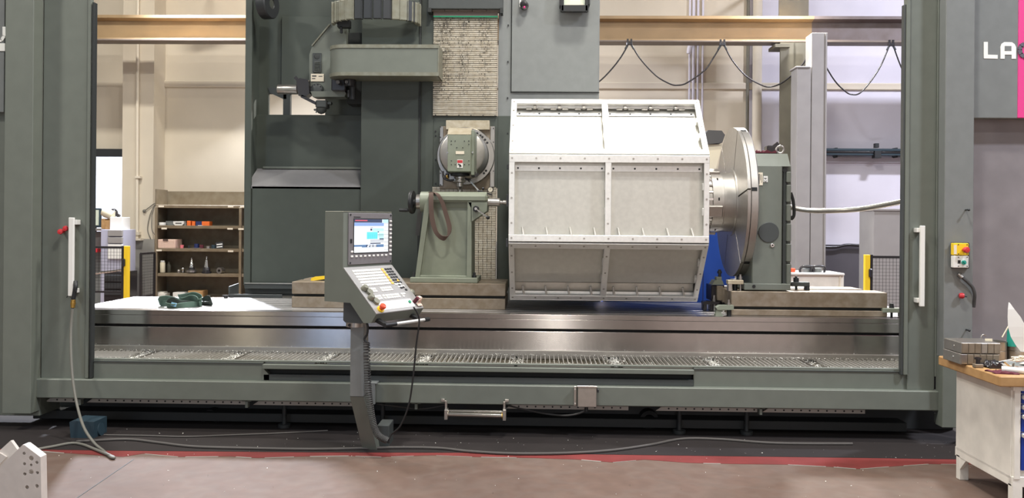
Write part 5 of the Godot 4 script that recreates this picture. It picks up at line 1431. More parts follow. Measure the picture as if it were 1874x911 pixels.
func clamps() -> void:
	# clamp: [strap px box, bolt foot, heel box] built where they stand
	var t := thing("step_clamp", "light grey step clamp with a stud and heel block at the table edge", "clamp")
	part("strap", B.new().prism(PackedVector2Array([Vector2(1.471, 0.954), Vector2(1.502, 0.972), Vector2(1.614, 0.974), Vector2(1.614, 0.938), Vector2(1.48, 0.936)]), Transform3D(Basis(), Vector3(0, 0, -7.42)), -0.09), mats.paint_green, t)
	part("heel", B.new().prism(PackedVector2Array([Vector2(1.476, 0.936), Vector2(1.529, 0.937), Vector2(1.512, 0.914), Vector2(1.534, 0.883), Vector2(1.467, 0.882)]), Transform3D(Basis(), Vector3(0, 0, -7.43)), -0.07), mats.paint_green, t)
	part("stud", B.new().cyl(Vector3(1.581, 0.879, -7.46), Vector3(1.58, 1.019, -7.46), 0.009, 10), mats.steel, t)
	part("nut", B.new().cyl(Vector3(1.58, 0.969, -7.46), Vector3(1.58, 0.992, -7.46), 0.017, 6), mats.steel, t)
	part("jack_nut", B.new().cyl(Vector3(1.583, 0.879, -7.46), Vector3(1.582, 0.933, -7.46), 0.018, 12), mats.black, t)
	done(t)
	t = thing("step_clamp", "black step clamp on the table behind the light grey one", "clamp")
	part("strap", B.new().prism(PackedVector2Array([Vector2(1.442, 0.965), Vector2(1.471, 0.97), Vector2(1.589, 0.966), Vector2(1.57, 0.942), Vector2(1.443, 0.941)]), Transform3D(Basis(), Vector3(0, 0, -7.85)), -0.1), mats.film, t)
	part("heel", B.new().box(Vector3(1.461, 0.916, -7.905), Vector3(0.033, 0.057, 0.09), 0.004).box(Vector3(1.516, 0.915, -7.905), Vector3(0.028, 0.062, 0.09), 0.004), mats.film, t)
	part("stud", B.new().cyl(Vector3(1.544, 0.887, -7.88), Vector3(1.542, 1.02, -7.88), 0.011, 10).cyl(Vector3(1.543, 0.963, -7.88), Vector3(1.543, 0.987, -7.88), 0.018, 6), mats.steel, t)
	done(t)
	t = thing("stop_block", "stacked steel packing blocks with a bolt beside the riser block", "packing block")
	part("lower_block", B.new().box(Vector3(1.589, 1.032, -8.075), Vector3(0.115, 0.14, 0.25), 0.004), mats.film, t)
	part("lower_block", B.new().box(Vector3(1.598, 1.036, -8.0), Vector3(0.057, 0.129, 0.2), 0.004), mats.block_steel, t)
	part("upper_block", B.new().prism(PackedVector2Array([Vector2(1.53, 1.108), Vector2(1.554, 1.147), Vector2(1.621, 1.148), Vector2(1.635, 1.109)]), Transform3D(Basis(), Vector3(0, 0, -7.92)), -0.14), mats.paint_green, t)
	part("nut_block", B.new().box(Vector3(1.596, 1.159, -7.98), Vector3(0.048, 0.036, 0.08), 0.004), mats.paint_green, t)
	part("stud", B.new().cyl(Vector3(1.609, 1.168, -7.98), Vector3(1.608, 1.24, -7.98), 0.013, 12).cyl(Vector3(1.608, 1.206, -7.98), Vector3(1.608, 1.226, -7.98), 0.02, 6), mats.dark_metal, t)
	part("foot_block", B.new().box(Vector3(1.604, 0.93, -8.04), Vector3(0.1, 0.094, 0.2)), mats.film, t)
	done(t)
	t = thing("strap_clamp", "pale strap clamp with a stud at the headstock's front foot", "clamp")
	part("strap", B.new().box(Vector3(1.656, 1.157, -7.585), Vector3(0.132, 0.034, 0.07), 0.003), mats.cream_steel, t)
	part("heel", B.new().box(Vector3(1.613, 1.112, -7.59), Vector3(0.032, 0.064, 0.06), 0.003), mats.steel, t)
	part("stud", B.new().cyl(Vector3(1.702, 1.074, -7.58), Vector3(1.701, 1.221, -7.58), 0.009, 10).cyl(Vector3(1.702, 1.175, -7.58), Vector3(1.701, 1.203, -7.58), 0.016, 6), mats.steel, t)
	part("stud", B.new().cyl(Vector3(1.666, 1.071, -7.62), Vector3(1.665, 1.14, -7.62), 0.02, 10), mats.black, t)
	done(t)
	t = thing("strap_clamp", "dark strap clamp with a stud behind the headstock on the riser block", "clamp")
	part("strap", B.new().box(Vector3(2.243, 1.134, -7.76), Vector3(0.157, 0.037, 0.08), 0.004), mats.paint_dark, t)
	part("heel", B.new().box(Vector3(2.308, 1.1, -7.76), Vector3(0.028, 0.051, 0.08), 0.003), mats.dark_metal, t)
	part("stud", B.new().cyl(Vector3(2.218, 1.066, -7.76), Vector3(2.217, 1.202, -7.76), 0.011, 10).cyl(Vector3(2.217, 1.15, -7.76), Vector3(2.217, 1.188, -7.76), 0.024, 6), mats.dark_metal, t)
	done(t)
	t = thing("strap_clamp", "grey strap clamp at the table end beside the sliding guard door", "clamp")
	part("strap", B.new().box(Vector3(2.955, 0.94, -7.54), Vector3(0.196, 0.036, 0.08), 0.004), mats.paint_green, t)
	part("stud", B.new().cyl(Vector3(2.943, 0.864, -7.54), Vector3(2.942, 0.991, -7.54), 0.01, 10).cyl(Vector3(2.942, 0.954, -7.54), Vector3(2.942, 0.995, -7.54), 0.022, 12, 0.016), mats.black, t)
	part("heel", B.new().box(Vector3(3.025, 0.898, -7.54), Vector3(0.031, 0.05, 0.08)), mats.dark_metal, t)
	done(t)


func drum() -> void:
	# eight-sided aluminium drum between the centres: each side is a bolted frame with two sunk panels
	var t := thing("octagonal_drum", "large eight-sided aluminium drum of framed panels held between tailstock and chuck", "drum")
	var xl := -0.237
	var xr := 1.358
	var ap := 0.86
	var s := 0.712
	for side in 8:
		var ang := TAU * side / 8.0  # 0 faces the aisle, 1 is the one above it
		var nrm := Vector3(0, sin(ang), cos(ang))
		var up := Vector3(0, cos(ang), -sin(ang))
		var o := Vector3(0, AX.y, AX.z) + nrm * ap
		var bas := Basis(Vector3.RIGHT, up, nrm)
		var hs := s / 2 - 0.008
		var detailed := side in [0, 1, 7]
		var loc := func(x: float, y: float, z: float) -> Vector3: return o + bas * Vector3(x, y, z)
		var xm := 0.555
		var front := part("side_frame", B.new(), mats.aluminium, t)
		var fb: B = pending[t][pending[t].size() - 1][1]
		var tb := 0.062 if side != 1 else 0.05
		fb.box(loc.call((xl + xr) / 2, hs - tb / 2, -0.012), Vector3(xr - xl, tb, 0.024), 0.003, bas)
		fb.box(loc.call((xl + xr) / 2, -hs + 0.0275, -0.012), Vector3(xr - xl, 0.055, 0.024), 0.003, bas)
		for q in [[xl + 0.023, 0.046], [xr - 0.022, 0.044], [xm, 0.05]]:
			fb.box(loc.call(q[0], 0, -0.0125), Vector3(q[1], 2 * hs - 0.05, 0.022), 0.003, bas)
			fb.box(loc.call(q[0], 0, -0.05), Vector3(0.006, 2 * hs - 0.02, 0.085), 0.0, bas)
		fb.box(loc.call((xl + xr) / 2, hs - 0.003, -0.045), Vector3(xr - xl, 0.006, 0.07), 0.0, bas)
		fb.box(loc.call((xl + xr) / 2, -hs + 0.003, -0.045), Vector3(xr - xl, 0.006, 0.07), 0.0, bas)
		if not detailed:
			part("sunk_panel", B.new().box(loc.call((xl + xr) / 2, 0, -0.06), Vector3(xr - xl - 0.02, 2 * hs - 0.02, 0.004), 0.0, bas), mats.aluminium_plate, t)
			continue
		for h in 2:
			var a: float = xl + 0.03 if h == 0 else xm + 0.006
			var c: float = xm - 0.006 if h == 0 else xr - 0.03
			if side == 7:
				part("sunk_panel", B.new().box(loc.call((a + c) / 2, 0.07, -0.07), Vector3(c - a, 2 * hs - 0.17, 0.004), 0.0, bas).box(loc.call((a + c) / 2, -hs + 0.05, -0.1), Vector3(c - a, 0.09, 0.004), 0.0, bas * Basis(Vector3.RIGHT, -0.5)), mats.aluminium_plate, t)
			else:
				part("sunk_panel", B.new().box(loc.call((a + c) / 2, 0, -0.082), Vector3(c - a, 2 * hs - 0.01, 0.004), 0.0, bas), mats.aluminium_plate, t)
			# screwed strip along the panel's upper edge
			part("upper_strip", B.new().box(loc.call((a + c) / 2, hs - 0.105, -0.074), Vector3(c - a - 0.03, 0.05, 0.006), 0.002, bas), mats.aluminium, t)
			var sb := B.new()
			for k in 5:
				var p: Vector3 = loc.call(lerpf(a + 0.04, c - 0.04, k / 4.0), hs - 0.105, -0.071)
				sb.cyl(p, p + nrm * 0.005, 0.008, 8)
			part("strip_screw", sb, mats.dark_metal, t, "stuff")
			if side == 1:
				for k in 3:
					var x := lerpf(a + 0.17, c - 0.17, k / 2.0)
					part("hinge_clip", B.new().box(loc.call(x - 0.05, hs - 0.07, -0.045), Vector3(0.05, 0.02, 0.012), 0.002, bas).box(loc.call(x + 0.05, hs - 0.07, -0.045), Vector3(0.05, 0.02, 0.012), 0.002, bas).box(loc.call(x, hs - 0.06, -0.035), Vector3(0.025, 0.035, 0.02), 0.002, bas), mats.stainless, t)
			else:
				for k in 4:
					var x := lerpf(a + 0.09, c - 0.09, k / 3.0)
					part("peg", B.new().cyl(loc.call(x, -hs + 0.05, -0.015), loc.call(x - 0.012, -hs + 0.115, -0.06), 0.009, 12, -1.0, 0.002), mats.rail_pale, t)
			for y in [0.1, -0.1]:
				part("edge_clip", B.new().box(loc.call(c - 0.015, y, -0.035), Vector3(0.016, 0.06, 0.04), 0.004, bas), mats.aluminium, t)
		# frame screws
		var scr := B.new()
		for k in 9:
			for y in [hs - 0.03, -hs + 0.028]:
				var p: Vector3 = loc.call(lerpf(xl + 0.024, xr - 0.024, k / 8.0), y, 0.0)
				scr.cyl(p, p + nrm * 0.002, 0.0085, 10)
		for x in [xl + 0.023, xm, xr - 0.022]:
			for k in 3:
				var p: Vector3 = loc.call(x, lerpf(-0.2, 0.2, k / 2.0), 0.0)
				scr.cyl(p, p + nrm * 0.002, 0.0085, 10)
		part("frame_screw", scr, mats.stainless, t, "stuff")
	# end plates and hubs
	var ring := PackedVector2Array()
	for k in 8:
		var a := TAU * (k + 0.5) / 8.0
		ring.append(Vector2(cos(a), sin(a)) * (ap - 0.03) / cos(PI / 8))
	for x in [xl + 0.004, xr - 0.016]:
		part("end_plate", B.new().prism(ring, Transform3D(Basis(Vector3.BACK, Vector3.UP, Vector3.RIGHT), Vector3(x, AX.y, AX.z)), 0.012), mats.aluminium_plate, t)
	part("hub", B.new().cyl(Vector3(xl - 0.02, AX.y, AX.z), Vector3(xl + 0.01, AX.y, AX.z), 0.06, 24), mats.steel, t)
	part("corner_latch", B.new().box(Vector3(xl - 0.012, AX.y - 0.02, -7.2), Vector3(0.016, 0.1, 0.04), 0.003).box(Vector3(xl - 0.012, AX.y - 0.36, -7.2), Vector3(0.018, 0.07, 0.05), 0.003).box(Vector3(xl - 0.012, AX.y + 0.25, -7.2), Vector3(0.014, 0.04, 0.04), 0.003), mats.dark_metal, t)
	done(t, Vector3((xl + xr) / 2, AX.y - ap, AX.z))


func pendant() -> void:
	var a := deg_to_rad(60.0)
	var ux := Vector3(cos(a), 0, -sin(a))
	var nn := Vector3(sin(a), 0, cos(a))
	var o := Vector3(-1.345, 1.316, -6.15)
	var W := 0.52
	var Fd := 0.3
	var D := 0.302
	var Hs := 0.39
	var t := thing("control_pendant", "grey swivelling machine control pendant with a lit screen and sloped keyboard on a cranked post", "control panel")
	var prof := PackedVector2Array([Vector2(-0.17, Hs), Vector2(-0.005, Hs), Vector2(0.0, Hs - 0.005), Vector2(0, 0), Vector2(Fd, -D), Vector2(Fd - 0.045, -D - 0.06), Vector2(Fd - 0.11, -D - 0.063), Vector2(0.07, -0.235), Vector2(-0.17, -0.235)])
	var xf := Transform3D(Basis(nn, Vector3.UP, ux), o)
	part("housing", B.new().prism(prof, xf, W), mats.paint, t)
	var loc := func(x: float, y: float, z: float) -> Vector3: return o + ux * x + Vector3.UP * y + nn * z
	# display
	var bas := Basis(ux, Vector3.UP, nn)
	var disp := part("display_bezel", B.new().box(loc.call(W * 0.54, Hs * 0.52, 0.004), Vector3(W * 0.9, Hs * 0.93, 0.012), 0.003, bas), mats.bezel, t)
	var x0 := W * 0.19
	var x1 := W * 0.9
	var y0 := 0.105
	var y1 := Hs - 0.05
	part("screen_surround", B.new().box(loc.call((x0 + x1) / 2, (y0 + y1) / 2, 0.0105), Vector3(x1 - x0 + 0.012, y1 - y0 + 0.012, 0.003), 0.0, bas), mats.black, disp)
	var sb := B.new()
	sb.pic(loc.call(x0, y1, 0.0125), loc.call(x1, y1, 0.0125), loc.call(x1, y0, 0.0125), loc.call(x0, y0, 0.0125))
	part("screen", sb, mats.screen, disp)
	var kb := B.new()
	for k in 9:
		kb.box(loc.call(W * 0.955, lerpf(y1 - 0.012, y0 - 0.02, k / 8.0), 0.012), Vector3(0.026, 0.012, 0.006), 0.002, bas)
	for k in 9:
		kb.box(loc.call(lerpf(W * 0.15, W * 0.86, k / 8.0), y0 - 0.025, 0.012), Vector3(0.024, 0.013, 0.006), 0.002, bas)
	kb.box(loc.call(W * 0.15, y0 + 0.008, 0.012), Vector3(0.024, 0.013, 0.006), 0.002, bas)
	part("soft_keys", kb, mats.white_paint, disp, "stuff")
	part("side_port", B.new().box(loc.call(W * 0.135, Hs * 0.48, 0.011), Vector3(0.02, 0.03, 0.003), 0.002, bas), mats.black, disp)
	part("name_strip", B.new().box(loc.call(W * 0.25, Hs - 0.035, 0.0105), Vector3(0.07, 0.006, 0.001), 0.0, bas), mats.black, disp)
	var sc := B.new()
	for q in [[0.12, Hs * 0.95], [0.96, Hs * 0.95], [0.12, Hs * 0.09], [0.96, Hs * 0.09]]:
		sc.cyl(loc.call(W * q[0], q[1], 0.006), loc.call(W * q[0], q[1], 0.013), 0.007, 10)
	part("bezel_screw", sc, mats.dark_metal, disp, "stuff")
	part("top_lip", B.new().box(loc.call(W / 2, Hs + 0.002, -0.084), Vector3(W, 0.006, 0.172), 0.002, bas), mats.link_grey, t)
	# sloped keyboard
	var dn := (nn * Fd - Vector3.UP * D).normalized()
	var L := Vector2(Fd, D).length()
	var kn := ux.cross(dn).normalized()
	if kn.y < 0:
		kn = -kn
	var kbas := Basis(ux, kn, ux.cross(kn))
	var on := func(x: float, y: float, z: float) -> Vector3: return o + ux * (x * W) + dn * (y * L) + kn * z  # x, y as shares of the board
	var kp := part("keyboard_plate", B.new().box(on.call(0.5, 0.5, 0.005), Vector3(W, 0.012, L), 0.003, kbas), mats.key_plate, t)
	var rows := B.new()
	for r in 6:
		var y := 0.1 + 0.062 * r
		for k in 13:
			rows.box(on.call(0.12 + 0.045 * k, y, 0.0125), Vector3(0.02, 0.006, 0.019), 0.001, kbas)
	for g in [[0.14, 0.5, 4], [0.14, 0.55, 4], [0.42, 0.5, 5], [0.42, 0.55, 5], [0.14, 0.66, 4], [0.14, 0.71, 4], [0.42, 0.66, 6], [0.42, 0.71, 6], [0.36, 0.66, 1], [0.36, 0.71, 1], [0.75, 0.66, 2], [0.75, 0.71, 1], [0.77, 0.44, 3], [0.8, 0.5, 3]]:
		for k in g[2]:
			rows.box(on.call(g[0] + 0.048 * k, g[1], 0.0125), Vector3(0.021, 0.006, 0.017), 0.001, kbas)
	part("white_keys", rows, mats.white_paint, kp, "stuff")
	var ob := B.new()
	for r in 6:
		ob.box(on.call(0.72, 0.1 + 0.062 * r, 0.0125), Vector3(0.022, 0.006, 0.02), 0.001, kbas)
	ob.box(on.call(0.87, 0.36, 0.0125), Vector3(0.026, 0.006, 0.02), 0.001, kbas)
	part("orange_keys", ob, mats.key_orange, kp, "stuff")
	var bb := B.new()
	for r in 6:
		for k in 3:
			bb.box(on.call(0.79 + 0.055 * k, 0.1 + 0.062 * r, 0.0125), Vector3(0.02, 0.007, 0.016), 0.001, kbas)
	for q in [[0.83, 0.47], [0.88, 0.52], [0.83, 0.53], [0.9, 0.58]]:
		bb.box(on.call(q[0], q[1], 0.0125), Vector3(0.02, 0.007, 0.016), 0.001, kbas)
	part("black_keys", bb, mats.black, kp, "stuff")
	part("label_field", B.new().box(on.call(0.5, 0.86, 0.0115), Vector3(W * 0.7, 0.002, L * 0.17), 0.0, kbas), mats.white_paint, kp)
	for q in [[0.075, 0.49, 0.024], [0.075, 0.69, 0.024]]:
		part("override_knob", B.new().cyl(on.call(q[0], q[1], 0.01), on.call(q[0], q[1], 0.045), q[2], 20, q[2] * 0.85, 0.004).cyl(on.call(q[0] + 0.05, q[1] + 0.08, 0.01), on.call(q[0] + 0.05, q[1] + 0.08, 0.03), 0.026, 20), mats.link_grey, kp)
	var es := part("stop_base", B.new().cyl(on.call(0.11, 0.93, 0.01), on.call(0.11, 0.93, 0.022), 0.026, 20), mats.yellow, kp)
	part("stop_button", B.new().lathe([Vector2(0, 0.05), Vector2(0.018, 0.048), Vector2(0.023, 0.04), Vector2(0.02, 0.024), Vector2(0.012, 0.02), Vector2(0.012, 0.0)], B.along(on.call(0.11, 0.93, 0.01), on.call(0.11, 0.93, 1.0)), 20), mats.stop_red, kp)
	part("key_switch", B.new().cyl(on.call(0.88, 0.86, 0.01), on.call(0.88, 0.86, 0.06), 0.014, 14), mats.maroon, kp)
	part("key_tags", B.new().box(on.call(0.95, 0.83, 0.05), Vector3(0.04, 0.028, 0.004), 0.001, kbas * Basis(Vector3.RIGHT, 1.2)).box(on.call(0.96, 0.88, 0.03), Vector3(0.03, 0.05, 0.004), 0.001, kbas * Basis(Vector3.BACK, 0.6)).box(on.call(0.93, 0.93, 0.02), Vector3(0.05, 0.004, 0.03), 0.001, kbas), mats.peach, kp)
	part("green_button", B.new().cyl(on.call(0.78, 0.85, 0.01), on.call(0.78, 0.85, 0.022), 0.011, 14), mats.green_glow, kp)
	part("side_knob", B.new().ball(on.call(1.02, 0.62, -0.01), 0.03), mats.link_grey, t)
	# handle along the front edge
	var hb := B.new()
	var front := on.call(0.0, 1.0, -0.03) as Vector3
	for q in [0.1, 0.82]:
		var p: Vector3 = front + ux * (W * q) + nn * 0.0
		hb.bar(p + nn * -0.03 + Vector3.UP * -0.015, p + nn * 0.07 + Vector3.UP * -0.05, 0.035, 0.03, Vector3.UP, 0.006)
	part("handle_bracket", hb, mats.black, t)
	var h0: Vector3 = front + ux * (W * 0.1) + nn * 0.07 + Vector3.UP * -0.05
	var h1: Vector3 = front + ux * (W * 0.95) + nn * 0.075 + Vector3.UP * -0.05
	part("handle_sleeve", B.new().cyl(h0 - ux * 0.02, h0.lerp(h1, 0.22), 0.015, 14).cyl(h0.lerp(h1, 0.93), h1 + ux * 0.02, 0.016, 14), mats.black, t)
	part("handle_bar", B.new().cyl(h0.lerp(h1, 0.22), h0.lerp(h1, 0.93), 0.012, 16), mats.aluminium, t)
	# swivel and post
	part("swivel_boot", B.new().prism(PackedVector2Array([Vector2(-1.349, 1.096), Vector2(-1.307, 1.097), Vector2(-1.198, 0.953), Vector2(-1.198, 0.938), Vector2(-1.229, 0.93), Vector2(-1.336, 0.937), Vector2(-1.351, 0.952)]), Transform3D(Basis(), Vector3(0, 0, -6.2)), -0.17), mats.paint_dark, t)
	part("swivel_collar", B.new().cyl(Vector3(-1.279, 0.901, -6.28), Vector3(-1.279, 0.936, -6.28), 0.068, 24), mats.steel, t)
	part("collar_bolt", bolts([Vector3(-1.309, 0.916, -6.22), Vector3(-1.282, 0.912, -6.22)], 0.012), mats.black, t)
	var px0: float = -1.31
	var px1: float = -1.213
	var yt: float = 0.916
	var yk: float = 0.411
	var b := B.new()
	# cranked post: upright, then raked back to the floor
	var xs0: float = -1.245
	var xs1: float = -1.142
	b.box(Vector3((px0 + px1) / 2, (yt + yk) / 2, -6.33), Vector3(px1 - px0, yt - yk, 0.16), 0.004)
	part("post", b, mats.paint_grey, t)
	b = B.new()
	var f := [Vector3(px0, yk, -6.25), Vector3(px1, yk, -6.25), Vector3(px1, yk, -6.41), Vector3(px0, yk, -6.41)]
	var g := [Vector3(xs0, 0.0, -6.4), Vector3(xs1, 0.0, -6.4), Vector3(xs1, 0.0, -6.58), Vector3(xs0, 0.0, -6.58)]
	for i in 4:
		var j := (i + 1) % 4
		var mid: Vector3 = (f[i] + f[j] + g[i] + g[j]) / 4
		b.quad(f[i], f[j], g[j], g[i], mid - Vector3((xs0 + px1) / 2, mid.y, -6.41))
	part("raked_post", b, mats.paint, t)
	part("floor_foot", B.new().box(Vector3(-1.117, 0.065, -6.6), Vector3(0.088, 0.183, 0.2), 0.004), mats.paint_dark, t)
	done(t, Vector3((xs0 + xs1) / 2, 0, -6.49))
	# coiled and straight cables of the pendant
	var path := spline([Vector3(-1.186, 0.802, -6.2), Vector3(-1.18, 0.634, -6.2), Vector3(-1.171, 0.483, -6.2), Vector3(-1.155, 0.35, -6.2), Vector3(-1.135, 0.236, -6.2), Vector3(-1.1, 0.157, -6.2), Vector3(-1.035, 0.12, -6.2)], 40)
	var coil := []
	var turns := 52.0
	for i in path.size() * 3:
		var s := float(i) / (path.size() * 3 - 1)
		var k := s * (path.size() - 1)
		var i0 := mini(int(k), path.size() - 2)
		var p: Vector3 = (path[i0] as Vector3).lerp(path[i0 + 1], k - i0)
		var tg: Vector3 = (path[i0 + 1] - path[i0]).normalized()
		var n1 := Vector3.BACK
		var n2 := tg.cross(n1).normalized()
		var an := s * turns * TAU
		coil.append(p + (n1 * cos(an) + n2 * sin(an)) * 0.021)
	t = thing("coiled_cable", "black coiled cable hanging down beside the pendant post", "cable")
	part("coil", B.new().tube(coil, 0.0042, 5), mats.rubber, t)
	part("lead", B.new().tube(spline([Vector3(-1.194, 0.946, -6.2), Vector3(-1.179, 0.916, -6.2), Vector3(-1.182, 0.862, -6.2), Vector3(-1.201, 0.824, -6.2), Vector3(-1.185, 0.798, -6.2)], 6), 0.008, 8), mats.black, t)
	part("lead", B.new().tube(spline([Vector3(-1.035, 0.12, -6.2), Vector3(-1.027, 0.105, -6.2), Vector3(-1.023, 0.132, -6.2), Vector3(-1.005, 0.166, -6.2), Vector3(-0.941, 0.232, -6.18), Vector3(-0.882, 0.381, -6.16), Vector3(-0.851, 0.573, -6.14), Vector3(-0.828, 0.802, -6.12), Vector3(-0.807, 0.954, -6.1), Vector3(-0.816, 1.016, -6.08), Vector3(-0.84, 1.062, -6.06)], 7), 0.006, 6), mats.black, t)
	done(t)


func screen_image() -> ImageTexture:
	var w := Color.WHITE
	var dark := rgb(62, 72, 98)
	var pale := rgb(190, 236, 244)
	var cyan := rgb(110, 222, 236)
	var blue := rgb(140, 168, 218)
	var r := [[0, 0, 208, 24, dark], [212, 0, 44, 24, pale], [0, 25, 222, 24, blue], [6, 5, 90, 8, rgb(214, 96, 110)],
		[118, 58, 20, 3, dark], [118, 68, 14, 14, dark], [134, 64, 88, 26, pale], [176, 64, 1, 26, blue], [134, 76, 88, 1, blue],
		[92, 92, 82, 52, cyan], [174, 88, 10, 8, dark], [180, 98, 42, 44, pale], [174, 112, 48, 3, dark], [174, 124, 48, 2, blue], [188, 140, 34, 8, dark],
		[118, 150, 104, 3, dark], [118, 158, 104, 3, dark], [118, 166, 104, 2, dark], [118, 172, 80, 8, dark], [0, 184, 222, 20, rgb(98, 128, 168)], [0, 198, 56, 8, w], [88, 186, 80, 16, dark], [100, 186, 16, 6, w], [120, 186, 16, 6, w], [142, 186, 22, 6, w], [96, 194, 14, 8, w], [118, 195, 18, 6, w], [142, 195, 22, 6, w]]
	for k in 6:
		r.append([92 + k * 14, 106, 1, 38, rgb(60, 190, 210)])
	for k in 4:
		r.append([92, 106 + k * 10, 82, 1, rgb(60, 190, 210)])
	for k in 8:
		r.append([224, 26 + k * 28, 32, 2, dark])
	return paint_image(256, 240, rgb(246, 250, 254), r)


func pendant_materials() -> void:
	mat("bezel", rgb(132, 128, 130), 0.4, 0.3, "fine", 2.0)
	mat("key_plate", rgb(168, 166, 164), 0.4, 0.4, "fine", 2.0)
	mat("key_orange", rgb(240, 186, 80), 0.45)
	mat("stop_red", rgb(224, 78, 44), 0.4)
	var m := mat("screen", rgb(20, 20, 22), 0.25)
	m.emission_enabled = true
	m.emission = Color.WHITE
	m.emission_texture = screen_image()
	m.emission_operator = BaseMaterial3D.EMISSION_OP_MULTIPLY
	m.emission_energy_multiplier = 1.0


func bench() -> void:
	var top := 0.79
	var t := thing("workbench", "white steel workbench with a wooden top and blue drawers at the right edge", "workbench")
	part("worktop", B.new().box(Vector3(3.63, top - 0.03, -5.585), Vector3(1.98, 0.06, 0.79), 0.006), mats.wood, t)
	part("carcass", B.new().box(Vector3(3.64, 0.45, -5.6), Vector3(1.8, 0.53, 0.68), 0.003), mats.bench_white, t)
	part("front_stile", B.new().box(Vector3(2.765, 0.46, -5.25), Vector3(0.035, 0.54, 0.03), 0.003), mats.bench_white, t)
	part("top_rail", B.new().box(Vector3(3.64, 0.715, -5.252), Vector3(1.8, 0.03, 0.03), 0.002).box(Vector3(2.86, 0.728, -5.235), Vector3(0.1, 0.012, 0.02), 0.002), mats.bench_white, t)
	part("plinth_frame", B.new().box(Vector3(2.755, 0.175, -5.6), Vector3(0.03, 0.06, 0.7), 0.003).box(Vector3(3.64, 0.175, -5.26), Vector3(1.8, 0.06, 0.04), 0.003), mats.bench_white, t)
	for q in [[2.77, -5.265], [2.77, -5.91], [4.5, -5.265], [4.5, -5.91]]:
		part("leg", B.new().box(Vector3(q[0], 0.08, q[1]), Vector3(0.06, 0.16, 0.05), 0.004).box(Vector3(q[0], 0.006, q[1]), Vector3(0.05, 0.012, 0.045)), mats.bench_white, t)
	part("gusset", B.new().prism(PackedVector2Array([Vector2(-5.885, 0.15), Vector2(-5.8, 0.15), Vector2(-5.885, 0.07)]), Transform3D(Basis(Vector3.BACK, Vector3.UP, Vector3.RIGHT), Vector3(2.742, 0, 0)), 0.02), mats.bench_white, t)
	var ys := [0.736, 0.68, 0.622, 0.568, 0.46, 0.237]
	for k in 5:
		var d := part("drawer", B.new().box(Vector3(3.63, (ys[k] + ys[k + 1]) / 2 + 0.001, -5.255), Vector3(1.68, ys[k] - ys[k + 1] - 0.006, 0.03), 0.003), mats.drawer_blue, t)
		part("grip_rail", B.new().box(Vector3(3.63, ys[k] - 0.016, -5.235), Vector3(1.68, 0.026, 0.025), 0.005), mats.aluminium, d)
	done(t, Vector3(3.63, 0, -5.585))
	# two stacked parallel blocks
	for k in 2:
		var y := top + 0.002 + 0.068 * k
		var x0 := 2.606 + 0.006 * k
		var z := -5.6
		t = thing("parallel_block", ["dark steel segmented block lying on the wooden bench top, lower of two", "dark steel segmented block on the bench, uppermost of the two stacked"][k], "steel block", "stacked steel blocks on the workbench")
		part("body", B.new().box(Vector3(x0 + 0.12, y + 0.033, z - 0.12), Vector3(0.24, 0.066, 0.236), 0.003), mats.stainless, t)
		for s in 6:
			part("segment", B.new().box(Vector3(x0 + 0.024 + 0.0385 * s, y + 0.033, z + 0.0), Vector3(0.0365, 0.06, 0.008), 0.002), mats.steel if (s == 3 and k == 1) or (s == 0 and k == 0) else mats.block_steel, t)
		part("side_screw", B.new().cyl(Vector3(x0 + 0.004, y + 0.033, z - 0.1), Vector3(x0 - 0.004, y + 0.033, z - 0.1), 0.008, 12), mats.bright_steel, t)
		done(t)
	t = thing("tee_nut", "small steel T-nut standing before the stacked blocks on the bench", "T-nut")
	part("foot", B.new().box(Vector3(2.665, top + 0.012, -5.5), Vector3(0.05, 0.022, 0.04), 0.003), mats.block_steel, t)
	part("neck", B.new().cyl(Vector3(2.665, top + 0.022, -5.5), Vector3(2.665, top + 0.062, -5.5), 0.012, 12).cyl(Vector3(2.665, top + 0.05, -5.5), Vector3(2.665, top + 0.062, -5.5), 0.02, 12), mats.film, t)
	done(t)
	single("plastic_bag", "crumpled dark glossy plastic bag in front of the stacked steel blocks", "bag", cloth(Vector3(2.71, top, -5.46), Vector3(2.85, top, -5.46), 0.12, 0.05, 12), mats.film)
	single("rag", "flat maroon rag on the edge of the workbench", "rag", cloth(Vector3(2.655, top, -5.27), Vector3(2.78, top, -5.25), 0.1, 0.014, 15), mats.maroon)
	single("white_tube", "smooth white plastic tube lying along the front of the workbench", "tube", B.new().tube(spline([Vector3(2.72, top + 0.02, -5.33), Vector3(2.74, top + 0.02, -5.32), Vector3(2.83, top + 0.018, -5.28), Vector3(2.9, top + 0.018, -5.26)], 6), 0.018, 14), mats.white_paint)
	for k in 2:
		var c := Vector3(2.942, top, -5.85) if k == 0 else Vector3(3.084, top, -5.85)
		var r := 0.068
		t = thing("tin_can", ["grey tin can with a cream note on the workbench behind the steel blocks", "grey tin can holding teal and wooden tools, half hidden by the white sheet"][k], "tin can", "tin cans on the workbench")
		part("body", B.new().lathe([Vector2(0, 0.001), Vector2(r, 0.001), Vector2(r, 0.06), Vector2(r - 0.002, 0.062), Vector2(r, 0.064), Vector2(r, 0.115), Vector2(r + 0.003, 0.118), Vector2(r - 0.004, 0.118), Vector2(r - 0.004, 0.01), Vector2(0, 0.01)], Transform3D(Basis(), c), 28), mats.stainless, t)
		if k == 0:
			part("wire_hook", B.new().tube(spline([c + Vector3(-0.085, 0.11, 0.01), c + Vector3(-0.095, 0.14, 0.01), c + Vector3(-0.08, 0.16, 0.01), c + Vector3(-0.062, 0.15, 0.01)], 5), 0.003, 6), mats.bright_steel, t)
		done(t)
	single("note", "small cream paper note leaning on the tin can", "paper note", B.new().box(Vector3(2.838, 0.923, -5.72), Vector3(0.046, 0.032, 0.002), 0.0, Basis(Vector3.RIGHT, -0.2)), mats.leather_tan)
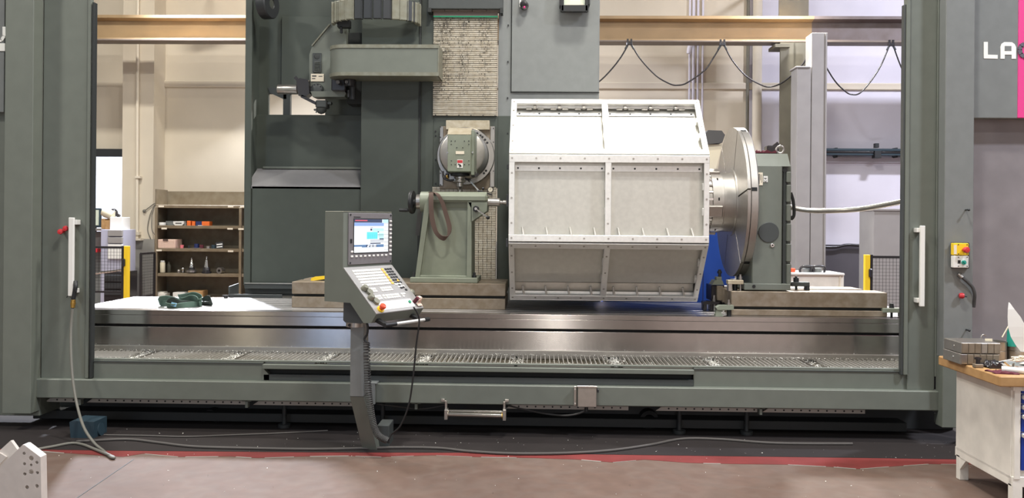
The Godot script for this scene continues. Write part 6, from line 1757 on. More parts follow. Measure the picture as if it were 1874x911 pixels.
	single("scriber", "thin wooden stick leaning between the two tin cans", "stick", B.new().cyl(Vector3(2.961, 0.938, -5.8), Vector3(3.012, 1.01, -5.82), 0.004, 8), mats.leather_tan)
	single("brush_handle", "teal plastic handle standing in the second tin can", "handle", B.new().lathe([Vector2(0, 0), Vector2(0.03, 0), Vector2(0.028, 0.09), Vector2(0.016, 0.125), Vector2(0, 0.13)], Transform3D(Basis(), Vector3(3.033, top + 0.09, -5.82)), 14), mats.teal)
	# folded white sheet standing up
	var b := B.new()
	var rows := [[1846, 553, 1847], [1844.5, 566, 1857], [1844, 580, 1867], [1845, 598, 1876], [1849, 614, 1882], [1857, 628, 1888], [1868, 641, 1892]]
	var pts := [Vector3(2.845, 1.187, -5.5), Vector3(2.852, 1.185, -5.5), Vector3(2.841, 1.144, -5.5), Vector3(2.871, 1.146, -5.48), Vector3(2.84, 1.098, -5.5), Vector3(2.896, 1.103, -5.46), Vector3(2.843, 1.038, -5.5), Vector3(2.918, 1.046, -5.44), Vector3(2.855, 0.98, -5.49), Vector3(2.946, 0.989, -5.43), Vector3(2.876, 0.936, -5.48), Vector3(2.972, 0.944, -5.43), Vector3(2.903, 0.895, -5.47), Vector3(2.985, 0.902, -5.43)]
	for k in 6:
		for e in [Vector3(), Vector3(0, 0, -0.0015)]:
			b.quad(pts[2 * k] + e, pts[2 * k + 1] + e, pts[2 * k + 3] + e, pts[2 * k + 2] + e, Vector3(0, 0, 1.0 if e.z == 0.0 else -1.0))
	single("paper_sheet", "large curved white paper sheet standing up at the bench's far right", "paper sheet", b, mats.paper)
	t = thing("parts_tray", "shallow grey sheet-metal tray with a white rim tilted on the bench", "tray")
	var o := Vector3(2.816, top, -5.5)
	var tb := Basis(Vector3.UP, 0.5) * Basis(Vector3.BACK, 0.06)
	part("pan", B.new().box(o + Vector3(0.12, 0.02, 0), Vector3(0.26, 0.003, 0.2), 0.0, tb), mats.paint_grey, t)
	part("rim", B.new().box(o + Vector3(0.12, 0.02, 0) + tb * Vector3(0, 0.008, -0.1), Vector3(0.26, 0.02, 0.006), 0.002, tb).box(o + Vector3(0.12, 0.02, 0) + tb * Vector3(-0.13, 0.008, 0), Vector3(0.006, 0.02, 0.2), 0.002, tb).box(o + Vector3(0.12, 0.02, 0) + tb * Vector3(0, 0.008, 0.1), Vector3(0.26, 0.02, 0.006), 0.002, tb), mats.white_paint, t)
	done(t)
	single("paper_note", "cream sheet of paper lying in the tilted parts tray", "paper", B.new().box(o + Vector3(0.17, 0.034, 0.01), Vector3(0.13, 0.002, 0.1), 0.0, tb * Basis(Vector3.UP, 0.2)), mats.cream)
	b = B.new()
	for i in 5:
		var q := []
		for k in 9:
			q.append(Vector3(2.867 + rng.randfn(0, 0.03), top + 0.055 + rng.randf() * 0.035, -5.4 + rng.randfn(0, 0.025)))
		b.tube(spline(q, 4), 0.004, 5)
	stuff("cotton_waste", "tangle of cream cotton waste on the bench beside the tray", "cotton waste", b, mats.cream)
	single("marker", "dark pink marker pen lying between the white tube and the tray", "pen", B.new().cyl(Vector3(2.78, top + 0.012, -5.36), Vector3(2.9, top + 0.012, -5.33), 0.01, 10), mats.magenta)
	b = B.new()
	single("steel_scrap", "bright bent strip of steel lying beside the dark plastic bag", "strip", B.new().ribbon([Vector3(2.77, top + 0.052, -5.4), Vector3(2.79, top + 0.03, -5.38), Vector3(2.805, top + 0.02, -5.37), Vector3(2.82, top + 0.045, -5.39)], [Vector3(0, 0.003, 0.012), Vector3(0, 0.003, 0.012), Vector3(0, 0.003, 0.012), Vector3(0, 0.003, 0.012)], 0.002), mats.bright_steel)


func bracket() -> void:
	# drilled aluminium plate at the lower left, with the slanted flange behind it
	var c := CSGCombiner3D.new()
	var Z := 4.0
	var o := Vector3(-2.322, 0.488, -4.0)
	var p := CSGPolygon3D.new()
	p.name = "plate_outline"
	var pts := PackedVector2Array()
	for q in PackedVector2Array([Vector2(-2.584, 0.367), Vector2(-2.331, 0.617), Vector2(-2.322, 0.617), Vector2(-2.247, 0.563), Vector2(-2.231, -0.214), Vector2(-2.579, -0.222)]):
		pts.append(Vector2(maxf(q.x, -3.0) - o.x, maxf(q.y, 0.0) - o.y))
	p.polygon = pts
	p.depth = 0.05
	p.position = Vector3(0, 0, 0)
	c.add_child(p)
	for h in [[Vector3(-2.323, 0.579, -4.0), 0.007], [Vector3(-2.29, 0.558, -4.0), 0.0115], [Vector3(-2.321, 0.532, -4.0), 0.007], [Vector3(-2.29, 0.527, -4.0), 0.006], [Vector3(-2.264, 0.539, -4.0), 0.007], [Vector3(-2.319, 0.486, -4.0), 0.0075], [Vector3(-2.29, 0.496, -4.0), 0.0115], [Vector3(-2.261, 0.493, -4.0), 0.007], [Vector3(-2.308, 0.426, -4.0), 0.0085], [Vector3(-2.263, 0.432, -4.0), 0.0085]]:
		var y := CSGCylinder3D.new()
		y.name = "bore"
		y.operation = CSGShape3D.OPERATION_SUBTRACTION
		y.radius = h[1]
		y.height = 0.2
		y.sides = 20
		y.rotation.x = PI / 2
		y.position = h[0] - o
		y.position.z = 0
		c.add_child(y, true)
	c.name = "drilled_plate"
	c.material_override = mats.machined
	var t := thing("drilled_bracket", "pale machined bracket plate with bored holes in the lower left corner", "bracket")
	pending[t] = []
	t.position = o
	t.add_child(c)
	var b := B.new()
	b.prism(PackedVector2Array([Vector2(-2.623, 0.431), Vector2(-2.625, 0.567), Vector2(-2.471, 0.562), Vector2(-2.44, 0.545), Vector2(-2.546, 0.432)]), Transform3D(Basis(), Vector3(0, 0, -4.06)), -0.05)
	b.bar(Vector3(-2.585, 0.426, -4.08), Vector3(-2.406, 0.591, -4.08), 0.07, 0.02, Vector3(0, 0.2, 1))
	var fl := MeshInstance3D.new()
	fl.name = "rear_flange"
	fl.mesh = b.mesh(o)
	fl.material_override = mats.machined
	t.add_child(fl)
	pending.erase(t)


func background() -> void:
	pipes()
	# shelf unit
	var t := thing("shelf_unit", "tall dark brown steel shelf unit against the rear wall", "shelf unit")
	var zf := 14.5
	var x0: float = -6.279
	var x1: float = -4.141
	var xm: float = -4.86
	var top: float = 2.129
	part("back_sheet", B.new().box(Vector3((x0 + x1) / 2, top / 2 - 0.01, -14.97), Vector3(x1 - x0, top - 0.02, 0.02)), mats.shelf_brown, t)
	part("side_sheet", B.new().box(Vector3(x0 + 0.008, top / 2, -14.74), Vector3(0.016, top, 0.46)), mats.shelf_brown, t)
	part("side_sheet", B.new().box(Vector3(x1, top / 2, -14.74), Vector3(0.016, top, 0.46)), mats.shelf_brown, t)
	for x in [x0 + 0.03, xm, x1]:
		part("upright", B.new().box(Vector3(x, (1.83) / 2, -14.5), Vector3(0.04, 1.847, 0.04), 0.003), mats.shelf_edge, t)
	for y in [1.847, 1.512, 1.137, 0.726, 0.328, 0.12]:
		part("shelf_board", B.new().box(Vector3((x0 + x1) / 2, y, -14.74), Vector3(x1 - x0 - 0.02, 0.05, 0.46), 0.004), mats.shelf_edge, t)
	for q in [Vector3(-6.16, 1.847, -14.47), Vector3(-5.015, 1.852, -14.47), Vector3(-4.813, 1.853, -14.47), Vector3(-6.108, 1.486, -14.47), Vector3(-5.021, 1.491, -14.47), Vector3(-4.841, 1.488, -14.47), Vector3(-6.19, 1.128, -14.47), Vector3(-5.009, 1.125, -14.47)]:
		part("shelf_label", B.new().box(q, Vector3(0.09, 0.028, 0.004)), mats.cream, t)
	done(t)
	shelf_items()
	# hanging cables beside the shelf
	single("hanging_cable", "loose loops of pale cable hanging on the pillar beside the shelf unit", "cable", B.new().tube(spline([Vector3(-7.241, 1.783, -16.27), Vector3(-7.16, 1.844, -16.27), Vector3(-7.08, 1.905, -16.27), Vector3(-7.039, 1.926, -16.27)], 5), 0.008, 6).tube(spline([Vector3(-7.049, 1.905, -16.27), Vector3(-7.139, 1.694, -16.27), Vector3(-7.177, 1.442, -16.27), Vector3(-7.115, 1.272, -16.27)], 6), 0.007, 6).tube(spline([Vector3(-7.03, 1.905, -16.25), Vector3(-7.089, 1.684, -16.25), Vector3(-7.087, 1.443, -16.25), Vector3(-7.025, 1.344, -16.25)], 6), 0.007, 6).ball(Vector3(-7.241, 1.783, -16.27), 0.03), mats.hose_grey)
	# safety fences
	fence(Vector3(-6.4, 1.238, -12.4), Vector3(-5.794, 1.244, -12.4), Vector3(-6.006, 0.613, -12.4), "black mesh safety fence panel left of the yellow post, before the filing cabinet", true)
	fence(Vector3(-5.919, 1.122, -13.2), Vector3(-5.886, 1.125, -13.6), Vector3(-5.814, 0.479, -13.2), "narrow black mesh safety fence panel between the pillar and shelf unit", true)
	fence(Vector3(4.261, 1.248, -11.6), Vector3(4.993, 1.235, -11.6), Vector3(4.587, 0.329, -11.6), "black mesh safety fence panel behind the right guard door", false)
	for q in [[Vector3(-5.759, 1.259, -12.4), "yellow safety fence post with a black latch at the left opening"], [Vector3(4.191, 1.264, -11.55), "yellow safety fence post with a black latch behind the headstock's riser block"]]:
		t = thing("fence_post", q[1], "post", "yellow safety fence posts")
		post(t, q[0])
	# side room seen through the opening
	t = thing("filing_cabinet", "grey filing cabinet with pale drawer fronts in the side room", "cabinet")
	part("body", B.new().box(Vector3(-7.327, 0.718, -15.45), Vector3(0.381, 1.466, 0.5), 0.005), mats.cabinet_lilac, t)
	for k in 3:
		var d: Array = [[Vector3(-7.251, 1.391, -15.175), Vector3(0.247, 0.103, 0.05)], [Vector3(-7.25, 1.269, -15.175), Vector3(0.247, 0.103, 0.05)], [Vector3(-7.249, 1.073, -15.175), Vector3(0.247, 0.253, 0.05)]][k]
		part("drawer", B.new().box(d[0], d[1], 0.004), mats.panel_lilac if k < 2 else mats.white_paint, t)
	done(t)
	single("document_box", "plain white box standing on the grey filing cabinet", "box", B.new().box(Vector3(-7.301, 1.556, -15.45), Vector3(0.22, 0.222, 0.3), 0.006), mats.white_paint)
	t = thing("desk_lamp", "beige lamp head with a dark hood lying on the white box", "lamp")
	var q := Vector3(-7.538, 1.742, -15.4)
	part("head", B.new().lathe([Vector2(0, 0), Vector2(0.075, 0.0), Vector2(0.085, 0.05), Vector2(0.08, 0.2), Vector2(0, 0.22)], B.along(q + Vector3(-0.04, 0.02, 0), Vector3(-7.412, 1.696, -15.4)), 18), mats.leather_tan, t)
	part("hood", B.new().ball(Vector3(-7.417, 1.744, -15.45), 0.07).bar(Vector3(-7.437, 1.753, -15.45), Vector3(-7.31, 1.678, -15.45), 0.05, 0.05, Vector3.BACK), mats.film, t)
	done(t)
	t = thing("monitor", "blue-grey monitor standing in the side room behind the fence", "monitor")
	part("frame", B.new().box(Vector3(-7.89, 1.65, -15.625), Vector3(0.333, 0.338, 0.05), 0.01), mats.pump_blue, t)
	part("glass", B.new().box(Vector3(-7.889, 1.654, -15.59), Vector3(0.274, 0.27, 0.02)), mats.lamp_lens, t)
	part("stand", B.new().box(Vector3(-7.898, 1.452, -15.65), Vector3(0.117, 0.096, 0.1)), mats.film, t)
	done(t)
	single("cardboard_box", "brown box on the bench beside the monitor in the side room", "box", B.new().box(Vector3(-7.555, 1.547, -15.475), Vector3(0.067, 0.18, 0.25), 0.005).box(Vector3(-7.478, 1.529, -15.45), Vector3(0.087, 0.161, 0.2), 0.005), mats.wood)
	t = thing("side_bench", "cluttered grey side bench behind the left mesh fence", "bench")
	part("top", B.new().box(Vector3(-7.775, 1.446, -15.65), Vector3(0.442, 0.038, 0.7), 0.004), mats.stainless, t)
	part("body", B.new().box(Vector3(-7.88, 0.69, -15.75), Vector3(0.428, 1.428, 0.5), 0.004), mats.paint_grey, t)
	done(t)
	single("red_tray", "small red tray on the side bench behind the mesh fence", "tray", B.new().box(Vector3(-7.668, 1.086, -15.35), Vector3(0.162, 0.066, 0.3), 0.004), mats.red)
	t = thing("tool_cart", "dark tool cart with a bent chrome push rail behind the left fence", "cart")
	part("body", B.new().box(Vector3(-6.43, 0.41, -13.65), Vector3(0.285, 0.853, 0.5), 0.006), mats.film, t)
	for k in 3:
		var d: Array = [[Vector3(-6.418, 0.74, -13.38), Vector3(0.259, 0.099, 0.04)], [Vector3(-6.417, 0.624, -13.38), Vector3(0.259, 0.083, 0.04)], [Vector3(-6.416, 0.521, -13.38), Vector3(0.259, 0.074, 0.04)]][k]
		part("drawer", B.new().box(d[0], d[1], 0.004), mats.dark_metal, t)
	part("push_rail", B.new().tube(spline([Vector3(-6.656, 0.331, -13.2), Vector3(-6.66, 0.723, -13.2), Vector3(-6.627, 0.805, -13.2), Vector3(-6.545, 0.83, -13.2), Vector3(-6.396, 0.848, -13.2), Vector3(-6.206, 0.875, -13.2)], 6), 0.018, 10), mats.chrome, t)
	done(t)
	# right-hand background
	t = thing("tall_enclosure", "tall lilac-grey sheet-metal enclosure left half, lower top, before the green stanchion", "enclosure")
	part("shell", B.new().box(Vector3(4.257, 2.094, -14.725), Vector3(0.222, 4.167, 0.35), 0.006), mats.panel_lilac, t)
	part("top_cap", B.new().box(Vector3(4.233, 4.17, -14.715), Vector3(0.231, 0.026, 0.37), 0.004), mats.panel_lilac, t)
	done(t)
	t = thing("tall_enclosure", "tall lilac-grey sheet-metal enclosure reaching up behind the crane beam", "enclosure")
	part("shell", B.new().box(Vector3(4.496, 2.369, -14.725), Vector3(0.235, 4.71, 0.35), 0.006), mats.panel_lilac, t)
	part("edge_fold", B.new().box(Vector3(4.603, 2.368, -14.715), Vector3(0.026, 4.703, 0.37), 0.003), mats.panel_lilac, t)
	done(t)
	t = thing("cable_tray", "dark blue-grey cable tray running along the cool white rear wall", "cable tray")
	part("tray", B.new().box(Vector3(6.396, 3.011, -16.6), Vector3(2.555, 0.04, 0.2)).box(Vector3(6.397, 2.926, -16.6), Vector3(2.555, 0.03, 0.2)), mats.pump_blue, t)
	part("cable", B.new().tube(spline([Vector3(5.134, 2.972, -16.55), Vector3(5.728, 2.966, -16.55), Vector3(6.32, 2.965, -16.55), Vector3(6.911, 2.978, -16.55), Vector3(7.697, 2.973, -16.55)], 6), 0.045, 8), mats.film, t)
	part("socket_box", B.new().box(Vector3(6.157, 3.089, -16.55), Vector3(0.069, 0.08, 0.1), 0.004).box(Vector3(6.155, 2.921, -16.525), Vector3(0.118, 0.129, 0.15), 0.004), mats.dark_metal, t)
	part("wall_bracket", B.new().box(Vector3(5.463, 2.963, -16.7), Vector3(0.03, 0.18, 0.2)).box(Vector3(6.552, 2.97, -16.7), Vector3(0.03, 0.18, 0.2)), mats.dark_metal, t)
	done(t)
	t = thing("electrical_cabinet", "large pale grey cabinet half hidden behind the right guard door", "cabinet")
	part("body", B.new().box(Vector3(5.483, 0.955, -13.9), Vector3(0.906, 1.851, 0.6), 0.008), mats.panel_lilac, t)
	part("top_cap", B.new().box(Vector3(5.464, 1.872, -13.89), Vector3(0.913, 0.033, 0.62), 0.004), mats.panel_lilac, t)
	done(t)
	t = thing("white_cabinet", "low cream-white cabinet behind the headstock with pipe fittings on it", "cabinet")
	part("body", B.new().box(Vector3(3.867, 0.476, -12.9), Vector3(0.784, 0.928, 0.6), 0.006), mats.bench_white, t)
	part("top", B.new().box(Vector3(3.85, 0.954, -12.9), Vector3(0.812, 0.03, 0.68), 0.006), mats.white_paint, t)
	part("door_edge", B.new().box(Vector3(4.199, 0.474, -12.59), Vector3(0.015, 0.911, 0.02)), mats.cream, t)
	done(t)
	for k in 2:
		t = thing("pipe_fitting", ["grey round pipe fitting with a black cap on the white cabinet, beside the red tip", "grey round pipe fitting with bent hoses on the white cabinet's right end"][k], "pipe fitting", "pipe fittings on the white cabinet")
		var c := Vector3(3.786, 0.997, -12.8) if k == 0 else Vector3(3.939, 0.999, -12.8)
		part("body", B.new().cyl(c - Vector3(0, 0.045, 0), c + Vector3(0, 0.03, 0), 0.075, 16, -1.0, 0.01), mats.paint_grey, t)
		if k == 0:
			part("cap", B.new().cyl(c + Vector3(0.02, 0.03, 0), c + Vector3(0.02, 0.07, 0), 0.06, 14), mats.film, t)
		part("hose", B.new().tube(spline([c + Vector3(-0.1, -0.03, 0.09), c + Vector3(-0.1, 0.02, 0.09), c + Vector3(-0.05, 0.055, 0.09), c + Vector3(0.06, 0.055, 0.09), c + Vector3(0.09, 0.02, 0.09), c + Vector3(0.08, -0.03, 0.09)], 5), 0.018, 8), mats.film, t)
		done(t)
	single("red_bung", "small red-orange cap on the white cabinet against the headstock", "cap", B.new().box(Vector3(3.585, 0.997, -12.75), Vector3(0.068, 0.054, 0.1), 0.008).box(Vector3(3.586, 0.966, -12.75), Vector3(0.038, 0.023, 0.1)), mats.stop_red)
	single("steel_conduit", "flexible steel conduit sagging from the headstock to the right guard door", "conduit", B.new().tube(spline([Vector3(2.185, 1.82, -7.95), Vector3(2.233, 1.791, -7.95), Vector3(2.361, 1.767, -7.9), Vector3(2.517, 1.763, -7.8), Vector3(2.697, 1.776, -7.65), Vector3(2.83, 1.81, -7.4), Vector3(2.904, 1.84, -7.15), Vector3(2.934, 1.872, -6.92)], 8), 0.022, 12), mats.stainless)
	single("wall_cable", "thin dark cable lying along the top of the dark wall dado", "cable", B.new().tube(spline([Vector3(5.246, 1.225, -16.7), Vector3(5.495, 1.227, -16.7), Vector3(5.695, 1.269, -16.7), Vector3(5.994, 1.262, -16.7), Vector3(7.187, 1.263, -16.7)], 5), 0.025, 6), mats.film)
	# blue cabinet behind the drum
	t = thing("blue_cabinet", "deep blue machine cabinet standing behind the drum's right end", "cabinet")
	part("body", B.new().box(Vector3(1.366, 1.066, -9.6), Vector3(1.331, 2.133, 0.6), 0.006), mats.blue, t)
	part("door_seam", B.new().box(Vector3(1.705, 1.07, -9.303), Vector3(0.008, 2.13, 0.015)), mats.navy, t)
	part("top_rim", B.new().box(Vector3(1.357, 2.148, -9.6), Vector3(1.334, 0.045, 0.64), 0.004), mats.navy, t)
	done(t)
	t = thing("extractor_hood", "beige extractor hood with a dark cap above the blue cabinet", "extractor")
	part("body", B.new().prism(PackedVector2Array([Vector2(1.731, 2.177), Vector2(1.85, 2.178), Vector2(1.922, 2.476), Vector2(1.751, 2.475)]), Transform3D(Basis(), Vector3(0, 0, -9.45)), -0.35), mats.leather_tan, t)
	part("cap", B.new().prism(PackedVector2Array([Vector2(1.74, 2.472), Vector2(1.915, 2.49), Vector2(1.943, 2.571), Vector2(1.909, 2.616), Vector2(1.767, 2.621), Vector2(1.733, 2.575)]), Transform3D(Basis(), Vector3(0, 0, -9.42)), -0.4), mats.rubber, t)
	done(t)
	festoon()


func post(t: Node3D, c: Vector3) -> void:
	var h := c.y
	part("tube", B.new().box(Vector3(c.x, h / 2, c.z), Vector3(0.066, h, 0.06), 0.004), mats.yellow, t)
	part("latch", B.new().box(Vector3(c.x + (-0.03 if c.x < 0 else 0.035), h - 0.23, c.z + 0.04), Vector3(0.045, 0.11, 0.05), 0.012), mats.film, t)
	part("side_channel", B.new().box(Vector3(c.x + (-0.055 if c.x < 0 else 0.055), h / 2, c.z), Vector3(0.03, h, 0.04)), mats.film, t)
	done(t)


func fence(a: Vector3, c: Vector3, low: Vector3, label: String, frame_foot: bool) -> void:
	var t := thing("safety_fence", label, "fence", "black mesh safety fence panels")
	var foot := maxf(0.12, low.y)
	if not frame_foot:
		foot = 0.15
	var d := (c - a)
	d.y = 0
	var y := minf(a.y, c.y)
	a.y = y
	c.y = y
	var fr := B.new()
	fr.bar(a, c, 0.03, 0.03)
	fr.bar(Vector3(a.x, foot, a.z), Vector3(c.x, foot, c.z), 0.025, 0.025)
	for p in [a, c]:
		fr.bar(Vector3(p.x, 0.0, p.z), Vector3(p.x, y, p.z), 0.03, 0.03)
	part("frame", fr, mats.film, t)
	var w := B.new()
	var n := int(d.length() / 0.042)
	for k in n:
		var p := a + d * ((k + 0.5) / n)
		w.bar(Vector3(p.x, foot, p.z), Vector3(p.x, y, p.z), 0.0032, 0.0032)
	var m := int((y - foot) / 0.042)
	for k in m:
		var yy := lerpf(foot, y, (k + 0.5) / m)
		w.bar(Vector3(a.x, yy, a.z), Vector3(c.x, yy, c.z), 0.0032, 0.0032)
	part("wire_mesh", w, mats.film, t, "stuff")
	done(t)


func festoon() -> void:
	# trolleys on the crane beam with slack cable between them
	var hooks := [Vector3(0.48, 4.609, -15.1), Vector3(1.506, 4.649, -15.1), Vector3(3.057, 4.644, -15.1), Vector3(4.588, 4.639, -15.1), Vector3(5.85, 4.643, -15.1), Vector3(6.649, 4.627, -15.1)]
	var said := ["cable trolley on the crane beam above the drum's left half", "cable trolley on the crane beam above the drum, beside the milling column", "cable trolley on the crane beam above the faceplate", "cable trolley on the crane beam at the beam's dark joint", "cable trolley on the crane beam nearest the right guard door", "cable trolley on the crane beam hidden behind the right guard door"]
	for k in range(1, 5):
		var q: Vector3 = hooks[k]
		var t := thing("cable_trolley", said[k], "cable trolley", "cable trolleys on the crane beam")
		part("body", B.new().box(q + Vector3(0, 0.0, 0.0), Vector3(0.1, 0.05, 0.05), 0.006).box(q + Vector3(-0.03, 0.05, 0), Vector3(0.03, 0.06, 0.03)).box(q + Vector3(0.03, 0.05, 0), Vector3(0.03, 0.06, 0.03)), mats.film, t)
		part("cable_clip", B.new().box(q + Vector3(-0.05, -0.05, 0), Vector3(0.03, 0.09, 0.03), 0.004, Basis(Vector3.BACK, -0.5)).box(q + Vector3(0.05, -0.05, 0), Vector3(0.03, 0.09, 0.03), 0.004, Basis(Vector3.BACK, 0.5)), mats.dark_metal, t)
		done(t)
	var sags := [
		[[Vector3(0.56, 3.837, -15.1), Vector3(0.808, 3.884, -15.1), Vector3(1.017, 4.023, -15.1), Vector3(1.199, 4.207, -15.1), Vector3(1.362, 4.419, -15.1), Vector3(1.479, 4.621, -15.1)], "black slack cable rising from behind the milling column to the first trolley"],
		[[Vector3(1.543, 4.631, -15.1), Vector3(1.691, 4.393, -15.1), Vector3(1.95, 4.118, -15.1), Vector3(2.179, 3.982, -15.1), Vector3(2.316, 3.955, -15.1), Vector3(2.48, 4.001, -15.1), Vector3(2.769, 4.213, -15.1), Vector3(2.913, 4.424, -15.1), Vector3(3.029, 4.617, -15.1)], "black slack cable loop on the crane beam above the drum's right half"],
		[[Vector3(3.093, 4.617, -15.1), Vector3(3.222, 4.379, -15.1), Vector3(3.442, 4.124, -15.1), Vector3(3.68, 3.979, -15.1), Vector3(3.843, 3.934, -15.1), Vector3(4.042, 3.998, -15.1), Vector3(4.267, 4.182, -15.1), Vector3(4.419, 4.356, -15.1), Vector3(4.552, 4.612, -15.1)], "black slack cable loop on the crane beam crossing the green stanchion"],
		[[Vector3(4.625, 4.612, -15.1), Vector3(4.744, 4.339, -15.1), Vector3(4.927, 4.038, -15.1), Vector3(5.109, 3.857, -15.1), Vector3(5.218, 3.812, -15.1), Vector3(5.344, 3.84, -15.1), Vector3(5.522, 4.041, -15.1), Vector3(5.682, 4.296, -15.1), Vector3(5.815, 4.615, -15.1)], "black slack cable loop hanging lowest, before the cool white wall"],
		[[Vector3(5.886, 4.624, -15.1), Vector3(5.988, 4.343, -15.1), Vector3(6.116, 4.07, -15.1), Vector3(6.297, 3.862, -15.1), Vector3(6.476, 3.89, -15.1)], "black slack cable dropping behind the right guard door"]]
	for s in sags:
		single("festoon_cable", s[1], "cable", B.new().tube(spline(s[0], 6), 0.0125, 6), mats.film, "slack cables under the crane beam")


func shelf_items() -> void:
	var z := 14.6
	# shelf under the top board
	var t := thing("tape_roll", "white roll of tape at the left end of the upper shelf", "tape roll")
	part("roll", B.new().lathe([Vector2(0.04, 0), Vector2(0.056, 0), Vector2(0.058, 0.006), Vector2(0.058, 0.05), Vector2(0.056, 0.056), Vector2(0.04, 0.056), Vector2(0.04, 0)], Transform3D(Basis(), Vector3(-6.195, 1.529, -14.6)), 20), mats.white_paint, t)
	done(t)
	single("grey_box", "low grey box behind the white tape roll on the upper shelf", "box", B.new().box(Vector3(-6.093, 1.566, -14.725), Vector3(0.137, 0.09, 0.15), 0.005), mats.paint_grey)
	t = thing("white_case", "white rounded case with a dark line of print on the upper shelf", "case")
	part("body", B.new().prism(PackedVector2Array([Vector2(-6.005, 1.603), Vector2(-5.832, 1.609), Vector2(-5.827, 1.568), Vector2(-5.859, 1.536), Vector2(-5.977, 1.535), Vector2(-6.005, 1.567)]), Transform3D(Basis(), Vector3(0, 0, -14.58)), -0.1), mats.white_paint, t)
	part("print_line", B.new().box(Vector3(-5.916, 1.574, -14.578), Vector3(0.1, 0.013, 0.005)), mats.film, t)
	part("foot", B.new().box(Vector3(-5.922, 1.536, -14.64), Vector3(0.164, 0.027, 0.08)), mats.dark_metal, t)
	done(t)
	single("steel_block", "grey metal piece between the white case and orange boxes", "metal block", B.new().box(Vector3(-5.817, 1.55, -14.65), Vector3(0.046, 0.054, 0.1), 0.003), mats.paint_grey)
	single("insert_box", "orange cardboard box, first of the pair on the upper shelf", "box", B.new().box(Vector3(-5.734, 1.565, -14.65), Vector3(0.063, 0.099, 0.2), 0.003), mats.orange, "orange boxes on the upper shelf")
	single("insert_box", "orange cardboard box standing beside the navy box on the upper shelf", "box", B.new().box(Vector3(-5.66, 1.561, -14.655), Vector3(0.054, 0.09, 0.19), 0.003), mats.orange, "orange boxes on the upper shelf")
	t = thing("label_box", "navy and orange box with a white label on the upper shelf", "box")
	part("body", B.new().box(Vector3(-5.574, 1.561, -14.655), Vector3(0.1, 0.09, 0.19), 0.003), mats.navy, t)
	part("orange_end", B.new().box(Vector3(-5.46, 1.564, -14.63), Vector3(0.125, 0.086, 0.14), 0.003), mats.orange, t)
	part("white_label", B.new().box(Vector3(-5.544, 1.53, -14.55), Vector3(0.072, 0.027, 0.02)), mats.paper, t)
	done(t)
	# middle shelf
	t = thing("storage_basket", "pale pink perforated plastic basket on the middle shelf", "basket")
	part("shell", B.new().box(Vector3(-6.093, 1.232, -14.66), Vector3(0.304, 0.148, 0.28), 0.008), mats.peach, t)
	var b := B.new()
	for i in 12:
		for j in 5:
			b.box(Vector3(-6.224, 1.18, -14.515) + Vector3(0.025 * i, 0.026 * j, 0), Vector3(0.008, 0.008, 0.004))
	part("perforation", b, mats.shelf_brown, t, "stuff")
	part("grip", B.new().box(Vector3(-6.103, 1.295, -14.512), Vector3(0.082, 0.031, 0.015), 0.003), mats.strap_brown, t)
	done(t)
	single("pink_cup", "small pink cup beside the perforated basket", "cup", B.new().cyl(Vector3(-5.848, 1.164, -14.56), Vector3(-5.848, 1.218, -14.56), 0.026, 14, 0.03), mats.pink)
	single("grey_pin", "small grey upright pin left of the blue caps on the middle shelf", "pin", B.new().cyl(Vector3(-5.742, 1.155, -14.58), Vector3(-5.742, 1.209, -14.58), 0.016, 12), mats.dark_metal)
	single("dish", "flat pale dish on the middle shelf under the dark blue cap", "dish", B.new().lathe([Vector2(0, 0), Vector2(0.05, 0), Vector2(0.07, 0.014), Vector2(0.066, 0.016), Vector2(0, 0.006)], Transform3D(Basis(), Vector3(-5.606, 1.153, -14.57)), 20), mats.panel_lilac)
	single("blue_bung", "dark blue plastic cap standing behind the pale dish", "cap", B.new().cyl(Vector3(-5.649, 1.162, -14.68), Vector3(-5.649, 1.235, -14.68), 0.04, 16, -1.0, 0.005), mats.navy)
	single("brown_bung", "dark brown round cap on the middle shelf next to the pale dish", "cap", B.new().cyl(Vector3(-5.551, 1.155, -14.64), Vector3(-5.552, 1.219, -14.64), 0.034, 16, -1.0, 0.005), mats.maroon)
	single("grey_collar", "grey metal collar on the middle shelf beside the bright blue cap", "collar", B.new().cyl(Vector3(-5.419, 1.154, -14.58), Vector3(-5.42, 1.203, -14.58), 0.036, 16, -1.0, 0.006), mats.stainless)
	single("blue_bung", "bright blue round cap beside the black striped box", "cap", B.new().cyl(Vector3(-5.336, 1.152, -14.6), Vector3(-5.337, 1.222, -14.6), 0.038, 16, -1.0, 0.006), mats.pump_blue)
	t = thing("striped_box", "black tilted box with two white stripes on the middle shelf", "box")
	var bb := Basis(Vector3.BACK, 0.12) * Basis(Vector3.UP, 0.3)
	part("body", B.new().box(Vector3(-5.258, 1.212, -14.66), Vector3(0.12, 0.11, 0.12), 0.003, bb), mats.film, t)
	part("white_stripe", B.new().box(Vector3(-5.258, 1.23, -14.66) + bb * Vector3(0, 0, 0.061), Vector3(0.09, 0.018, 0.003), 0.0, bb), mats.paper, t)
	part("white_stripe", B.new().box(Vector3(-5.258, 1.189, -14.66) + bb * Vector3(0, 0, 0.061), Vector3(0.09, 0.018, 0.003), 0.0, bb), mats.paper, t)
	done(t)
	# lower shelf
	t = thing("spray_can", "cream spray can with a white cap on the lower shelf", "spray can")
	var q := Vector3(-6.184, 0.759, -14.6)
	part("can", B.new().lathe([Vector2(0, 0), Vector2(0.04, 0), Vector2(0.042, 0.004), Vector2(0.042, 0.16), Vector2(0.034, 0.17), Vector2(0, 0.17)], Transform3D(Basis(), q), 20), mats.leather_tan, t)
	part("cap", B.new().cyl(q + Vector3(0, 0.168, 0), q + Vector3(0, 0.195, 0), 0.034, 18, -1.0, 0.004), mats.white_paint, t)
	done(t)
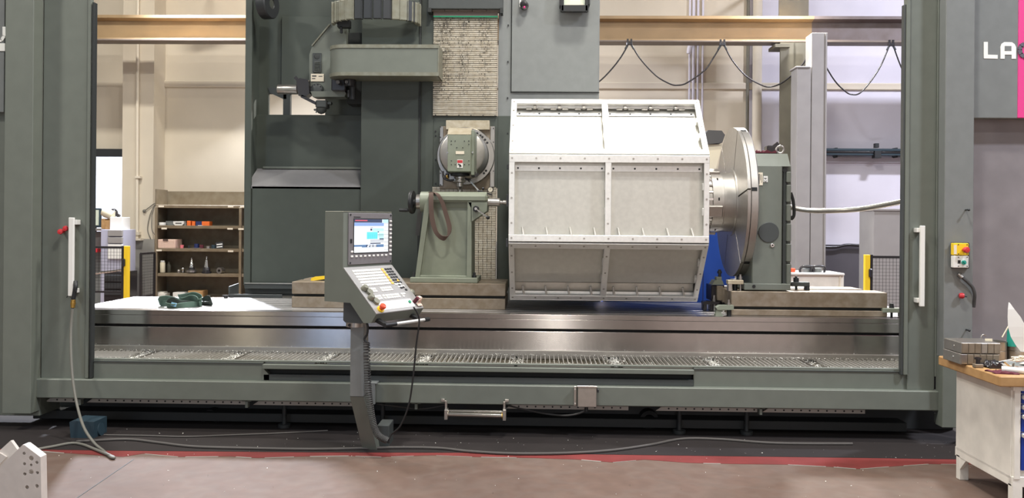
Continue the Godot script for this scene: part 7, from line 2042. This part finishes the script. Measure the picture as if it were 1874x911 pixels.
	t = thing("bottle", "dim yellowish bottle behind the spray can on the lower shelf", "bottle")
	part("glass", B.new().lathe([Vector2(0, 0), Vector2(0.035, 0), Vector2(0.036, 0.12), Vector2(0.016, 0.15), Vector2(0.016, 0.18), Vector2(0, 0.18)], Transform3D(Basis(), Vector3(-6.154, 0.753, -14.78)), 18), mats.pillar_green, t)
	done(t)
	single("steel_fitting", "small round steel fitting on the lower shelf, nearest the spray can", "fitting", B.new().ball(Vector3(-5.915, 0.788, -14.6), 0.027).cyl(Vector3(-5.915, 0.757, -14.6), Vector3(-5.915, 0.793, -14.6), 0.024, 14), mats.steel)
	single("steel_fitting", "larger bright steel fitting on the lower shelf beside the wide tool cone", "fitting", B.new().ball(Vector3(-5.867, 0.817, -14.66), 0.034).cyl(Vector3(-5.866, 0.759, -14.66), Vector3(-5.867, 0.817, -14.66), 0.03, 14), mats.bright_steel)
	t = thing("tool_cone", "steel taper tool holder on a wide steel collar on the lower shelf", "tool holder")
	q = Vector3(-5.701, 0.757, -14.6)
	part("collar", B.new().lathe([Vector2(0, 0), Vector2(0.06, 0), Vector2(0.085, 0.012), Vector2(0.085, 0.04), Vector2(0.07, 0.05), Vector2(0.05, 0.055), Vector2(0, 0.055)], Transform3D(Basis(), q), 24), mats.steel, t)
	part("black_ring", B.new().cyl(q + Vector3(0, 0.05, 0), q + Vector3(0, 0.09, 0), 0.05, 20, 0.042), mats.film, t)
	part("taper", B.new().lathe([Vector2(0, 0.085), Vector2(0.042, 0.085), Vector2(0.022, 0.2), Vector2(0.012, 0.215), Vector2(0.01, 0.245), Vector2(0, 0.25)], Transform3D(Basis(), q), 20), mats.chrome, t)
	done(t)
	t = thing("tool_cone", "steel taper tool holder on a black collar on the lower shelf", "tool holder")
	q = Vector3(-5.451, 0.756, -14.6)
	part("black_ring", B.new().lathe([Vector2(0, 0), Vector2(0.078, 0), Vector2(0.078, 0.03), Vector2(0.06, 0.035), Vector2(0.06, 0.065), Vector2(0.05, 0.08), Vector2(0.044, 0.1), Vector2(0, 0.1)], Transform3D(Basis(), q), 24), mats.film, t)
	part("taper", B.new().lathe([Vector2(0, 0.095), Vector2(0.042, 0.095), Vector2(0.024, 0.22), Vector2(0.012, 0.23), Vector2(0.009, 0.275), Vector2(0, 0.28)], Transform3D(Basis(), q), 20), mats.chrome, t)
	done(t)
	q = Vector3(-5.233, 0.8, -14.6)
	t = thing("steel_ring", "open steel ring lying on its side on the lower shelf", "ring")
	part("ring", B.new().lathe([Vector2(0.022, 0), Vector2(0.05, 0.0), Vector2(0.054, 0.01), Vector2(0.054, 0.1), Vector2(0.022, 0.1), Vector2(0.022, 0)], B.along(q + Vector3(0, 0, 0.03), q + Vector3(0.02, 0, -0.08)), 24), mats.steel, t)
	part("core", B.new().cyl(q + Vector3(0.0, 0, 0.0), q + Vector3(0.02, 0, -0.07), 0.03, 14), mats.film, t)
	done(t)
	# bottom row, half hidden by the table
	single("carton", "white carton with a yellow stripe at the left of the bottom shelf", "carton", B.new().box(Vector3(-6.186, 0.371, -14.65), Vector3(0.136, 0.09, 0.2), 0.004, ).box(Vector3(-6.217, 0.425, -14.675), Vector3(0.119, 0.027, 0.15), 0.004), mats.bench_white)
	single("carton", "white carton in the middle of the bottom shelf behind the sling", "carton", B.new().box(Vector3(-5.891, 0.383, -14.65), Vector3(0.2, 0.108, 0.2), 0.004), mats.white_paint)
	single("carton", "brown cardboard carton on the bottom shelf behind the sling", "carton", B.new().box(Vector3(-5.615, 0.4, -14.665), Vector3(0.245, 0.135, 0.23), 0.004), mats.wood)
	single("dark_fixture", "small dark clamp piece at the table's rear edge below the shelf", "clamp", B.new().box(Vector3(-3.023, 0.905, -8.605), Vector3(0.059, 0.016, 0.05), 0.003).box(Vector3(-3.022, 0.888, -8.605), Vector3(0.027, 0.029, 0.05), 0.003), mats.film)


func _ready() -> void:
	camera_and_sky()
	rng.seed = 7
	materials()
	hall_lights()
	setting()
	bed()
	rails()
	tray()
	apron()
	guards()
	mill()
	tailstock()
	headstock()
	drum()
	pendant()
	bench()
	bracket()
	post_fittings()
	background()
